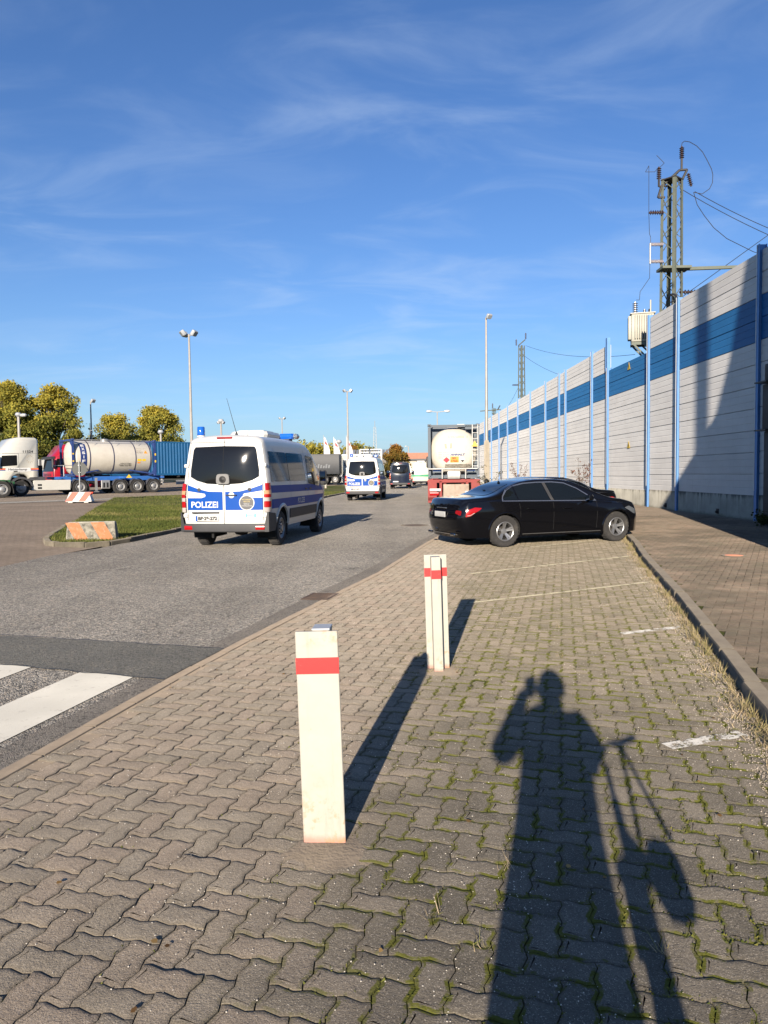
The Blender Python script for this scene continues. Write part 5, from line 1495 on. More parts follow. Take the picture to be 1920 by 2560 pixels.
    # side glass
    if kind != 'old':
        for s in (1, -1):
            F_ = lambda u, v, s=s: S.side(u, v, s, .008)
            for nm, q in (('side_window', [(-.80, 1.44), (.62, 1.44), (.60, 2.10), (-.76, 2.10)]), ('side_window', [(.66, 1.44), (2.12, 1.44), (2.10, 2.10), (.64, 2.10)])):
                patch(nm, rounded(q, .06), F_, M_dglass, t, .15, rim=(0, -s * .008, 0))
    for s in (1, -1):
        F_ = lambda u, v, s=s: S.side(u, v, s, .008)
        patch('door_window', rounded([(2.36, 1.36), (3.45, 1.28), (3.62, 1.40), (3.02, 2.04), (2.38, 2.08)], .05), F_, M_dglass, t, .12, rim=(0, -s * .008, 0))
        patch('door_seam', [(2.24, .62), (2.25, .62), (2.25, 2.2), (2.24, 2.2)], lambda u, v, s=s: S.side(u, v, s, .004), M_under, t, .2)
        if kind != 'old': patch('door_seam', [(.66, .85), (.668, .85), (.668, 1.42), (.66, 1.42)], lambda u, v, s=s: S.side(u, v, s, .004), M_under, t, .2)
        patch('rub_strip', [(.56, .58), (3.10, .58), (3.10, .80), (.56, .80)], lambda u, v, s=s: S.side(u, v, s, .022), M_plast, t, .2, rim=(0, -s * .02, 0))
        patch('sill', [(.56, .42), (3.10, .42), (3.10, .46), (.56, .46)], lambda u, v, s=s: S.side(u, v, s, .01), body_m, t, .3)
        if kind == 'police':
            patch('livery_stripe', [(-.88, .86), (-.42, .86), (.56, .86), (3.1, .86), (3.25, .86), (3.9, .96), (4.0, 1.06), (-.88, 1.06)], lambda u, v, s=s: S.side(u, v, s, .005), M_blue, t, .12)
            patch('livery_stripe', [(-.88, 1.20), (4.0, 1.16), (3.6, 1.34), (-.88, 1.36)], lambda u, v, s=s: S.side(u, v, s, .005), M_blue, t, .12)
            text_obj('lettering', 'POLIZEI', .2, M_print, t, None, None, None, .62, .13, warp=(lambda a, c, s=s: S.side((1.25 + a) if s < 0 else (1.87 - a), .90 + c, s, .009)), bold=.004)
        if kind == 'old': patch('livery_stripe', [(-.95, 1.02), (4.2, 1.02), (4.2, 1.24), (-.95, 1.24)], lambda u, v, s=s: S.side(u, v, s, .005), M_green, t, .15)
        b = MB(); b.box((2.46, s * 1.005, 1.235), (.17, .03, .03), ch=.01); b.box((2.02, s * 1.005, 1.235), (.15, .03, .03), ch=.01) if s < 0 else None; b.build('door_handle', M_plast, t)
        b = MB(); b.box((3.28, s * 1.14, 1.50), (.14, .20, .40), rz=s * .12, ch=.05); b.box((3.34, s * 1.0, 1.38), (.08, .2, .06)); mr = b.build('wing_mirror', M_plast, t)
        b = MB(); b.box((3.205, s * 1.145, 1.54), (.008, .15, .26), rz=s * .12, ch=.02); b.build('mirror_glass', M_mirr, mr)
        hl = patch('headlight', rounded([(4.05, 1.0), (4.45, .88), (4.56, .98), (4.2, 1.28)], .04), lambda u, v, s=s: S.side(u, v, s, .008), M_lclr, t, .1)
    patch('windscreen', [(3.08, -.72), (3.92, -.80), (3.92, .80), (3.08, .72)], lambda u, v: S.top(u, v, .01), M_dglass, t, .12)
    b = MB(); b.box((4.62, 0, .55), (.14, 1.5, .28), ch=.04); b.box((4.60, 0, .93), (.08, .8, .2), ch=.02); b.build('front_bumper', M_plast, t)
    # roof equipment
    zt = lambda x: smooth_interp(topz, x)
    if kind == 'police':
        b = MB(); b.box((1.15, 0, zt(1.1) + .06), (1.15, .92, .15), ch=.07); b.box((1.15, 0, zt(1.1) + .1), (.9, .7, .13), ch=.05); b.build('air_conditioner', M_white, t)
        b = MB(); b.lathe([(.09, 0), (.085, .03), (.07, .04)], n=18); o = b.build('beacon_base', M_white, t); o.location = (-.72, .62, zt(-.7) - .035)
        b = MB(); b.lathe([(.082, .04), (.086, .06), (.080, .21), (.07, .225), (.0001, .23)], n=24, caps=False); bc = b.build('beacon', M_beac, t); bc.location = (-.72, .62, zt(-.7) - .035)
        b = MB(); b.box((2.45, 0, zt(2.4) + .02), (.30, 1.0, .05), ch=.01); b.box((2.45, 0, zt(2.4) + .10), (.34, .5, .11), ch=.03); b.build('light_bar', M_plast, t)
        for s in (1, -1):
            b = MB(); b.box((2.45, s * .42, zt(2.4) + .11), (.36, .40, .14), ch=.05); b.build('light_bar_lens', M_beac, t)
            b = MB(); b.box((2.45, s * .64, zt(2.4) + .11), (.34, .12, .13), ch=.05); b.build('light_bar_end', M_glass, t)
        b = MB(); b.lathe([(.05, 0), (.03, .05), (.012, .10)], (-.2, .0, zt(-.2) - .01), n=10); b.tube((-.2, 0, zt(-.2) + .05), (-.42, .13, zt(-.2) + .82), .008, .004, 6); b.build('aerial', M_plast, t)
    elif kind == 'navy':
        b = MB(); b.lathe([(.07, 0), (.06, .08), (.0001, .09)], (.2, .45, zt(.2) - .02), n=12, caps=False)
        for x in (.2, 1.4): b.box((x, 0, zt(x) + .03), (.06, 1.3, .05)); 
        b.build('roof_bars', M_plast, t)
    else:
        b = MB(); b.box((.6, 0, zt(.6) + .06), (.9, .9, .14), ch=.05); b.build('roof_hatch', M_print, t)
        b = MB(); b.box((2.2, 0, zt(2.2) + .07), (.25, 1.1, .12), ch=.03); b.build('light_bar', M_plast, t)
    return t

def place(o, x, y, rz, dz=0.0):
    o.location = (x, y, gz(x, y) + dz); o.rotation_euler = (0, 0, rz)
van1 = make_van('police_van', 'nearest white and blue police van seen from behind, beacon and aerial on its roof', 'police', 'BP·29-272', 'police vans in convoy')
place(van1, -3.34, 16.85, R(90 - 8.5))
van2 = copy_tree(van1); van2['label'] = 'second, smaller white and blue police van farther up the road beside the curb'
place(van2, -1.32, 42.3, R(90 - 4))
van3 = make_van('dark_van', 'dark navy van without markings driving between the second police van and the tank truck', 'navy', '', 'police vans in convoy')
place(van3, 1.25, 69.8, R(90 - 3))
van4 = make_van('old_police_van', 'cream high roof van with a green stripe ahead of the navy van', 'old', None, 'police vans in convoy')
place(van4, 3.75, 82.5, R(90 - 4))

# ================================================================== black saloon
M_black = mat('car_paint_black', (.004, .004, .005), .10, var=.0, coat=.35, spec=.35)
M_cglass = mat('car_glass', (.006, .008, .009), .04, spec=.5, var=0)
def make_saloon(label, front_only=False):
    t = thing('saloon_car', label, 'car', (0, 0, 0), 0, 'parked black saloon cars')
    X0, X1 = -1.06, 3.74; WB = 2.86; WR = .335
    topz = [(-1.06, .88), (-1.02, .985), (-.97, 1.035), (-.75, 1.055), (-.35, 1.085), (-.12, 1.14), (.25, 1.31), (.6, 1.405), (1.0, 1.44), (1.4, 1.44), (1.75, 1.40), (2.1, 1.28), (2.55, 1.08), (2.75, 1.02), (3.1, .965), (3.45, .875), (3.64, .77), (3.74, .66)]
    belt = [(-1.06, .86), (-.9, .955), (-.3, .975), (.5, .965), (1.5, .94), (2.4, .90), (2.8, .885), (3.2, .85), (3.5, .77), (3.74, .62)]
    wid = [(-1.06, .80), (-1.0, .855), (-.85, .90), (-.4, .93), (0, .94), (.6, .93), (1.5, .93), (2.6, .94), (3.0, .93), (3.35, .87), (3.6, .76), (3.74, .62)]
    def sec(x):
        zt = smooth_interp(topz, x); zb = min(smooth_interp(belt, x), zt - .03); w = smooth_interp(wid, x)
        green = max(0, min(1, (zt - zb - .06) / .30))
        z0 = .21
        out = [(w * .93, z0), (w * .955, z0 + .06), (w * .965, z0 + .12)]
        for u in (.15, .3, .45, .6, .72, .83, .92, 1.0):
            z = z0 + .12 + (zb - z0 - .12) * u
            q = .965 + .035 * math.sin(min(1, u / .62) * math.pi / 2) - (.045 * max(0, (u - .70) / .30) ** 1.6)
            if abs(u - .72) < .01: q += .008
            out.append((w * q, z))
        yb = out[-1][0]
        # greenhouse or deck
        if green > .02:
            wr = yb - (zt - zb) * .52
            n = 9
            for k in range(1, n + 1):
                u = k / n; z = zb + (zt - .045 - zb) * u; y = yb - .03 * min(1, u * 4) + (wr - yb + .03) * (u ** 1.15); out.append((y, z))
        else:
            for k in range(1, 10): u = k / 9; out.append((yb - .03 * u, zb + (zt - .02 - zb) * u * .5 if zt - .02 > zb else zb + .001 * k))
        ys, zs = out[-1]; rr = min(.14, ys * .3)
        for k in range(1, 5): a = math.pi / 2 * k / 4; out.append((ys - rr * (1 - math.cos(a)), zs + (zt - .012 - zs) * math.sin(a)))
        y5, z5 = out[-1]
        for k in range(1, 6): u = k / 5; out.append((y5 * (1 - u), z5 + .012 * (1 - (1 - u) ** 2)))
        out[-1] = (0.0, out[-1][1]); return out
    rearx = lambda y, z: X0 + .10 * (y / .85) ** 3 + (.10 * max(0, .45 - z) / .25) - .035 * max(0, 1 - abs(z - .62) / .12) + .05 * max(0, z - .70)
    frontx = lambda y, z: X1 - .22 * (y / .85) ** 2.2 - .05 * max(0, .4 - z)
    S = Shell(sec, X0, X1, rearx, frontx, .35)
    arches = [(0, WR, .385), (WB, WR, .385)]
    st = sorted(set([X0, X0 + .02, X0 + .045, X0 + .08, X0 + .12] + [X0 + .12 + .045 * k for k in range(1, 110) if X0 + .12 + .045 * k < X1 - .02] + [X1 - .015, X1]))
    S.mesh('body', M_black, t, st, arches, 7)
    b = MB(); b.box((1.35, 0, .27), (4.0, 1.15, .16)); b.build('underbody', M_under, t)
    for cx, cz, rr in arches:
        for s in (1, -1): S.arch_liner('wheel_arch', M_under, t, cx, cz, rr, s, .30, (M_black, .03))
    for x in (0, WB):
        for s in (1, -1): wheel(t, x, s * .80, WR, .225, 'alloy', s)
    for s in (1, -1):
        F_ = lambda u, v, s=s: S.side(u, v, s, .006); F2 = lambda u, v, s=s: S.side(u, v, s, .010)
        qw = [(-.02, .995), (.32, .99), (.26, 1.26), (.12, 1.20), (.02, 1.10)]
        patch('quarter_window', rounded(qw, .03), F_, M_cglass, t, .06, rim=(0, -s * .006, 0))
        patch('rear_door_window', rounded([(.355, .99), (1.13, .972), (1.02, 1.345), (.62, 1.335), (.30, 1.28)], .03), F_, M_cglass, t, .06, rim=(0, -s * .006, 0))
        patch('front_door_window', rounded([(1.24, .970), (2.20, .945), (2.22, .97), (1.86, 1.20), (1.60, 1.315), (1.35, 1.345), (1.13, 1.348)], .03), F_, M_cglass, t, .06, rim=(0, -s * .006, 0))
        arc = [(-.07, .985), (-.03, 1.09), (.08, 1.21), (.25, 1.295), (.55, 1.352), (.9, 1.37), (1.3, 1.372), (1.6, 1.345), (1.9, 1.225), (2.15, 1.07), (2.32, .955)]
        inner = [(x * .985 + .018, z - .022) for x, z in arc]
        patch('window_trim', arc + list(reversed(inner)), F2, M_sil, t, .08)
        patch('window_trim', [(-.07, .970), (2.32, .930), (2.32, .948), (-.07, .988)], F2, M_sil, t, .1)
        patch('pillar_trim', [(1.145, .975), (1.225, .972), (1.115, 1.35), (1.035, 1.35)], F_, M_plast, t, .08)
        for q in ([(1.185, .33), (1.192, .33), (1.192, .965), (1.185, .965)], [(2.30, .33), (2.307, .33), (2.32, .94), (2.313, .94)], [(.36, .62), (.367, .62), (.345, .98), (.338, .98)]):
            patch('door_seam', q, lambda u, v, s=s: S.side(u, v, s, .002), M_under, t, .1)
        patch('sill_trim', [(.42, .255), (2.42, .255), (2.42, .272), (.42, .272)], F2, M_sil, t, .15)
        for x in (.62, 1.55): b = MB(); b.box((x, s * .955, .80 + .0), (.19, .03, .028), ch=.01); b.build('door_handle', M_black, t)
        b = MB(); b.box((2.05, s * 1.03, 1.01), (.12, .20, .13), rz=s * .15, ch=.04); b.box((2.12, s * .93, .96), (.06, .14, .03)); mr = b.build('wing_mirror', M_black, t)
        b = MB(); b.box((1.985, s * 1.035, 1.01), (.008, .16, .10), rz=s * .15, ch=.02); b.build('mirror_glass', M_mirr, mr)
        # lights
        tlp = [(-.985, .66), (-.86, .68), (-.62, .80), (-.56, .845), (-.72, .86), (-.99, .80)]
        tl = patch('tail_light', rounded(tlp, .02), lambda u, v, s=s: S.side(u, v, s, .007), M_lred, t, .05)
        def rfu(u, v, s=s, e=.006): return (rearx(abs(u), v) - e, s * abs(u), v)
        patch('lamp_lens', rounded([(.60, .735), (.80, .69), (.80, .79), (.63, .80)], .02), rfu, M_lredd, tl, .06)
        patch('lamp_reflector', [(-.95, .685), (-.87, .69), (-.74, .742), (-.76, .75), (-.87, .703), (-.95, .695)], lambda u, v, s=s: S.side(u, v, s, .010), M_lclr, tl, .06)
        patch('headlight', rounded([(3.05, .76), (3.34, .62), (3.52, .60), (3.44, .70), (3.2, .80)], .03), lambda u, v, s=s: S.side(u, v, s, .007), M_hlt, t, .05)
        b = MB(); b.box((X0 - .005, s * .56, .285), (.05, .20, .055), ch=.015); b.build('exhaust_tip', M_chrome, t)
    patch('rear_window', rounded([(-.30, -.52), (.34, -.47), (.34, .47), (-.30, .52)], .1), lambda u, v: S.top(u, v, .006), M_cglass, t, .06)
    patch('windscreen', rounded([(1.86, -.54), (2.52, -.64), (2.52, .64), (1.86, .54)], .08), lambda u, v: S.top(u, v, .006), M_cglass, t, .06)
    patch('rear_trim', [(-.60, .272), (.60, .272), (.60, .292), (-.60, .292)], lambda u, v: (rearx(abs(u), v) - .02, u, v), M_sil, t, .1)
    b = MB(); b.box((X0 - .035, 0, .70), (.012, .52, .115), ch=.003); b.build('licence_plate', M_plate, t)
    b = MB(); b.box((X0 + .02, 0, .835), (.03, .50, .022), ch=.006); b.build('boot_handle', M_sil, t)
    b = MB(); b.box((-.02 + .0, 0, 1.20), (.02, .10, .01)); b.lathe([(.035, 0), (.03, .02), (.01, .05)], (.35, 0, 1.345), n=8); b.build('roof_aerial', M_black, t)
    b = MB(); b.box((3.66, 0, .52), (.10, .9, .28), ch=.03); b.build('grille', M_plast, t)
    return t
car1 = make_saloon('black saloon car in the foreground parked at an angle, nose at the curb')
place(car1, 2.16, 16.45, R(21), .0)
car2 = copy_tree(car1); car2['label'] = 'second black saloon mostly hidden behind the nearer one, only roof and boot showing'
place(car2, 5.25, 21.2, R(24 + 180), 0)
# ================================================================== tank containers, chassis and trucks
M_tank = mat('tank_cream', (.54, .505, .43), .45, var=.05, dirt=(.40, .34, .26), dirt_amt=.25, dscale=1.2, coat=.2)
M_tankgrey = mat('frame_slate', (.06, .085, .11), .5, var=.1, dirt=(.12, .09, .07), dirt_amt=.3)
M_fblue = mat('frame_blue', (.025, .05, .17), .45, var=.1)
M_cblue = mat('chassis_blue', (.03, .13, .42), .45, var=.1, dirt=(.10, .08, .06), dirt_amt=.25)
M_cred = mat('chassis_red', (.24, .028, .024), .6, var=.1, dirt=(.22, .10, .08), dirt_amt=.35)
M_band = mat('tank_band', (.05, .05, .09), .5)
M_orange = flat_mat('placard_orange', (.80, .28, .03)); M_hazred = flat_mat('placard_red', (.70, .03, .05))
M_worn = mat('worn_placard', (.22, .20, .16), .8, var=.6, scale=14)
M_smudge = flat_mat('faded_mark', (.42, .36, .28), .7); M_navyp = flat_mat('print_navy', (.02, .04, .16), .5)
M_bluecont = mat('container_blue', (.004, .085, .21), .6, var=.08, dirt=(.03, .10, .17), dirt_amt=.25)
M_cabw = mat('cab_white', (.56, .55, .49), .35, var=.03, coat=.5)
M_cabr = mat('cab_red', (.36, .008, .02), .3, var=.04, coat=.5)
M_cabg = mat('cab_green', (.02, .10, .035), .45, var=.06, coat=.3)
M_fend = mat('fender_grey', (.07, .07, .072), .55)
M_steel = mat('bare_steel', (.38, .38, .37), .4, .5, var=.15, dirt=(.2, .17, .13), dirt_amt=.3)

def tank_container(name, label, frame_m, style, end=1, L=6.06):
    """end: +1 the dished end that matters points along +x"""
    t = thing(name, label, 'tank container'); W, H = 2.44, 2.59; r_ = 1.175; zc_ = 1.32; hl = L / 2
    b = MB(); P = []
    k0 = .0 if style == 'exsif' else .12; kc = .38 if style == 'exsif' else .72
    prof = [(.0001, -k0), (.45, -k0 - .03), (.80, -k0 - .10), (1.07, -k0 - .22), (r_ * .985, -kc + .08), (r_, -kc)]; prof = [(a, -hl - h) for a, h in prof] + [(a, hl + h) for a, h in reversed(prof)]
    b.lathe(prof, (0, 0, zc_), 'X', 48, False); b.build('tank', M_tank, t, ang=60)
    for x in ((-2.62, -1.5, .1, 1.78) if style == 'exsif' else (-2.3, 0, 2.3)):
        b = MB(); b.lathe([(r_ + .001, x - .03), (r_ + .02, x - .03), (r_ + .02, x + .03), (r_ + .001, x + .03)], (0, 0, zc_), 'X', 48, False); b.build('band', M_band if style == 'exsif' else M_steel, t)
    b = MB(); p = .075
    for sx in (-1, 1):
        for sy in (-1, 1):
            b.box((sx * (hl - p), sy * (W / 2 - p), H / 2), (.13, .13, H - .3)); 
        b.box((sx * (hl - p), 0, .10), (.12, W - .3, .14)); b.box((sx * (hl - p), 0, H - .09), (.12, W - .3, .11))
        for sy in ((-1, 1) if style == 'exsif' else ()):      # corner gussets
            for z0, z1 in ((.2, .75), (H - .2, H - .65)):
                b.prism([(sy * (W / 2 - .14), z0), (sy * (W / 2 - .14), z1), (sy * (W / 2 - .65), z0)], sx * (hl - p) - .02, sx * (hl - p) + .02, 'YZ')
            b.tube((sx * (hl - .1), sy * (W / 2 - .08), .12), (sx * (hl - 1.9), sy * (W / 2 - .4), .42), .06, .06, 4)
    b.build('frame', frame_m, t, smooth=False)
    for sx in (-1, 1):
        for sy in (-1, 1):
            for z in (.06, H - .06):
                c = MB(); c.box((sx * (hl - .09), sy * (W / 2 - .08), z), (.18, .165, .12), ch=.01); cc = c.build('corner_casting', frame_m, t)
                c = MB(); c.lathe([(.03, 0), (.0001, .002)], (sx * (hl + .0012) , sy * (W / 2 - .08), z), 'X', 12, False); c.build('casting_hole', M_under, cc)
    b = MB(); b.box((0, -.35, H - .02), (L - .4, .34, .03)); b.box((0, -.35, H - .10), (L - .8, .04, .12)); b.tube((-hl + .4, -1.02, H - .06), (hl - .4, -1.02, H - .06), .025, .025, 6); b.tube((-hl + .4, 1.02, H - .06), (hl - .4, 1.02, H - .06), .025, .025, 6)
    for x in (-1.6, 0, 1.6): b.tube((x, -1.02, H - .06), (x, -1.02, H - .32), .015, .015, 5); b.tube((x, 1.02, H - .06), (x, 1.02, H - .32), .015, .015, 5)
    b.build('walkway', M_steel, t, smooth=False)
    b = MB(); b.lathe([(.28, 0), (.28, .16), (.2, .2), (.0001, .2)], (.3, 0, zc_ + r_ - .03), 'Z', 18, False); b.build('manhole_lid', M_steel, t)
    return t, (lambda a, z: (end * (hl - .11), a, z)), r_, zc_

def chassis(t, col, x0, x1, zt=1.22, bogie=(), wheel_r=.50, supports=None):
    b = MB()
    for s in (-1, 1): b.box(((x0 + x1) / 2, s * .42, zt - .16), (x1 - x0, .12, .30)); 
    n = int((x1 - x0) / 1.4)
    for k in range(n + 1): x = x0 + (x1 - x0) * k / n; b.box((x, 0, zt - .1), (.14, 2.4 if k in (0, n, n // 2) else .8, .16))
    b.build('frame_rails', col, t, smooth=False)
    for x in bogie:
        for s in (1, -1): wheel(t, x, s * 1.02, wheel_r, .36, 'truck_rear' if True else '', s, M_steel)
        b = MB(); b.tube((x, -.95, wheel_r), (x, .95, wheel_r), .07, .07, 8); b.box((x, .45, .75), (.5, .1, .2)); b.box((x, -.45, .75), (.5, .1, .2)); b.build('axle', M_under, t)
        for s in (1, -1):
            b = MB(); n = 12; P = []
            for k in range(n + 1):
                a = R(10) + R(160) * k / n; P += [(x + (wheel_r + .07) * math.cos(a), s * .84, wheel_r + (wheel_r + .07) * math.sin(a)), (x + (wheel_r + .07) * math.cos(a), s * 1.22, wheel_r + (wheel_r + .07) * math.sin(a))]
            b.add(P, [(2 * k, 2 * k + 2, 2 * k + 3, 2 * k + 1) for k in range(n)]); b.build('mudguard', M_fend, t)
    if supports is not None:
        b = MB()
        for s in (-1, 1): b.box((supports, s * .95, .68), (.14, .12, .9)); b.box((supports, s * .95, .16), (.3, .22, .05))
        b.build('landing_gear', M_steel, t, smooth=False)

def side_text(parent, body, x, z, w, h, s, m_, yoff=1.25, bold=0.0, italic=0.0, name='lettering'):
    """lettering on the side s (+1 left of travel); reads left to right for an observer on that side"""
    return text_obj(name, body, .3, m_, parent, (x, s * yoff, z), (-s, 0, 0), (0, 0, 1), w, h, bold=bold, italic=italic)

def tractor(name, label, paint, style, L=5.9, wb=3.8, group=None):
    """origin under the rear (drive) axle, x forward"""
    t = thing(name, label, 'truck', group=group); WR = .51
    xf = wb; cx0, cx1 = wb - 1.12, wb + 1.38
    H = {'high': 3.82, 'mid': 3.45, 'low': 2.9}[style]
    # cab: side profile cut, with rounded front
    prof = [(cx0, 1.05), (cx0 + .35, .95), (xf - .62, 1.02), (xf - .50, 1.25), (xf - .2, 1.42), (xf + .2, 1.42), (xf + .5, 1.25), (xf + .60, 1.0), (xf + .64, .42), (cx1 - .02, .42), (cx1 + .05, .9), (cx1 + .03, 1.55), (cx1 - .12, 2.6), (cx1 - .30, 2.85), (cx1 - .95, H - .12), (cx1 - 1.3, H), (cx0 + .12, H), (cx0, H - .15)]
    b = MB(); b.prism(prof, -1.24, 1.24, 'XZ'); cab = b.build('cab', paint, t, bevel=.09, ang=50)
    for s in (1, -1):
        b = MB(); b.prism(rounded([(cx1 - .62 - .55, 2.0), (cx1 - .16, 1.92), (cx1 - .26, 2.62), (cx1 - 1.17, 2.66)], .05), s * 1.243, s * 1.250, 'XZ'); b.build('side_window', M_dglass, t, smooth=False)
        b = MB()
        for q in ([(cx1 - 1.28, 1.1), (cx1 - 1.265, 1.1), (cx1 - 1.265, 2.75), (cx1 - 1.28, 2.75)], [(cx1 - .05, 1.1), (cx1 - .065, 1.1), (cx1 - .17, 2.0), (cx1 - .155, 2.0)], [(cx1 - 1.28, 2.75), (cx1 - .25, 2.75), (cx1 - .25, 2.765), (cx1 - 1.28, 2.765)]): b.prism(q, s * 1.241, s * 1.245, 'XZ')
        b.prism([(cx0 + .02, 2.78), (cx1 - .3, 2.78), (cx1 - .3, 2.79), (cx0 + .02, 2.79)], s * 1.241, s * 1.245, 'XZ'); b.build('door_seam', M_fend, t, smooth=False)
        b = MB(); b.box((cx1 - 1.05, s * 1.26, 1.62), (.22, .03, .05), ch=.01); b.box((cx1 - .75, s * 1.245, .98), (.3, .02, .12)); b.build('door_handle', M_blk, t)
        b = MB(); b.box((cx1 + .12, s * 1.42, 2.25), (.14, .22, .75), ch=.05); b.tube((cx1 - .15, s * 1.2, 2.65), (cx1 + .12, s * 1.42, 2.55), .02, .02, 6); b.tube((cx1 - .1, s * 1.2, 1.9), (cx1 + .12, s * 1.42, 1.95), .02, .02, 6); b.build('wing_mirror', M_plast, t)
        # fender, side skirt with vents
        b = MB(); n = 14; P = []
        for k in range(n + 1):
            a = R(0) + R(175) * k / n
            for rad, y in ((.62, 1.26), (.74, 1.26), (.74, .8)): P.append((xf + rad * math.cos(a), s * y, WR + rad * math.sin(a) * 1.0))
        b.add(P, [(3 * k + j, 3 * k + 3 + j, 3 * k + 4 + j, 3 * k + 1 + j) for k in range(n) for j in range(2)])
        b.prism([(cx0 - .35, 1.02), (xf - .5, 1.02), (xf - .55, 1.22), (cx0 - .35, 1.25)], s * 1.0, s * 1.24, 'XZ'); b.build('fender', M_fend, t)
        if style != 'low':
            b = MB(); b.prism([(.66, .32), (.60, 1.02), (xf - .78, 1.02), (xf - .66, .34)], s * .9, s * 1.22, 'XZ'); sk = b.build('side_skirt', paint, t, bevel=.03)
            for z in (.50, .70): c = MB(); c.box((xf - 1.15, s * 1.222, z), (.26, .01, .12)); c.build('vent', M_blk, sk)
        b = MB(); n = 12; P = []
        for k in range(n + 1):
            a = R(-5) + R(180) * k / n; P += [((WR + .09) * math.cos(a), s * .72, WR + (WR + .09) * math.sin(a)), ((WR + .09) * math.cos(a), s * 1.24, WR + (WR + .09) * math.sin(a))]
        b.add(P, [(2 * k, 2 * k + 2, 2 * k + 3, 2 * k + 1) for k in range(n)]); b.build('mudguard', M_fend, t)
        wheel(t, xf, s * 1.05, WR, .30, 'truck_front', s, M_steel); wheel(t, 0, s * .95, WR, .56, 'truck_rear', s, M_steel)
        b = MB(); b.prism([(-.66, .25), (-.64, .25), (-.58, .95), (-.60, .95)], s * .75, s * 1.2, 'XZ'); b.build('mud_flap', M_rub, t)
        b = MB(); b.box((cx1 + .02, s * .95, .72), (.1, .42, .22), ch=.04); b.build('headlight', M_lclr, t)
    b = MB(); b.prism([(cx1 + .035, 1.62), (cx1 + .045, 1.62), (cx1 - .105, 2.58), (cx1 - .115, 2.58)], -1.12, 1.12, 'XZ'); b.build('windscreen', M_dglass, t, smooth=False)
    b = MB(); b.prism([(cx1 - .15, 2.62), (cx1 + .12, 2.58), (cx1 + .12, 2.74), (cx1 - .15, 2.82)], -1.15, 1.15, 'XZ'); b.build('sun_visor', M_plast, t, smooth=False)
    b = MB()
    for k in range(5): b.box((cx1 + .06, 0, .95 + k * .12), (.03, 1.6, .05))
    b.build('grille', M_blk, t, smooth=False)
    b = MB()
    for s in (-1, 1): b.box((wb / 2 - .9, s * .40, .82), (wb + 1.0, .09, .26))
    b.tube((0, -.8, WR), (0, .8, WR), .1, .1, 8); b.tube((xf, -.9, WR), (xf, .9, WR), .06, .06, 8); b.lathe([(.45, 0), (.48, .06), (.2, .07)], (0, 0, 1.02), n=18); b.box((cx0 - .25, 0, 1.5), (.25, 1.6, 1.0)); b.build('chassis', M_under, t, smooth=False)
    return t, dict(cx0=cx0, cx1=cx1, xf=xf, H=H)

def at(o, x, y, rz, dz=0.0, fx=0.0):
    o.location = (x + math.cos(rz) * fx, y + math.sin(rz) * fx, gz(x, y) + dz); o.rotation_euler = (0, 0, rz)

# ---- white tractor with blue chassis and white tank, seen from its left... the camera sees the driver side
AH = R(180 + 43)                       # heading of the tank truck
TX, TY = -21.9, 51.6                   # drive axle
hx, hy = math.cos(AH), math.sin(AH)
trk, D = tractor('white_truck', 'white truck tractor with red and blue side stripes pulling the white tank trailer at left', M_cabw, 'high')
at(trk, TX, TY, AH)
M_sr = flat_mat('stripe_orange', (.75, .16, .05)); M_sb = flat_mat('stripe_blue', (.03, .06, .25))
for s in (1, -1):
    for z0, z1, m_ in ((1.62 + .1, 1.72 + .1, M_sr), (1.56 + .1, 1.615 + .1, M_sb)):
        b = MB(); b.prism([(D['cx0'] + .03, z0), (D['cx1'] - .02, z0), (D['cx1'] - .03, z1), (D['cx0'] + .03, z1)], s * 1.2405, s * 1.2455, 'XZ'); b.build('side_stripe', m_, trk, smooth=False)
    b = MB(); b.prism(rounded([(D['cx0'] + .50, 1.60), (D['cx1'] - .45, 1.60), (D['cx1'] - .45, 1.84), (D['cx0'] + .50, 1.84)], .1), s * 1.247, s * 1.249, 'XZ'); b.build('name_plate', M_print, trk, smooth=False)
    side_text(trk, 'Heisterkamp', D['cx1'] - .60 if s > 0 else D['cx0'] + .62, 1.63, 1.15, .18, s, M_blk, 1.252, bold=.006, italic=.2)
    side_text(trk, '11524', D['cx0'] + .95 if s > 0 else D['cx0'] + .30, 2.82, .62, .16, s, M_blk, 1.249, bold=.004)
    for k in range(10):     # laurel wreath
        a = R(-60) + R(300) * k / 9; b = MB(); b.M = Matrix.Translation((D['cx0'] + .55 + .2 * math.sin(a + math.pi), s * 1.248, 2.42 - .22 * math.cos(a + math.pi) * -1)) @ Matrix.Rotation(a, 4, 'Y'); b.box((0, 0, 0), (.035, .004, .08), ch=.001)
        b.build('wreath_leaf', M_smudge, trk, smooth=False)
# driver in a yellow vest
drv = thing('person', 'truck driver in a yellow vest sitting behind the open cab window', 'person', (TX + hx * (D['cx1'] - .8) + hy * -.35 * -1, TY + hy * (D['cx1'] - .8) + -hx * -.35 * -1, gz(TX, TY) + 1.45), AH)
M_vest = mat('vest_yellow', (.55, .75, .05), .6); M_skin = mat('skin', (.42, .26, .18), .55); M_hair = mat('hair_dark', (.03, .02, .015), .7)
b = MB(); b.lathe([(.0001, 0), (.17, .02), (.19, .2), (.21, .42), (.16, .50), (.06, .54)], (0, 0, .0), 'Z', 18, False); b.build('vest', M_vest, drv)
b = MB(); b.tube((0, 0, .52), (0, 0, .60), .055, .055, 10); b.lathe([(.0001, .58), (.07, .61), (.085, .70), (.07, .79), (.0001, .82)], (0, 0, 0), 'Z', 16, False); b.build('head', M_skin, drv)

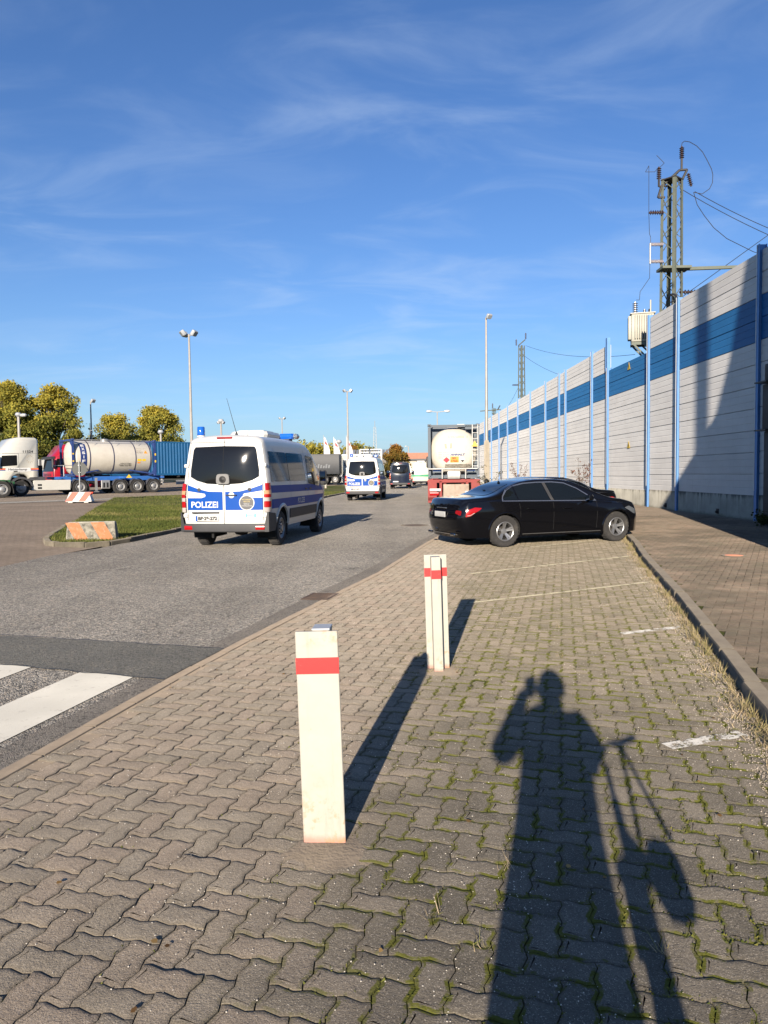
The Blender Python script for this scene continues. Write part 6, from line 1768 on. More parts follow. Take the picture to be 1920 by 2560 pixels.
ch1 = thing('chassis_trailer', 'blue container chassis trailer with three axles under the white tank', 'trailer', (TX, TY, gz(TX, TY)), AH)
chassis(ch1, M_cblue, -6.1, 1.3, 1.24, (-2.85, -4.1, -5.35), .50, -1.2)
for k in range(3):
    b = MB(); b.box((-1.78, 1.16, .66), (.62, .05, .6), ch=.02) if k == 0 else None
    if k == 0: b.build('spare_box', M_steel, ch1)
b = MB(); b.box((-1.9, 1.19, .62), (.13, .02, .34)); b.box((-1.66, 1.19, .62), (.13, .02, .34)); b.build('box_opening', M_blk, ch1, smooth=False)
b = MB(); b.prism([(-3.25, 1.10), (-3.70, 1.10), (-3.47, 1.36)], 1.21, 1.215, 'XZ'); b.build('warning_triangle', M_yel, ch1, smooth=False)
b = MB(); b.box((-6.1, 0, .62), (.1, 2.3, .14)); b.box((-6.15, .9, .85), (.06, .4, .14)); b.box((-6.15, -.9, .85), (.06, .4, .14)); b.build('rear_bar', M_steel, ch1, smooth=False)
b = MB(); b.tube((1.0, 1.0, 1.26), (1.0, 1.0, 2.0), .025, .025, 6); b.tube((1.0, 1.0, 2.0), (-.2, 1.18, 2.0), .025, .025, 6); b.tube((-.2, 1.18, 2.0), (-.2, 1.18, 1.3), .025, .025, 6); b.tube((1.0, -1.0, 1.26), (1.0, -1.0, 2.0), .025, .025, 6); b.tube((1.0, 1.0, 2.0), (1.0, -1.0, 2.0), .025, .025, 6); b.build('guard_rail', M_steel, ch1)
tk1, endf, tr_, tz_ = tank_container('tank_container', 'white tank container lettered EXSIF in a dark blue frame', M_fblue, 'exsif')
XO = -2.55
at(tk1, TX, TY, AH, 1.24, XO)
# curved panel with vertical lettering on the visible (left hand) side
def tank_side(x, arc, s=1, e=.006):      # arc: height above the axis measured along the shell
    a = arc / tr_; return (x, s * (tr_ + e) * math.cos(a), tz_ + (tr_ + e) * math.sin(a))
for s in (1, -1):
    patch('name_panel', [(2.45, -.62), (2.03, -.62), (2.03, 1.05), (2.45, 1.05)], lambda u, v, s=s: tank_side(u, v, s, .024), M_navyp, tk1, .12)
    for k, chh in enumerate('EXSIF'):
        text_obj('lettering', chh, .3, M_print, tk1, None, None, None, .22 if chh != 'I' else .06, .19, warp=lambda a, c, k=k, s=s, chh=chh: tank_side((2.35 - a - (.08 if chh == 'I' else 0)) if s > 0 else (2.13 + a), .76 - k * .28 + c, s, .032), bold=.012)
    for k, (tx_, w_, x_, z_) in enumerate((('EXFU 571667 8', .75, -1.55, .62), ('22K8', .35, -1.55, .50), ('MGW 36000 KG', .5, -1.55, .38), ('TARE 3650 KG', .5, -1.55, .30), ('CAPACITY 25000 L', .85, -.35, -.48), ('CAUTION DO NOT OVERFILL', .95, -.25, -.58), ('GENERAL CARGO TANK', .85, -.35, -.66))):
        text_obj('lettering', tx_, .2, M_smudge if k < 4 else M_blk, tk1, None, None, None, w_, .075, warp=lambda a, c, x_=x_, z_=z_, s=s, w_=w_: tank_side((x_ - a) if s > 0 else (x_ - w_ + a), z_ + c, s, .008))
    patch('placard', [(-1.62, -.26), (-1.92, -.26), (-1.92, -.10), (-1.62, -.10)], lambda u, v, s=s: tank_side(u, v, s), M_yel, tk1, .2)
    patch('placard', [(-1.98, -.26), (-2.25, -.26), (-2.25, -.10), (-1.98, -.10)], lambda u, v, s=s: tank_side(u, v, s), M_yel, tk1, .2)
    patch('placard', [(-1.62, -.42), (-1.85, -.42), (-1.85, -.32), (-1.62, -.32)], lambda u, v, s=s: tank_side(u, v, s), M_orange, tk1, .2)
    patch('warning_label', [(-2.12, .30), (-2.40, .30), (-2.26, .54)], lambda u, v, s=s: tank_side(u, v, s, .010), M_orange, tk1, .2)
    for y in (1.55, 1.05):
        b = MB(); b.box((2.965, s * 1.205, y), (.1, .03, .1)); b.box((-2.965, s * 1.205, y), (.1, .03, .16)); b.build('reflector', M_yel, tk1, smooth=False)
for k in range(2):
    b = MB(); b.box((2.80 + .0, -.25, 1.9 - k * .3), (.02, .3, .16)); o = b.build('worn_print', M_blk, tk1, smooth=False)
# ---- red tractor with blue box container behind
BX, BY = -22.9, 62.0
red, D2 = tractor('red_truck', 'red truck tractor half hidden behind the tank, pulling the blue container', M_cabr, 'high')
at(red, BX - 0.2, BY + .2, AH)
ch2 = thing('chassis_trailer', 'dark container chassis trailer under the long blue container', 'trailer', (BX, BY, gz(BX, BY)), AH)
chassis(ch2, M_under, -11.5, .9, 1.24, (-8.0, -9.31, -10.62), .50, -3.2)
b = MB(); b.box((-6.2, 1.18, .62), (2.4, .04, .38)); b.build('side_guard', M_steel, ch2, smooth=False)
bc = thing('container', 'long corrugated blue shipping container on a trailer behind the near police van', 'container'); at(bc, BX, BY, AH, 1.24, -5.3)
def corrugated_box(t, L, W, H, m_):
    b = MB(); n = int(L / .28); pts = []
    for k in range(n):
        x0 = -L / 2 + .1 + (L - .2) * k / n; d_ = (L - .2) / n
        pts += [(x0, 0), (x0 + d_ * .3, 0), (x0 + d_ * .45, .036), (x0 + d_ * .8, .036)]
    pts.append((L / 2 - .1, 0))
    for s in (1, -1):
        P = []
        for x, o_ in pts: P += [(x, s * (W / 2 - .008 - o_), .16), (x, s * (W / 2 - .008 - o_), H - .10)]
        b.add(P, [(2 * k, 2 * k + 2, 2 * k + 3, 2 * k + 1) for k in range(len(pts) - 1)])
    b.build('side_wall', m_, t, smooth=False)
    b = MB()
    for s in (1, -1):
        b.box((0, s * (W / 2 - .05), .08), (L, .1, .16)); b.box((0, s * (W / 2 - .05), H - .05), (L, .1, .10))
        for e in (1, -1): b.box((e * (L / 2 - .07), s * (W / 2 - .07), H / 2), (.14, .14, H - .02))
    b.build('frame', m_, t, smooth=False)
    b = MB(); b.box((0, 0, H - .03), (L - .1, W - .1, .03)); b.build('roof', m_, t, smooth=False)
    for e in (1, -1):
        b = MB(); b.box((e * (L / 2 - .04), 0, H / 2), (.04, W - .2, H - .2)); o = b.build('end_door', m_, t, smooth=False)
        for y in (-.8, -.3, .3, .8): c = MB(); c.tube((e * (L / 2), y, .15), (e * (L / 2), y, H - .15), .02, .02, 6); c.build('lock_rod', M_galv, o)
corrugated_box(bc, 12.19, 2.44, 2.89, M_bluecont)
# ---- pale box van body glimpsed between the cabs
pv = thing('box_trailer', 'pale box trailer with a blue lower band glimpsed between white and red cabs', 'trailer', (-36.2, 74.0, gz(-36, 74)), AH)
b = MB(); b.box((0, 0, 2.0), (8, 2.5, 1.9), ch=.03); b.build('box_body', M_cabw, pv)
b = MB(); b.box((0, 0, 1.45), (8.02, 2.52, .75)); b.build('blue_band', mat('band_blue', (.08, .24, .42), .5), pv, smooth=False)
chassis(pv, M_under, -3.8, 3.8, 1.05, (-2.0, -3.3), .48, 2.5)
# ---- green truck leaving the picture on the left
gt, D3 = tractor('green_truck', 'green truck cut off by the left edge, only its rear wheel and mudguard in view', M_cabg, 'low')
at(gt, -24.4, 46.3, R(180 + 38))
b = MB(); b.box((.2, 0, .98), (1.6, .95, .2)); b.box((-.7, 0, .85), (.3, .9, .25)); b.build('rear_frame', M_cabg, gt, smooth=False)
# ---- tank truck on the road, seen from behind
KH = R(90 - 4); KX, KY = 3.22, 36.0
ch3 = thing('chassis_trailer', 'red container chassis trailer seen from behind on the road', 'trailer', (KX, KY, gz(KX, KY)), KH)
chassis(ch3, M_cred, -.9, 9.2, 1.24, (.55, 1.86, 3.17), .50, 6.5)
b = MB(); b.box((-1.0, 0, 1.14), (.10, 2.46, .14)); b.box((-1.02, -1.02, .60), (.1, .42, .95)); b.box((-1.02, 1.02, .60), (.1, .42, .95)); b.box((-1.0, 0, .30), (.14, 2.46, .16)); b.box((-1.0, -.62, .7), (.1, .12, .9)); b.box((-1.0, .62, .7), (.1, .12, .9)); b.build('rear_frame', M_cred, ch3, smooth=False)
b = MB(); b.box((-1.04, -.10, .68), (.04, 1.2, .62)); b.build('rear_panel', mat('panel_board', (.40, .33, .26), .7, var=.2, dirt=(.2, .12, .08), dirt_amt=.5), ch3, smooth=False)
b = MB(); b.box((-1.065, -.62, .5), (.03, .2, .32)); b.build('document_box', M_steel, ch3, smooth=False)
for s in (1, -1):
    b = MB(); b.box((-1.09, s * .93, .55), (.05, .44, .16), ch=.02); b.build('tail_light', M_lred, ch3)
b = MB(); b.box((-1.10, .88, .73), (.02, .52, .115), ch=.003); p_ = b.build('licence_plate', M_plate, ch3); 
b = MB(); b.tube((-1.15, -1.1, 1.72), (-1.15, 1.2, 1.72), .035, .035, 8)
for y in (-.55, .55): b.tube((-1.15, y, 1.72), (-1.15, y, 1.25), .03, .03, 8)
b.box((-1.12, -.0, 1.42), (.12, .62, .36), ch=.03); b.build('rear_rail', M_steel, ch3)
tk2, endf, _, _ = tank_container('tank_container', 'cream tank container lettered ANHALT in a slate grey frame, seen end on', M_tankgrey, 'anhalt', -1); at(tk2, KX, KY, KH, 1.24, 2.10)
b = MB(); b.box((-.2, 1.14, 1.3), (5.3, .02, 2.1)); b.build('side_shield', M_tankgrey, tk2, smooth=False)
b = MB(); b.box((-2.35, 0, 1.3), (.04, 2.3, 2.4)); b.build('end_plate', M_tankgrey, tk2, smooth=False)
b = MB(); b.box((-2.99, -.82, 2.42), (.05, .55, .18)); b.build('top_plate', M_tankgrey, tk2, smooth=False)
# the visible dished end faces -x: lay prints on a lathe profile
prof_e = [(0, -2.91), (.45, -2.88), (.80, -2.81), (1.07, -2.69), (1.157, -2.39)]
def dish(y, z, e=.012):      # y left of travel, z above the tank axis
    rr = math.hypot(y, z); return (interp(prof_e, rr) - e, y, 1.32 + z)
def dtext(body, y, z, w, h, m_, bold=0, italic=0): text_obj('lettering', body, .2, m_, tk2, None, None, None, w, h, warp=lambda a, c: dish(y - a, z + c, .016), bold=bold, italic=italic)
dtext('ANHU 230002   0', .28, .62, .95, .10, M_smudge, .002, .1)
dtext('ANHALT', .16, -.22, .68, .10, M_navyp, .01, .25)
for k in range(4): dtext(('MGW  36000 KG', 'TARE  4010 KG', 'CAP  26000 L', '22T6')[k], .72, -.08 - k * .085, .48 if k < 3 else .2, .035, M_smudge)
def dpatch(name, poly, m_, e=.013): patch(name, poly, lambda u, v: dish(u, v, e), m_, tk2, .1)
dpatch('faded_label', [(.42, .12), (.30, .12), (.33, .36), (.44, .36)], M_smudge); dpatch('faded_label', [(.18, .12), (.07, .12), (.07, .38), (.17, .38)], M_smudge)
dpatch('flame_placard', [(.50, -.42), (.34, -.56), (.18, -.42), (.34, -.28)], M_hazred)
dpatch('code_placard', [(.16, -.54), (-.24, -.54), (-.24, -.26), (.16, -.26)], M_orange, .012)
dtext('80', .08, -.38, .2, .09, M_blk, .004); dtext('1760', .12, -.52, .3, .1, M_blk, .004)
dpatch('corrosive_placard', [(-.28, -.40), (-.42, -.54), (-.56, -.40), (-.42, -.26)], M_print, .012); dpatch('corrosive_half', [(-.33, -.43), (-.42, -.54), (-.51, -.43)], M_blk, .016)
for k in range(4): dpatch('worn_placard', [(.40 - k * .29, -.74), (.25 - k * .29, -.90), (.10 - k * .29, -.74), (.25 - k * .29, -.60)] if k else [(.42, -.88), (-.86, -.86), (-.84, -.62), (.42, -.62)], M_worn, .013 + .003 * (k > 0))
b = MB(); b.tube((-3.02, -.88, .5), (-3.02, -.88, 2.55), .022, .022, 6); b.tube((-3.02, -1.14, .5), (-3.02, -1.14, 2.55), .022, .022, 6)
for k in range(8): b.tube((-3.02, -.88, .6 + k * .26), (-3.02, -1.14, .6 + k * .26), .016, .016, 6)
b.build('ladder', M_steel, tk2)
b = MB(); b.prism([(-.84, 1.52), (-1.14, 1.52), (-.99, 1.78)], -3.05, -3.045, 'YZ'); b.build('electric_warning', M_yel, tk2, smooth=False)
b = MB(); b.box((-3.0, .78, .42), (.03, .4, .1)); b.box((-3.0, -.8, .42), (.03, .4, .1)); b.build('lower_plate', M_cblue, tk2, smooth=False)
rt, D4 = tractor('road_truck', 'truck tractor hidden ahead of the tank truck, only its left mirror showing', mat('cab_slate', (.08, .11, .15), .35, coat=.5), 'mid'); at(rt, KX, KY, KH, 0, 7.9)

# ================================================================== far buildings
M_bwhite = mat('building_white', (.50, .485, .41), .7, var=.05); M_bdark = mat('window_dark', (.05, .06, .07), .2)
wb_ = thing('office_block', 'low white flat roofed office block behind the flags with two dark windows', 'building', (-6.6, 110, gz(-7, 110)), R(-2))
b = MB(); b.box((0, 3, 2.0), (7.2, 6, 4.1)); b.build('wall', M_bwhite, wb_, smooth=False)
b = MB(); b.box((0, 3, 4.12), (7.4, 6.2, .16)); b.build('roof', M_galv, wb_, smooth=False)
for x, z in ((-.55, 2.9), (.65, 2.9), (2.3, 2.9), (-2.2, 2.9), (-.55, 1.1), (.65, 1.1)):
    if z < 2: continue
    b = MB(); b.box((x, -.01, z), (.95, .06, 1.1)); f_ = b.build('window', M_print, wb_, smooth=False)
    for s in (-1, 1): c = MB(); c.box((x + s * .22, -.045, z), (.38, .02, .95)); c.build('pane', M_bdark, f_, smooth=False)
b = MB(); b.box((0, -.03, .75), (7.2, .08, 1.1)); b.build('plinth', mat('building_base', (.35, .36, .36), .7), wb_, smooth=False)
dt = thing('curtain_trailer', 'dark curtain sided trailer with faint grey lettering behind the flags', 'trailer', (-11.6, 94, gz(-11.6, 94)), R(176))
b = MB(); b.box((0, 0, 2.45), (11.5, 2.5, 2.5), ch=.03); b.build('curtain_body', mat('curtain_black', (.028, .032, .038), .55, var=.15), dt)
chassis(dt, M_under, -5.5, 5.5, 1.15, (-2.6, -3.9, -5.2), .5, 2.5)
M_dim = mat('print_dim', (.13, .14, .15), .6)
for k in range(8): b = MB(); x0 = -2.0 - k * .33; b.prism([(x0, 1.95), (x0 - .2, 1.95), (x0 - .28, 2.45 - .1 * (k % 3)), (x0 - .08, 2.45 - .1 * (k % 3))], 1.252, 1.256, 'XZ'); b.build('faded_mark', M_dim, dt, smooth=False)
gn = thing('sign_gantry', 'white tubular height gantry spanning the road behind the second police van', 'gantry', (-2.2, 100, gz(-2, 100)))
b = MB()
for z in (3.75, 4.6): b.tube((-1.45, 0, z), (1.45, 0, z), .09, .09, 6)
for x in (-1.45, 1.45): b.tube((x, 0, 0), (x, 0, 4.6), .11, .11, 6)
b.build('beam', M_pl, gn)
for k in range(9): b = MB(); b.tube((-1.3 + k * .33, 0, 3.75), (-1.3 + k * .33, 0, 4.25), .05, .05, 5); b.build('rail', M_galv, gn)
b = MB(); b.box((0, 0, 4.25), (2.9, .05, .08)); b.build('rail', M_galv, gn)
rf_ = thing('shed', 'low shed with ribbed grey sloping roof behind the white gantry', 'building', (-4.6, 118, gz(-4, 118)))
b = MB(); b.box((1.5, 3, 2.0), (8.0, 6, 4.0)); b.build('wall', mat('shed_grey', (.22, .21, .19), .8), rf_, smooth=False)
for k in range(15): b = MB(); b.box((-2.3 + k * .53, 1.5, 4.55), (.40, 3.4, .08), rx=R(22)); b.build('roof_sheet', M_galv, rf_, smooth=False)
cp = thing('canopy', 'dark flat canopy roof across the road end beyond the navy van', 'canopy', (5.6, 121, gz(5, 121)))
b = MB(); b.box((0, 0, 3.45), (7.4, 4, .3)); b.build('roof', M_fend, cp, smooth=False)
for x in (-3.2, 3.2): b = MB(); b.box((x, 0, 1.7), (.25, .25, 3.3)); b.build('pillar', M_fend, cp, smooth=False)
rh = thing('tiled_house', 'distant house with reddish tiled roof above the dark canopy', 'building', (6.5, 175, gz(5, 175)))
b = MB(); b.box((0, 4, 2.3), (11, 8, 4.0)); b.build('wall', M_bwhite, rh, smooth=False)
b = MB(); b.prism([(-.3, 4.2), (4, 6.2), (8.3, 4.2)], -5.8, 5.8, 'YZ'); b.build('roof', mat('roof_tile', (.36, .17, .11), .8, var=.15), rh, smooth=False)
# ================================================================== foliage
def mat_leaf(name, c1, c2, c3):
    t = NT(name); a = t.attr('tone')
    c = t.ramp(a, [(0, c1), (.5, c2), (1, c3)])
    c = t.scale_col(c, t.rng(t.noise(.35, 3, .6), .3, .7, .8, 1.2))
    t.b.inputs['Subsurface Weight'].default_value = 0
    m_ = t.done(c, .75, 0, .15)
    tr_ = t.n.new('ShaderNodeBsdfTranslucent'); mx = t.n.new('ShaderNodeMixShader'); mx.inputs[0].default_value = .25
    t.l.new(c, tr_.inputs['Color']); t.l.new(t.b.outputs[0], mx.inputs[1]); t.l.new(tr_.outputs[0], mx.inputs[2]); t.l.new(mx.outputs[0], t.out.inputs['Surface'])
    return m_
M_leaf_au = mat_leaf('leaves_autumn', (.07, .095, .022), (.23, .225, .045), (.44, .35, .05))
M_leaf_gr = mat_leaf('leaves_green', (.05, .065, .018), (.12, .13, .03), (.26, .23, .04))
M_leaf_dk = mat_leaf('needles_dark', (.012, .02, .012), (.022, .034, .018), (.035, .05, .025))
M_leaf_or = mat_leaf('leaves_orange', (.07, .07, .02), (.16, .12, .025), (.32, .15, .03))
M_bark = mat('bark', (.11, .09, .065), .9, var=.25, scale=8)
def leaves(name, centers, radii, per, size, mat_, parent, topbias=.8, flat=.8):
    """leaf quads on shells of clumps; tone rises towards the top"""
    C = []; T = []
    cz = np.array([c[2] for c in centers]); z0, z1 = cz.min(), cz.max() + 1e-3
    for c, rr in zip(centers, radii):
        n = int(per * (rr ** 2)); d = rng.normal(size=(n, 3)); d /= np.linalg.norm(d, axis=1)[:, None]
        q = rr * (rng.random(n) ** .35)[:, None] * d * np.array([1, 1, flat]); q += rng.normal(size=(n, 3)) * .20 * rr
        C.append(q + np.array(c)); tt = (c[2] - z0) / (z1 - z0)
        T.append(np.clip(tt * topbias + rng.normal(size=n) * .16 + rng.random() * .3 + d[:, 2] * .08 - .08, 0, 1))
    C = np.concatenate(C); T = np.concatenate(T); n = len(C)
    a = rng.normal(size=(n, 3)); a /= np.linalg.norm(a, axis=1)[:, None]; b_ = rng.normal(size=(n, 3)); b_ = np.cross(a, b_); b_ /= np.linalg.norm(b_, axis=1)[:, None]
    s = size * (.6 + .8 * rng.random(n))[:, None]
    V_ = np.stack([C - a * s, C - b_ * s * .6, C + a * s, C + b_ * s * .6], 1).reshape(-1, 3)
    return np_mesh(name, V_, np.arange(4 * n), np.full(n, 4), [mat_], parent, {'tone': np.repeat(T, 4)})
def tree(name, label, x, y, h, cr, m_, clumps=34, size=.16, per=330, trunk=.28, crown_z=.32, seed=0, group=None, wide=1.0):
    rnd = random.Random(seed); clumps = int(clumps * 2.1); t = thing(name, label, 'tree', (x, y, gz(x, y)), 0, group); H = h - gz(x, y)
    b = MB(); lean = Vector((rnd.uniform(-.3, .3), 0, 0)); top = Vector((lean.x, 0, H * .72))
    prev = Vector((0, 0, -.1)); r0 = trunk
    for k in range(1, 7): p = Vector((lean.x * k / 6 + rnd.uniform(-.1, .1), rnd.uniform(-.1, .1), H * .75 * k / 6)); r1 = trunk * (1 - k / 7.5); b.tube(prev, p, r0, r1, 8); prev, r0 = p, r1
    tk = b.build('trunk', M_bark, t)
    cen, rad = [], []
    for k in range(clumps):
        u = rnd.random(); z = H * (crown_z + (1 - crown_z) * (.08 + .86 * u)); w = cr * wide * math.sin(math.pi * min(.93, .22 + .72 * u)) ** .75
        a = rnd.random() * 2 * math.pi; q = (rnd.random() ** .5) * w * .85; rr = cr * rnd.uniform(.13, .27)
        cen.append((q * math.cos(a) + lean.x * u, q * math.sin(a), min(z, H - rr * .75))); rad.append(rr)
    bb = MB()
    for k in range(0, clumps, 3):
        c = Vector(cen[k]); s_ = Vector((lean.x * .5, 0, max(H * .18, c.z * .55))); md = s_.lerp(c, .5) + Vector((0, 0, -.15)); bb.tube(s_, md, trunk * .35, trunk * .22, 5); bb.tube(md, c, trunk * .22, trunk * .08, 5)
    bb.build('limbs', M_bark, t)['kind'] = 'stuff'
    leaves('crown', cen, rad, per, size, m_, t)
    return t
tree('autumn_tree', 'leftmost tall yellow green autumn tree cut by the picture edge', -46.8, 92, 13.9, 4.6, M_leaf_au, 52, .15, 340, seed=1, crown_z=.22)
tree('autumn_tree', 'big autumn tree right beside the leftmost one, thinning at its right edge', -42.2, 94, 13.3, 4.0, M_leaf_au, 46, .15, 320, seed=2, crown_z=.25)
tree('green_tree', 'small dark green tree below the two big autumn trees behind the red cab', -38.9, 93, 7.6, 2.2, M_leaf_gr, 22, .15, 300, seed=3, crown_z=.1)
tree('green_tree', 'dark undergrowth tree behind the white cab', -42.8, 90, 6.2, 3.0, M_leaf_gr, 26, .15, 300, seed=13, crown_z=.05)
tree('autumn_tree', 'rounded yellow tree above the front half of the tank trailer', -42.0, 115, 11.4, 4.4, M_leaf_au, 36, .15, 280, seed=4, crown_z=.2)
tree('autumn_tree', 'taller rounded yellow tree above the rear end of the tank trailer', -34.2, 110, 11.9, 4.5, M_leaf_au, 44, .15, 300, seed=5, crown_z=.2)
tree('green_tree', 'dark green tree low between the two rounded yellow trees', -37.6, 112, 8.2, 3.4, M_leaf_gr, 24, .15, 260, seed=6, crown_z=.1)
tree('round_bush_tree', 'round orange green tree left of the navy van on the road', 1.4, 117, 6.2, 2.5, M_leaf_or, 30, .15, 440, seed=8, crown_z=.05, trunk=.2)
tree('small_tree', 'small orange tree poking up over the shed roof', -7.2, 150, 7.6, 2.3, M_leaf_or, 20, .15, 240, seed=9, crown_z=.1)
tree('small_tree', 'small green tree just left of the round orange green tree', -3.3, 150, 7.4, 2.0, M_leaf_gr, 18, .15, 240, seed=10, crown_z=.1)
def conifer(label, x, y, h, r_):
    t = thing('conifer', label, 'tree', (x, y, gz(x, y))); H = h - gz(x, y)
    b = MB(); b.tube((0, 0, 0), (0, 0, H), .22, .03, 8); b.build('trunk', M_bark, t); cen, rad = [], []; rnd = random.Random(3)
    for k in range(16):
        z = H * (.12 + .86 * k / 16); w = r_ * (1 - k / 17)
        for j in range(max(2, int(7 * (1 - k / 18)))): a = rnd.random() * 6.28; cen.append((w * .7 * math.cos(a), w * .7 * math.sin(a), z - .2)); rad.append(max(.18, w * .35))
    leaves('crown', cen, rad, 260, .13, M_leaf_dk, t, flat=.35); return t
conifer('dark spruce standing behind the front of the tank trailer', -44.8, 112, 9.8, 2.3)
# far wood along the horizon
def wood(name, label, x0, x1, y, h0, h1, m_, n, seed, rr=(1.6, 3.2), per=22, size=.5):
    rnd = random.Random(seed); cen, rad = [], []
    for k in range(n):
        x = x0 + (x1 - x0) * rnd.random(); q = h0 + (h1 - h0) * (.5 + .5 * noise.noise((x * .09, seed, 0))); z = rnd.random() ** .7 * q; r_ = rnd.uniform(*rr); cen.append((x, y + rnd.uniform(-6, 6), max(1, z - r_ * .4) + .6)); rad.append(r_)
    o = leaves(name, cen, rad, per, size, m_, None, .6); return tag(o, label, 'wood', kind='stuff')
wood('far_wood', 'belt of autumn woodland behind the flags', -34, -8, 250, 9, 12, M_leaf_au, 130, 1)
wood('far_wood', 'low green tree line on the horizon across the road', -150, 60, 330, 6, 8.5, M_leaf_gr, 330, 2, (2, 4), 9, .8)
wood('far_wood', 'woodland behind the trucks at left', -130, -52, 170, 5, 8, M_leaf_gr, 160, 3, (2, 3.5), 14, .6)
wood('bush_row', 'low shrubs at the foot of the white office block', -9.5, -4.5, 104, .6, 1.3, M_leaf_or, 26, 4, (.35, .7), 120, .12)

# ================================================================== grass, weeds and litter
def mat_blade(name, cols):
    t = NT(name); a = t.attr('tone'); c = t.ramp(a, [(k / (len(cols) - 1), c_) for k, c_ in enumerate(cols)])
    return t.done(c, .8, 0, .15)
M_grass = mat_blade('grass_blade', [(.06, .08, .018), (.115, .13, .030), (.22, .19, .075)])
M_dry = mat_blade('dry_blade', [(.15, .16, .04), (.34, .27, .15), (.46, .36, .25)])
M_mossy = mat_blade('moss_tuft', [(.045, .06, .010), (.10, .11, .020), (.16, .15, .035)])
def blades(name, P, h, w, mat_, label, cat, lean=.5, tone=None, parent=None):
    n = len(P); P = np.asarray(P, dtype=float); a = rng.random(n) * 2 * np.pi; H = h * (.5 + rng.random(n)); W = w * (.6 + .8 * rng.random(n))
    dx, dy = np.cos(a) * W / 2, np.sin(a) * W / 2; lx, ly = rng.normal(size=n) * lean * H, rng.normal(size=n) * lean * H
    V_ = np.stack([np.stack([P[:, 0] - dx, P[:, 1] - dy, P[:, 2]], 1), np.stack([P[:, 0] + dx, P[:, 1] + dy, P[:, 2]], 1), np.stack([P[:, 0] + lx, P[:, 1] + ly, P[:, 2] + H], 1)], 1).reshape(-1, 3)
    T = rng.random(n) if tone is None else tone
    o = np_mesh(name, V_, np.arange(3 * n), np.full(n, 3), [mat_], parent, {'tone': np.repeat(T, 3)})
    return tag(o, label, cat, kind='stuff')
# verge grass, denser close by
xs_ = np.array([p[0] for p in isl_in]); P = []; T = []
for (y0, y1, n) in ((16, 24, 26000), (24, 34, 22000), (34, 60, 20000)):
    X = rng.uniform(-16, -3, n * 3); Y = rng.uniform(y0, y1, n * 3); k = 0
    for x, y in zip(X, Y):
        if in_poly(x, y, isl_in):
            nz = noise.noise((x * .5, y * .5, 0)); P.append((x, y, gz(x, y) + .068)); T.append(min(1, max(0, .42 + nz * .7 + random.gauss(0, .18)))); k += 1
            if k > n: break
blades('verge_grass', P, .055, .022, M_grass, 'short autumn grass growing on the verge', 'grass', .6, np.array(T))
# weeds and dry grass along the right hand kerb, with gravel
P = []; T = []
for _ in range(6500):
    y = 3.0 + 15.5 * random.random() ** 1.5; d_ = abs(random.gauss(0, .085)) * (1.0 + .7 * noise.noise((y * 1.3, 2, 0)))
    if noise.noise((y * 2.3, 7, 0)) < -.28 and d_ > .05: continue
    x = kx(y) - .01 - d_; P.append((x, y, gz(x, y) - .004)); T.append(min(1, max(0, .55 + .5 * noise.noise((y * 1.7, x * 3, 4)) + random.gauss(0, .2))))
blades('kerb_weeds', P, .035, .007, M_dry, 'dry grass and weeds growing along the foot of the curb', 'weeds', .9, np.array(T))
P = []; T = []
for _ in range(60):
    y = 3.2 + 14 * random.random() ** 1.4; x0 = kx(y) - .03 - abs(random.gauss(0, .05))
    for k in range(14): P.append((x0 + random.gauss(0, .014), y + random.gauss(0, .014), gz(x0, y))); T.append(random.uniform(.1, .6))
blades('weed_tufts', P, .085, .007, M_dry, 'taller green weed tufts along the curb', 'weeds', .45, np.array(T))
# moss tufts in the joints of the paving
P = []; T = []
tries = 0
while len(P) < 11000 and tries < 400:
    tries += 1
    for i in range(400):
        y = 1.6 + 9 * random.random() ** 1.5; x = random.uniform(bx(y), kx(y))
        if abs(x) > y * .56: continue
        s = x - .16 * y + .85
        if s < random.uniform(-.1, 1.0) and random.random() > .04: continue
        u, v = (x - org.x) / A, (y - org.y) / A; uu = u * ca + v * sa; vv = -u * sa + v * ca
        fu, fv = uu - math.floor(uu), vv - math.floor(vv); cls = (math.floor(uu) - math.floor(vv)) % 4
        # distance to a joint that exists in the herringbone
        near_v = fu if not (cls == 1) else 1; near_v = min(near_v, (1 - fu) if cls != 0 else 1); near_h = fv if cls != 2 else 1; near_h = min(near_h, (1 - fv) if cls != 3 else 1)
        wv = math.sin(2 * math.pi * fv) * AMP; 
        dv = min(abs(fu + wv) if cls != 1 else 1, abs(1 - fu - wv) if cls != 0 else 1); dh = min(abs(fv - math.sin(2 * math.pi * fu) * AMP) if cls != 2 else 1, abs(1 - fv + math.sin(2 * math.pi * fu) * AMP) if cls != 3 else 1)
        patchy = noise.noise((x * 2.2, y * 2.2, 9)) + .5 * noise.noise((x * 7, y * 7, 3))
        if min(dv, dh) < .10 + .10 * max(0, patchy) and patchy > -.05 + (.12 if dh < dv else -.12):
            P.append((x, y, gz(x, y) - .006)); T.append(random.random())
blades('joint_moss', P, .008, .014, M_mossy, 'green moss tufts filling the paving joints', 'moss', .8, np.array(T))
P = []; T = []
for x0, y0 in ((.92, 2.42), (.30, 2.45), (.48, 2.95), (1.55, 2.35), (1.38, 2.1), (1.1, 4.9), (.9, 6.3), (1.5, 6.4), (2.1, 5.9), (1.75, 7.6), (2.4, 8.1), (.15, 2.62), (.55, 5.95), (.33, 5.9), (2.0, 5.1)):
    for k in range(14): P.append((x0 + random.gauss(0, .018), y0 + random.gauss(0, .018), gz(x0, y0))); T.append(random.random())
blades('grass_tufts', P, .04, .004, M_dry, 'thin grass tufts sprouting from the paving', 'grass', .7, np.array(T))
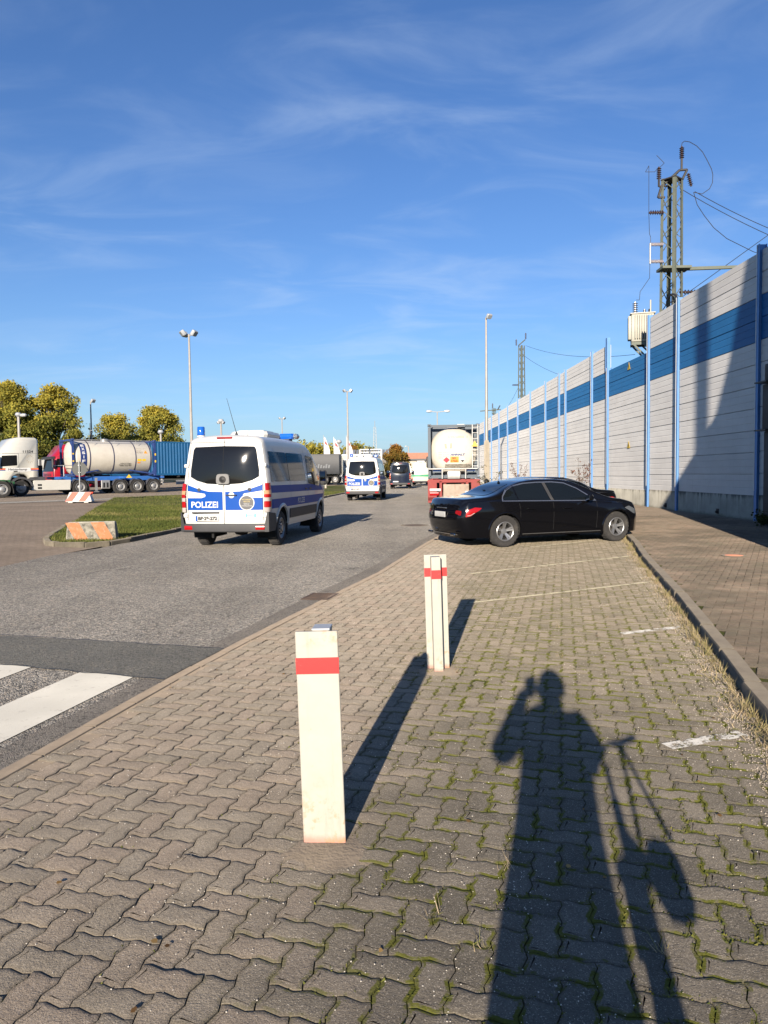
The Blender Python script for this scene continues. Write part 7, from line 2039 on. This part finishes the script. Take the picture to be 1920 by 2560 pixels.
# pale seeds and grit strewn over the paving
def grit(name, pts, s0, s1, m_, label):
    n = len(pts); P = np.asarray(pts); s = (s0 + (s1 - s0) * rng.random(n))[:, None]
    base = np.array([(1, 0, 0), (-.5, .87, 0), (-.5, -.87, 0), (0, 0, .9)]); ang = rng.random(n) * 6.28
    V_ = []
    for b_ in base:
        q = np.stack([b_[0] * np.cos(ang) - b_[1] * np.sin(ang), b_[0] * np.sin(ang) + b_[1] * np.cos(ang), np.full(n, b_[2])], 1) * s + P; V_.append(q)
    V_ = np.stack(V_, 1).reshape(-1, 3); f = np.array([0, 1, 3, 1, 2, 3, 2, 0, 3]); F_ = (f[None, :] + 4 * np.arange(n)[:, None]).ravel()
    return tag(np_mesh(name, V_, F_, np.full(3 * n, 3), [m_]), label, kind='stuff')
M_seed = flat_mat('pale_seed', (.72, .66, .55), .7); M_gravel = mat('kerb_gravel', (.40, .34, .27), .9, var=.3, scale=60)
pts = []
for _ in range(12000):
    y = 1.7 + 12 * random.random() ** 1.7; x = random.uniform(bx(y), kx(y))
    if noise.noise((x * 1.3, y * 1.3, 5)) + random.uniform(-.6, .35) > 0 : pts.append((x, y, gz(x, y) + .001))
grit('pale_grit', pts, .0015, .0042, M_seed, 'pale seeds and grit scattered over the paving')
pts = []
for _ in range(9000):
    y = 3.2 + 9 * random.random() ** 1.4; x = kx(y) - abs(random.gauss(0, .14)) - .01; pts.append((x, y, gz(x, y) + .001))
grit('kerb_grit', pts, .002, .006, M_gravel, 'crumbled grit and straw along the curb')
# fallen leaves
M_fallen = mat_blade('fallen_leaf', [(.10, .05, .02), (.24, .13, .04), (.34, .22, .08)])
pts = []
for _ in range(90):
    y = 1.9 + 14 * random.random() ** 1.3; x = random.uniform(-7 if y > 9 else bx(y), kx(y)); a = random.random() * 6.28; s = random.uniform(.007, .016)
    b = [(x + s * math.cos(a + k * 1.2566) * (1 if k % 2 else .7), y + s * math.sin(a + k * 1.2566), gz(x, y) + .006 + random.random() * .006) for k in range(5)]; pts += b
n = len(pts) // 5
tag(np_mesh('fallen_leaves', np.array(pts), np.arange(5 * n), np.full(n, 5), [M_fallen], None, {'tone': np.repeat(rng.random(n), 5)}), 'small brown leaves fallen on the ground', kind='stuff')
# reddish creeper saplings at the wall
def sapling(label, x, y, h, seed, m_):
    rnd = random.Random(seed); t = thing('sapling', label, 'plant', (x, y, gz(x, y) + .08)); b = MB(); cen = []
    for k in range(9):
        a = rnd.random() * 6.28; p0 = Vector((0, 0, h * .1 * k * .6)); p1 = Vector((math.cos(a) * h * .25, math.sin(a) * h * .3, h * (.45 + .5 * rnd.random()))); b.tube(p0, p1, .012, .004, 4)
        for j in range(6): q = p0.lerp(p1, .4 + .6 * rnd.random()); cen.append(tuple(q))
    b.build('stem', M_bark, t); leaves('leaf_cluster', cen, [.12] * len(cen), 420, .035, m_, t, 0)['kind'] = 'stuff'
M_redleaf = mat_leaf('leaves_red', (.12, .05, .03), (.25, .09, .05), (.34, .16, .07))
sapling('bare reddish sapling against the barrier above the black saloon roof', 9.5, 36.5, 2.3, 1, M_redleaf)
sapling('small twiggy sapling left of the tall lamp pole base', 8.9, 50, 2.2, 2, M_redleaf)
sapling('leafy green weed bush at the foot of the dark portal leg', 9.55, 18.9, .42, 5, M_leaf_gr)
sapling('thin autumn shrub between tank truck and black saloon', 4.3, 31, 1.9, 7, M_leaf_or)
# ================================================================== the photographer, whose shadow falls into the picture, and the bicycle
M_jacket = mat('jacket_navy', (.03, .035, .05), .8); M_trouser = mat('trousers_dark', (.03, .03, .032), .85)
def skin_mesh(name, pts, edges, radii, mats, parent, sub=2, root=0):
    me = bpy.data.meshes.new(name); me.from_pydata(pts, edges, [])
    o = bpy.data.objects.new(name + '_tmp', me); COL.objects.link(o)
    o.modifiers.new('s', 'SKIN').use_smooth_shade = True; m2 = o.modifiers.new('d', 'SUBSURF'); m2.levels = sub
    for i, r_ in enumerate(radii): me.skin_vertices[0].data[i].radius = (r_, r_) if not isinstance(r_, tuple) else r_
    me.skin_vertices[0].data[root].use_root = True
    dg = bpy.context.evaluated_depsgraph_get(); dg.update(); me2 = bpy.data.meshes.new_from_object(o.evaluated_get(dg)); me2.name = name
    bpy.data.objects.remove(o); me2.materials.clear()
    for m_ in mats: me2.materials.append(m_)
    me2.shade_smooth(); return link(name, me2, parent)
ps = thing('person', 'photographer in dark jacket and trousers holding up a phone, casting the long shadow', 'person', (.075, -.36, 0))
J = {'pel': (0, 0, .95), 'wai': (0, .01, 1.08), 'che': (0, .01, 1.30), 'neb': (0, .02, 1.47), 'nek': (.04, .04, 1.54), 'hed': (.06, .06, 1.60),
     'shl': (-.18, .02, 1.43), 'ell': (-.30, .10, 1.25), 'wrl': (-.15, .26, 1.49), 'hal': (-.115, .31, 1.56), 'shr': (.18, .02, 1.43), 'elr': (.27, .10, 1.24), 'wrr': (.03, .26, 1.50), 'har': (-.03, .30, 1.61),
     'hpl': (-.12, 0, .90), 'knl': (-.14, .02, .50), 'anl': (-.15, -.02, .10), 'tol': (-.16, .14, .04), 'hpr': (.06, 0, .90), 'knr': (.07, .02, .50), 'anr': (.14, -.02, .10), 'tor': (.15, .14, .04)}
RAD = {'pel': (.19, .15), 'wai': (.19, .15), 'che': (.215, .15), 'neb': (.09, .08), 'nek': .058, 'hed': .06, 'shl': .09, 'ell': .08, 'wrl': .048, 'hal': .038, 'shr': .09, 'elr': .07, 'wrr': .036, 'har': .045,
       'hpl': .15, 'knl': .165, 'anl': .085, 'tol': .04, 'hpr': .14, 'knr': .15, 'anr': .085, 'tor': .04}
ks = list(J); E_ = [('pel', 'wai'), ('wai', 'che'), ('che', 'neb'), ('neb', 'nek'), ('nek', 'hed'), ('che', 'shl'), ('shl', 'ell'), ('ell', 'wrl'), ('wrl', 'hal'), ('che', 'shr'), ('shr', 'elr'), ('elr', 'wrr'), ('wrr', 'har'),
    ('pel', 'hpl'), ('hpl', 'knl'), ('knl', 'anl'), ('anl', 'tol'), ('pel', 'hpr'), ('hpr', 'knr'), ('knr', 'anr'), ('anr', 'tor')]
body = skin_mesh('body', [J[k] for k in ks], [(ks.index(a), ks.index(b)) for a, b in E_], [RAD[k] for k in ks], [M_jacket, M_trouser, M_skin], ps)
for p in body.data.polygons:
    z = p.center.z; y = p.center.y
    p.material_index = 1 if z < .95 else (2 if (z > 1.50 and abs(p.center.x - .05) < .09 and y < .16) or (z > 1.47 and y > .31) else 0)
# head with face
b = MB(); hc = Vector((.035, .075, 1.645)); V_ = []; n, m_ = 24, 18
for j in range(m_ + 1):
    th = math.pi * j / m_
    for i in range(n):
        a = 2 * math.pi * i / n; x, y, z = math.sin(th) * math.cos(a), math.sin(th) * math.sin(a), math.cos(th)
        w = 1 - .22 * max(0, -z) ** 1.2; px, py, pz = .084 * x * w, .102 * y * (1 - .12 * max(0, -z)), .124 * z
        if y > .6 and abs(x) < .25: py += .014 * math.exp(-((z + .12) / .18) ** 2) * (1 - abs(x) / .25)      # nose
        if y > .7 and .02 < z < .22 and abs(abs(x) - .36) < .14: py -= .006
        V_.append(hc + Vector((px, py, pz)))
b.add(V_, [(j * n + i, j * n + (i + 1) % n, (j + 1) * n + (i + 1) % n, (j + 1) * n + i) for j in range(m_) for i in range(n)])
hd = b.build('head', M_skin, ps, ang=80)
b = MB(); V_ = []
for j in range(11):
    th = math.pi * .60 * j / 10
    for i in range(n):
        a = 2 * math.pi * i / n; y = math.sin(a); k = 1 if y < .35 else .72
        t_ = min(th, math.pi * .60 * (1 if y < .2 else .52)); V_.append(hc + Vector((.102 * math.sin(t_) * math.cos(a), .120 * math.sin(t_) * y - .006, .140 * math.cos(t_))))
b.add(V_, [(j * n + i, j * n + (i + 1) % n, (j + 1) * n + (i + 1) % n, (j + 1) * n + i) for j in range(10) for i in range(n)]); b.build('hair', M_hair, ps, ang=80)
for s in (-1, 1):
    b = MB(); b.lathe([(.0001, 0), (.011, .004), (.012, .01), (.0001, .012)], hc + Vector((s * .030, .082, .012)), 'Y', 12, False); b.build('eye', M_print, ps)
    b = MB(); b.lathe([(.0001, -.006), (.018, 0), (.026, .006), (.0001, .010)], hc + Vector((s * .074 - .003, .0, -.005)), 'X', 12, False); b.build('ear', M_skin, ps)
b = MB(); b.box(hc + Vector((0, .086, -.055)), (.045, .008, .010), ch=.003); b.build('mouth', mat('lips', (.35, .14, .11), .5), ps)
# fingers round the phone
for s, hk in ((-1, 'hal'), (1, 'har')):
    base = Vector(J[hk])
    for k in range(4):
        L = (.030, .034, .032, .026)[k]; p0 = base + Vector((-s * .0, .012, .035 - k * .019)); p1 = p0 + Vector((-s * L * .5, .018, .008)); p2 = p1 + Vector((-s * L * .7, -.004, .004)); p3 = p2 + Vector((-s * L * .4, -.010, 0))
        skin_mesh('finger', [tuple(p) for p in (p0, p1, p2, p3)], [(0, 1), (1, 2), (2, 3)], [.0095, .0088, .008, .0065], [M_skin], ps, 1)
    p0 = base + Vector((-s * .005, -.004, .02)); skin_mesh('thumb', [tuple(p) for p in (p0, p0 + Vector((-s * .022, -.014, .022)), p0 + Vector((-s * .038, -.012, .040)))], [(0, 1), (1, 2)], [.012, .010, .008], [M_skin], ps, 1)
ph_ = thing('phone', 'smartphone held upright in both hands at the camera position', 'phone', (0, -.030, 1.575))
b = MB(); b.box((0, 0, 0), (.075, .009, .150), ch=.004); b.build('case', M_blk, ph_)
b = MB(); b.box((0, -.0052, 0), (.069, .0008, .142)); b.build('screen', M_dglass, ph_, smooth=False)
b = MB(); b.box((-.018, .006, .050), (.032, .003, .034), ch=.001); b.build('camera_bump', M_plast, ph_)
# bicycle standing beside the photographer
bk = thing('bicycle', 'dark city bicycle standing right of the photographer', 'bicycle', (.345, -.62, 0), R(90 - 8))
for x in (0, 1.07):
    b = MB(); b.lathe([(.325, -.016), (.345, -.012), (.348, 0), (.345, .012), (.325, .016), (.318, 0), (.325, -.016)], (x, 0, .348), 'Y', 40, False); w_ = b.build('tyre', M_rub, bk)
    c = MB(); c.lathe([(.31, -.010), (.322, -.010), (.322, .010), (.31, .010), (.31, -.010)], (x, 0, .348), 'Y', 40, False); c.tube((x, -.035, .348), (x, .035, .348), .02, .02, 10); c.build('rim', M_galv, w_)
    c = MB()
    for k in range(18): a = 2 * math.pi * k / 18; c.tube((x, .02 * (-1) ** k, .348), (x + .312 * math.cos(a), 0, .348 + .312 * math.sin(a)), .0012, .0012, 4)
    c.build('spokes', M_galv, w_)['kind'] = 'stuff'
    c = MB(); P = []
    for k in range(15):
        a = R(15 + 150 * k / 14); P += [(x + .37 * math.cos(a), -.03, .348 + .37 * math.sin(a)), (x + .37 * math.cos(a), .03, .348 + .37 * math.sin(a))]
    c.add(P, [(2 * k, 2 * k + 2, 2 * k + 3, 2 * k + 1) for k in range(14)]); c.build('mudguard', M_plast, bk)
b = MB()
for p0, p1, r_ in (((.43, 0, .30), (.30, 0, .80), .017), ((.43, 0, .30), (.88, 0, .78), .022), ((.34, 0, .72), (.86, 0, .86), .020), ((.43, 0, .30), (0, .05, .348), .010), ((.43, 0, .30), (0, -.05, .348), .010), ((.31, 0, .76), (0, .05, .348), .009), ((.31, 0, .76), (0, -.05, .348), .009), ((.88, 0, .72), (.85, 0, .95), .022), ((.89, 0, .70), (1.07, .05, .348), .013), ((.89, 0, .70), (1.07, -.05, .348), .013)):
    b.tube(p0, p1, r_, r_, 8)
b.build('frame', M_plast, bk)
b = MB(); b.tube((.30, 0, .78), (.27, 0, .93), .013, .013, 8); b.build('seat_post', M_galv, bk)
b = MB(); b.prism([(.12, -.09), (.16, -.11), (.26, -.05), (.40, -.02), (.42, 0), (.40, .02), (.26, .05), (.16, .11), (.12, .09)], .93, .985); b.build('saddle', M_plast, bk, bevel=.015)
b = MB(); u_ = Matrix.Rotation(R(62), 3, 'Z'); q = lambda x, y, z: Vector((.85, 0, 0)) + u_ @ Vector((x, y, 0)) + Vector((0, 0, z))
b.tube((.85, 0, .93), (.85, 0, 1.08), .014, .014, 8); b.path([q(-.06, -.28, 1.13), q(.02, -.14, 1.13), q(.03, 0, 1.08), q(.02, .14, 1.13), q(-.06, .28, 1.13)], .012, 8); hb = b.build('handlebar', M_plast, bk)
for s in (-1, 1):
    b = MB(); b.tube(q(-.04, s * .20, 1.13), q(-.08, s * .32, 1.135), .019, .019, 10); b.build('grip', M_rub, hb)
    b = MB(); b.tube(q(.02, s * .17, 1.12), q(-.01, s * .27, 1.08), .006, .006, 6); b.build('brake_lever', M_plast, hb)
b = MB(); b.lathe([(.09, .03), (.095, .035), (.09, .04)], (.43, 0, .30), 'Y', 20); b.tube((.43, .06, .30), (.52, .06, .17), .010, .010, 6); b.tube((.43, -.06, .30), (.34, -.06, .43), .010, .010, 6); b.box((.52, .11, .17), (.09, .09, .02)); b.box((.34, -.11, .43), (.09, .09, .02)); b.build('crankset', M_galv, bk)
bg = thing('shoulder_bag', 'dark bag hanging from the bicycle handlebar', 'bag', (.62, .34, .60))
b = MB(); b.box((0, 0, .12), (.13, .11, .17), ch=.04); b.build('pouch', M_jacket, bg)
b = MB(); b.box((0, .07, .10), (.09, .04, .09), ch=.02); b.build('pocket', M_jacket, bg)
b = MB(); b.path([(-.07, 0, .2), (-.04, 0, .38), (-.02, 0, .55), (.02, 0, .38), (.07, 0, .2)], .010, 6); b.build('strap', M_jacket, bg)
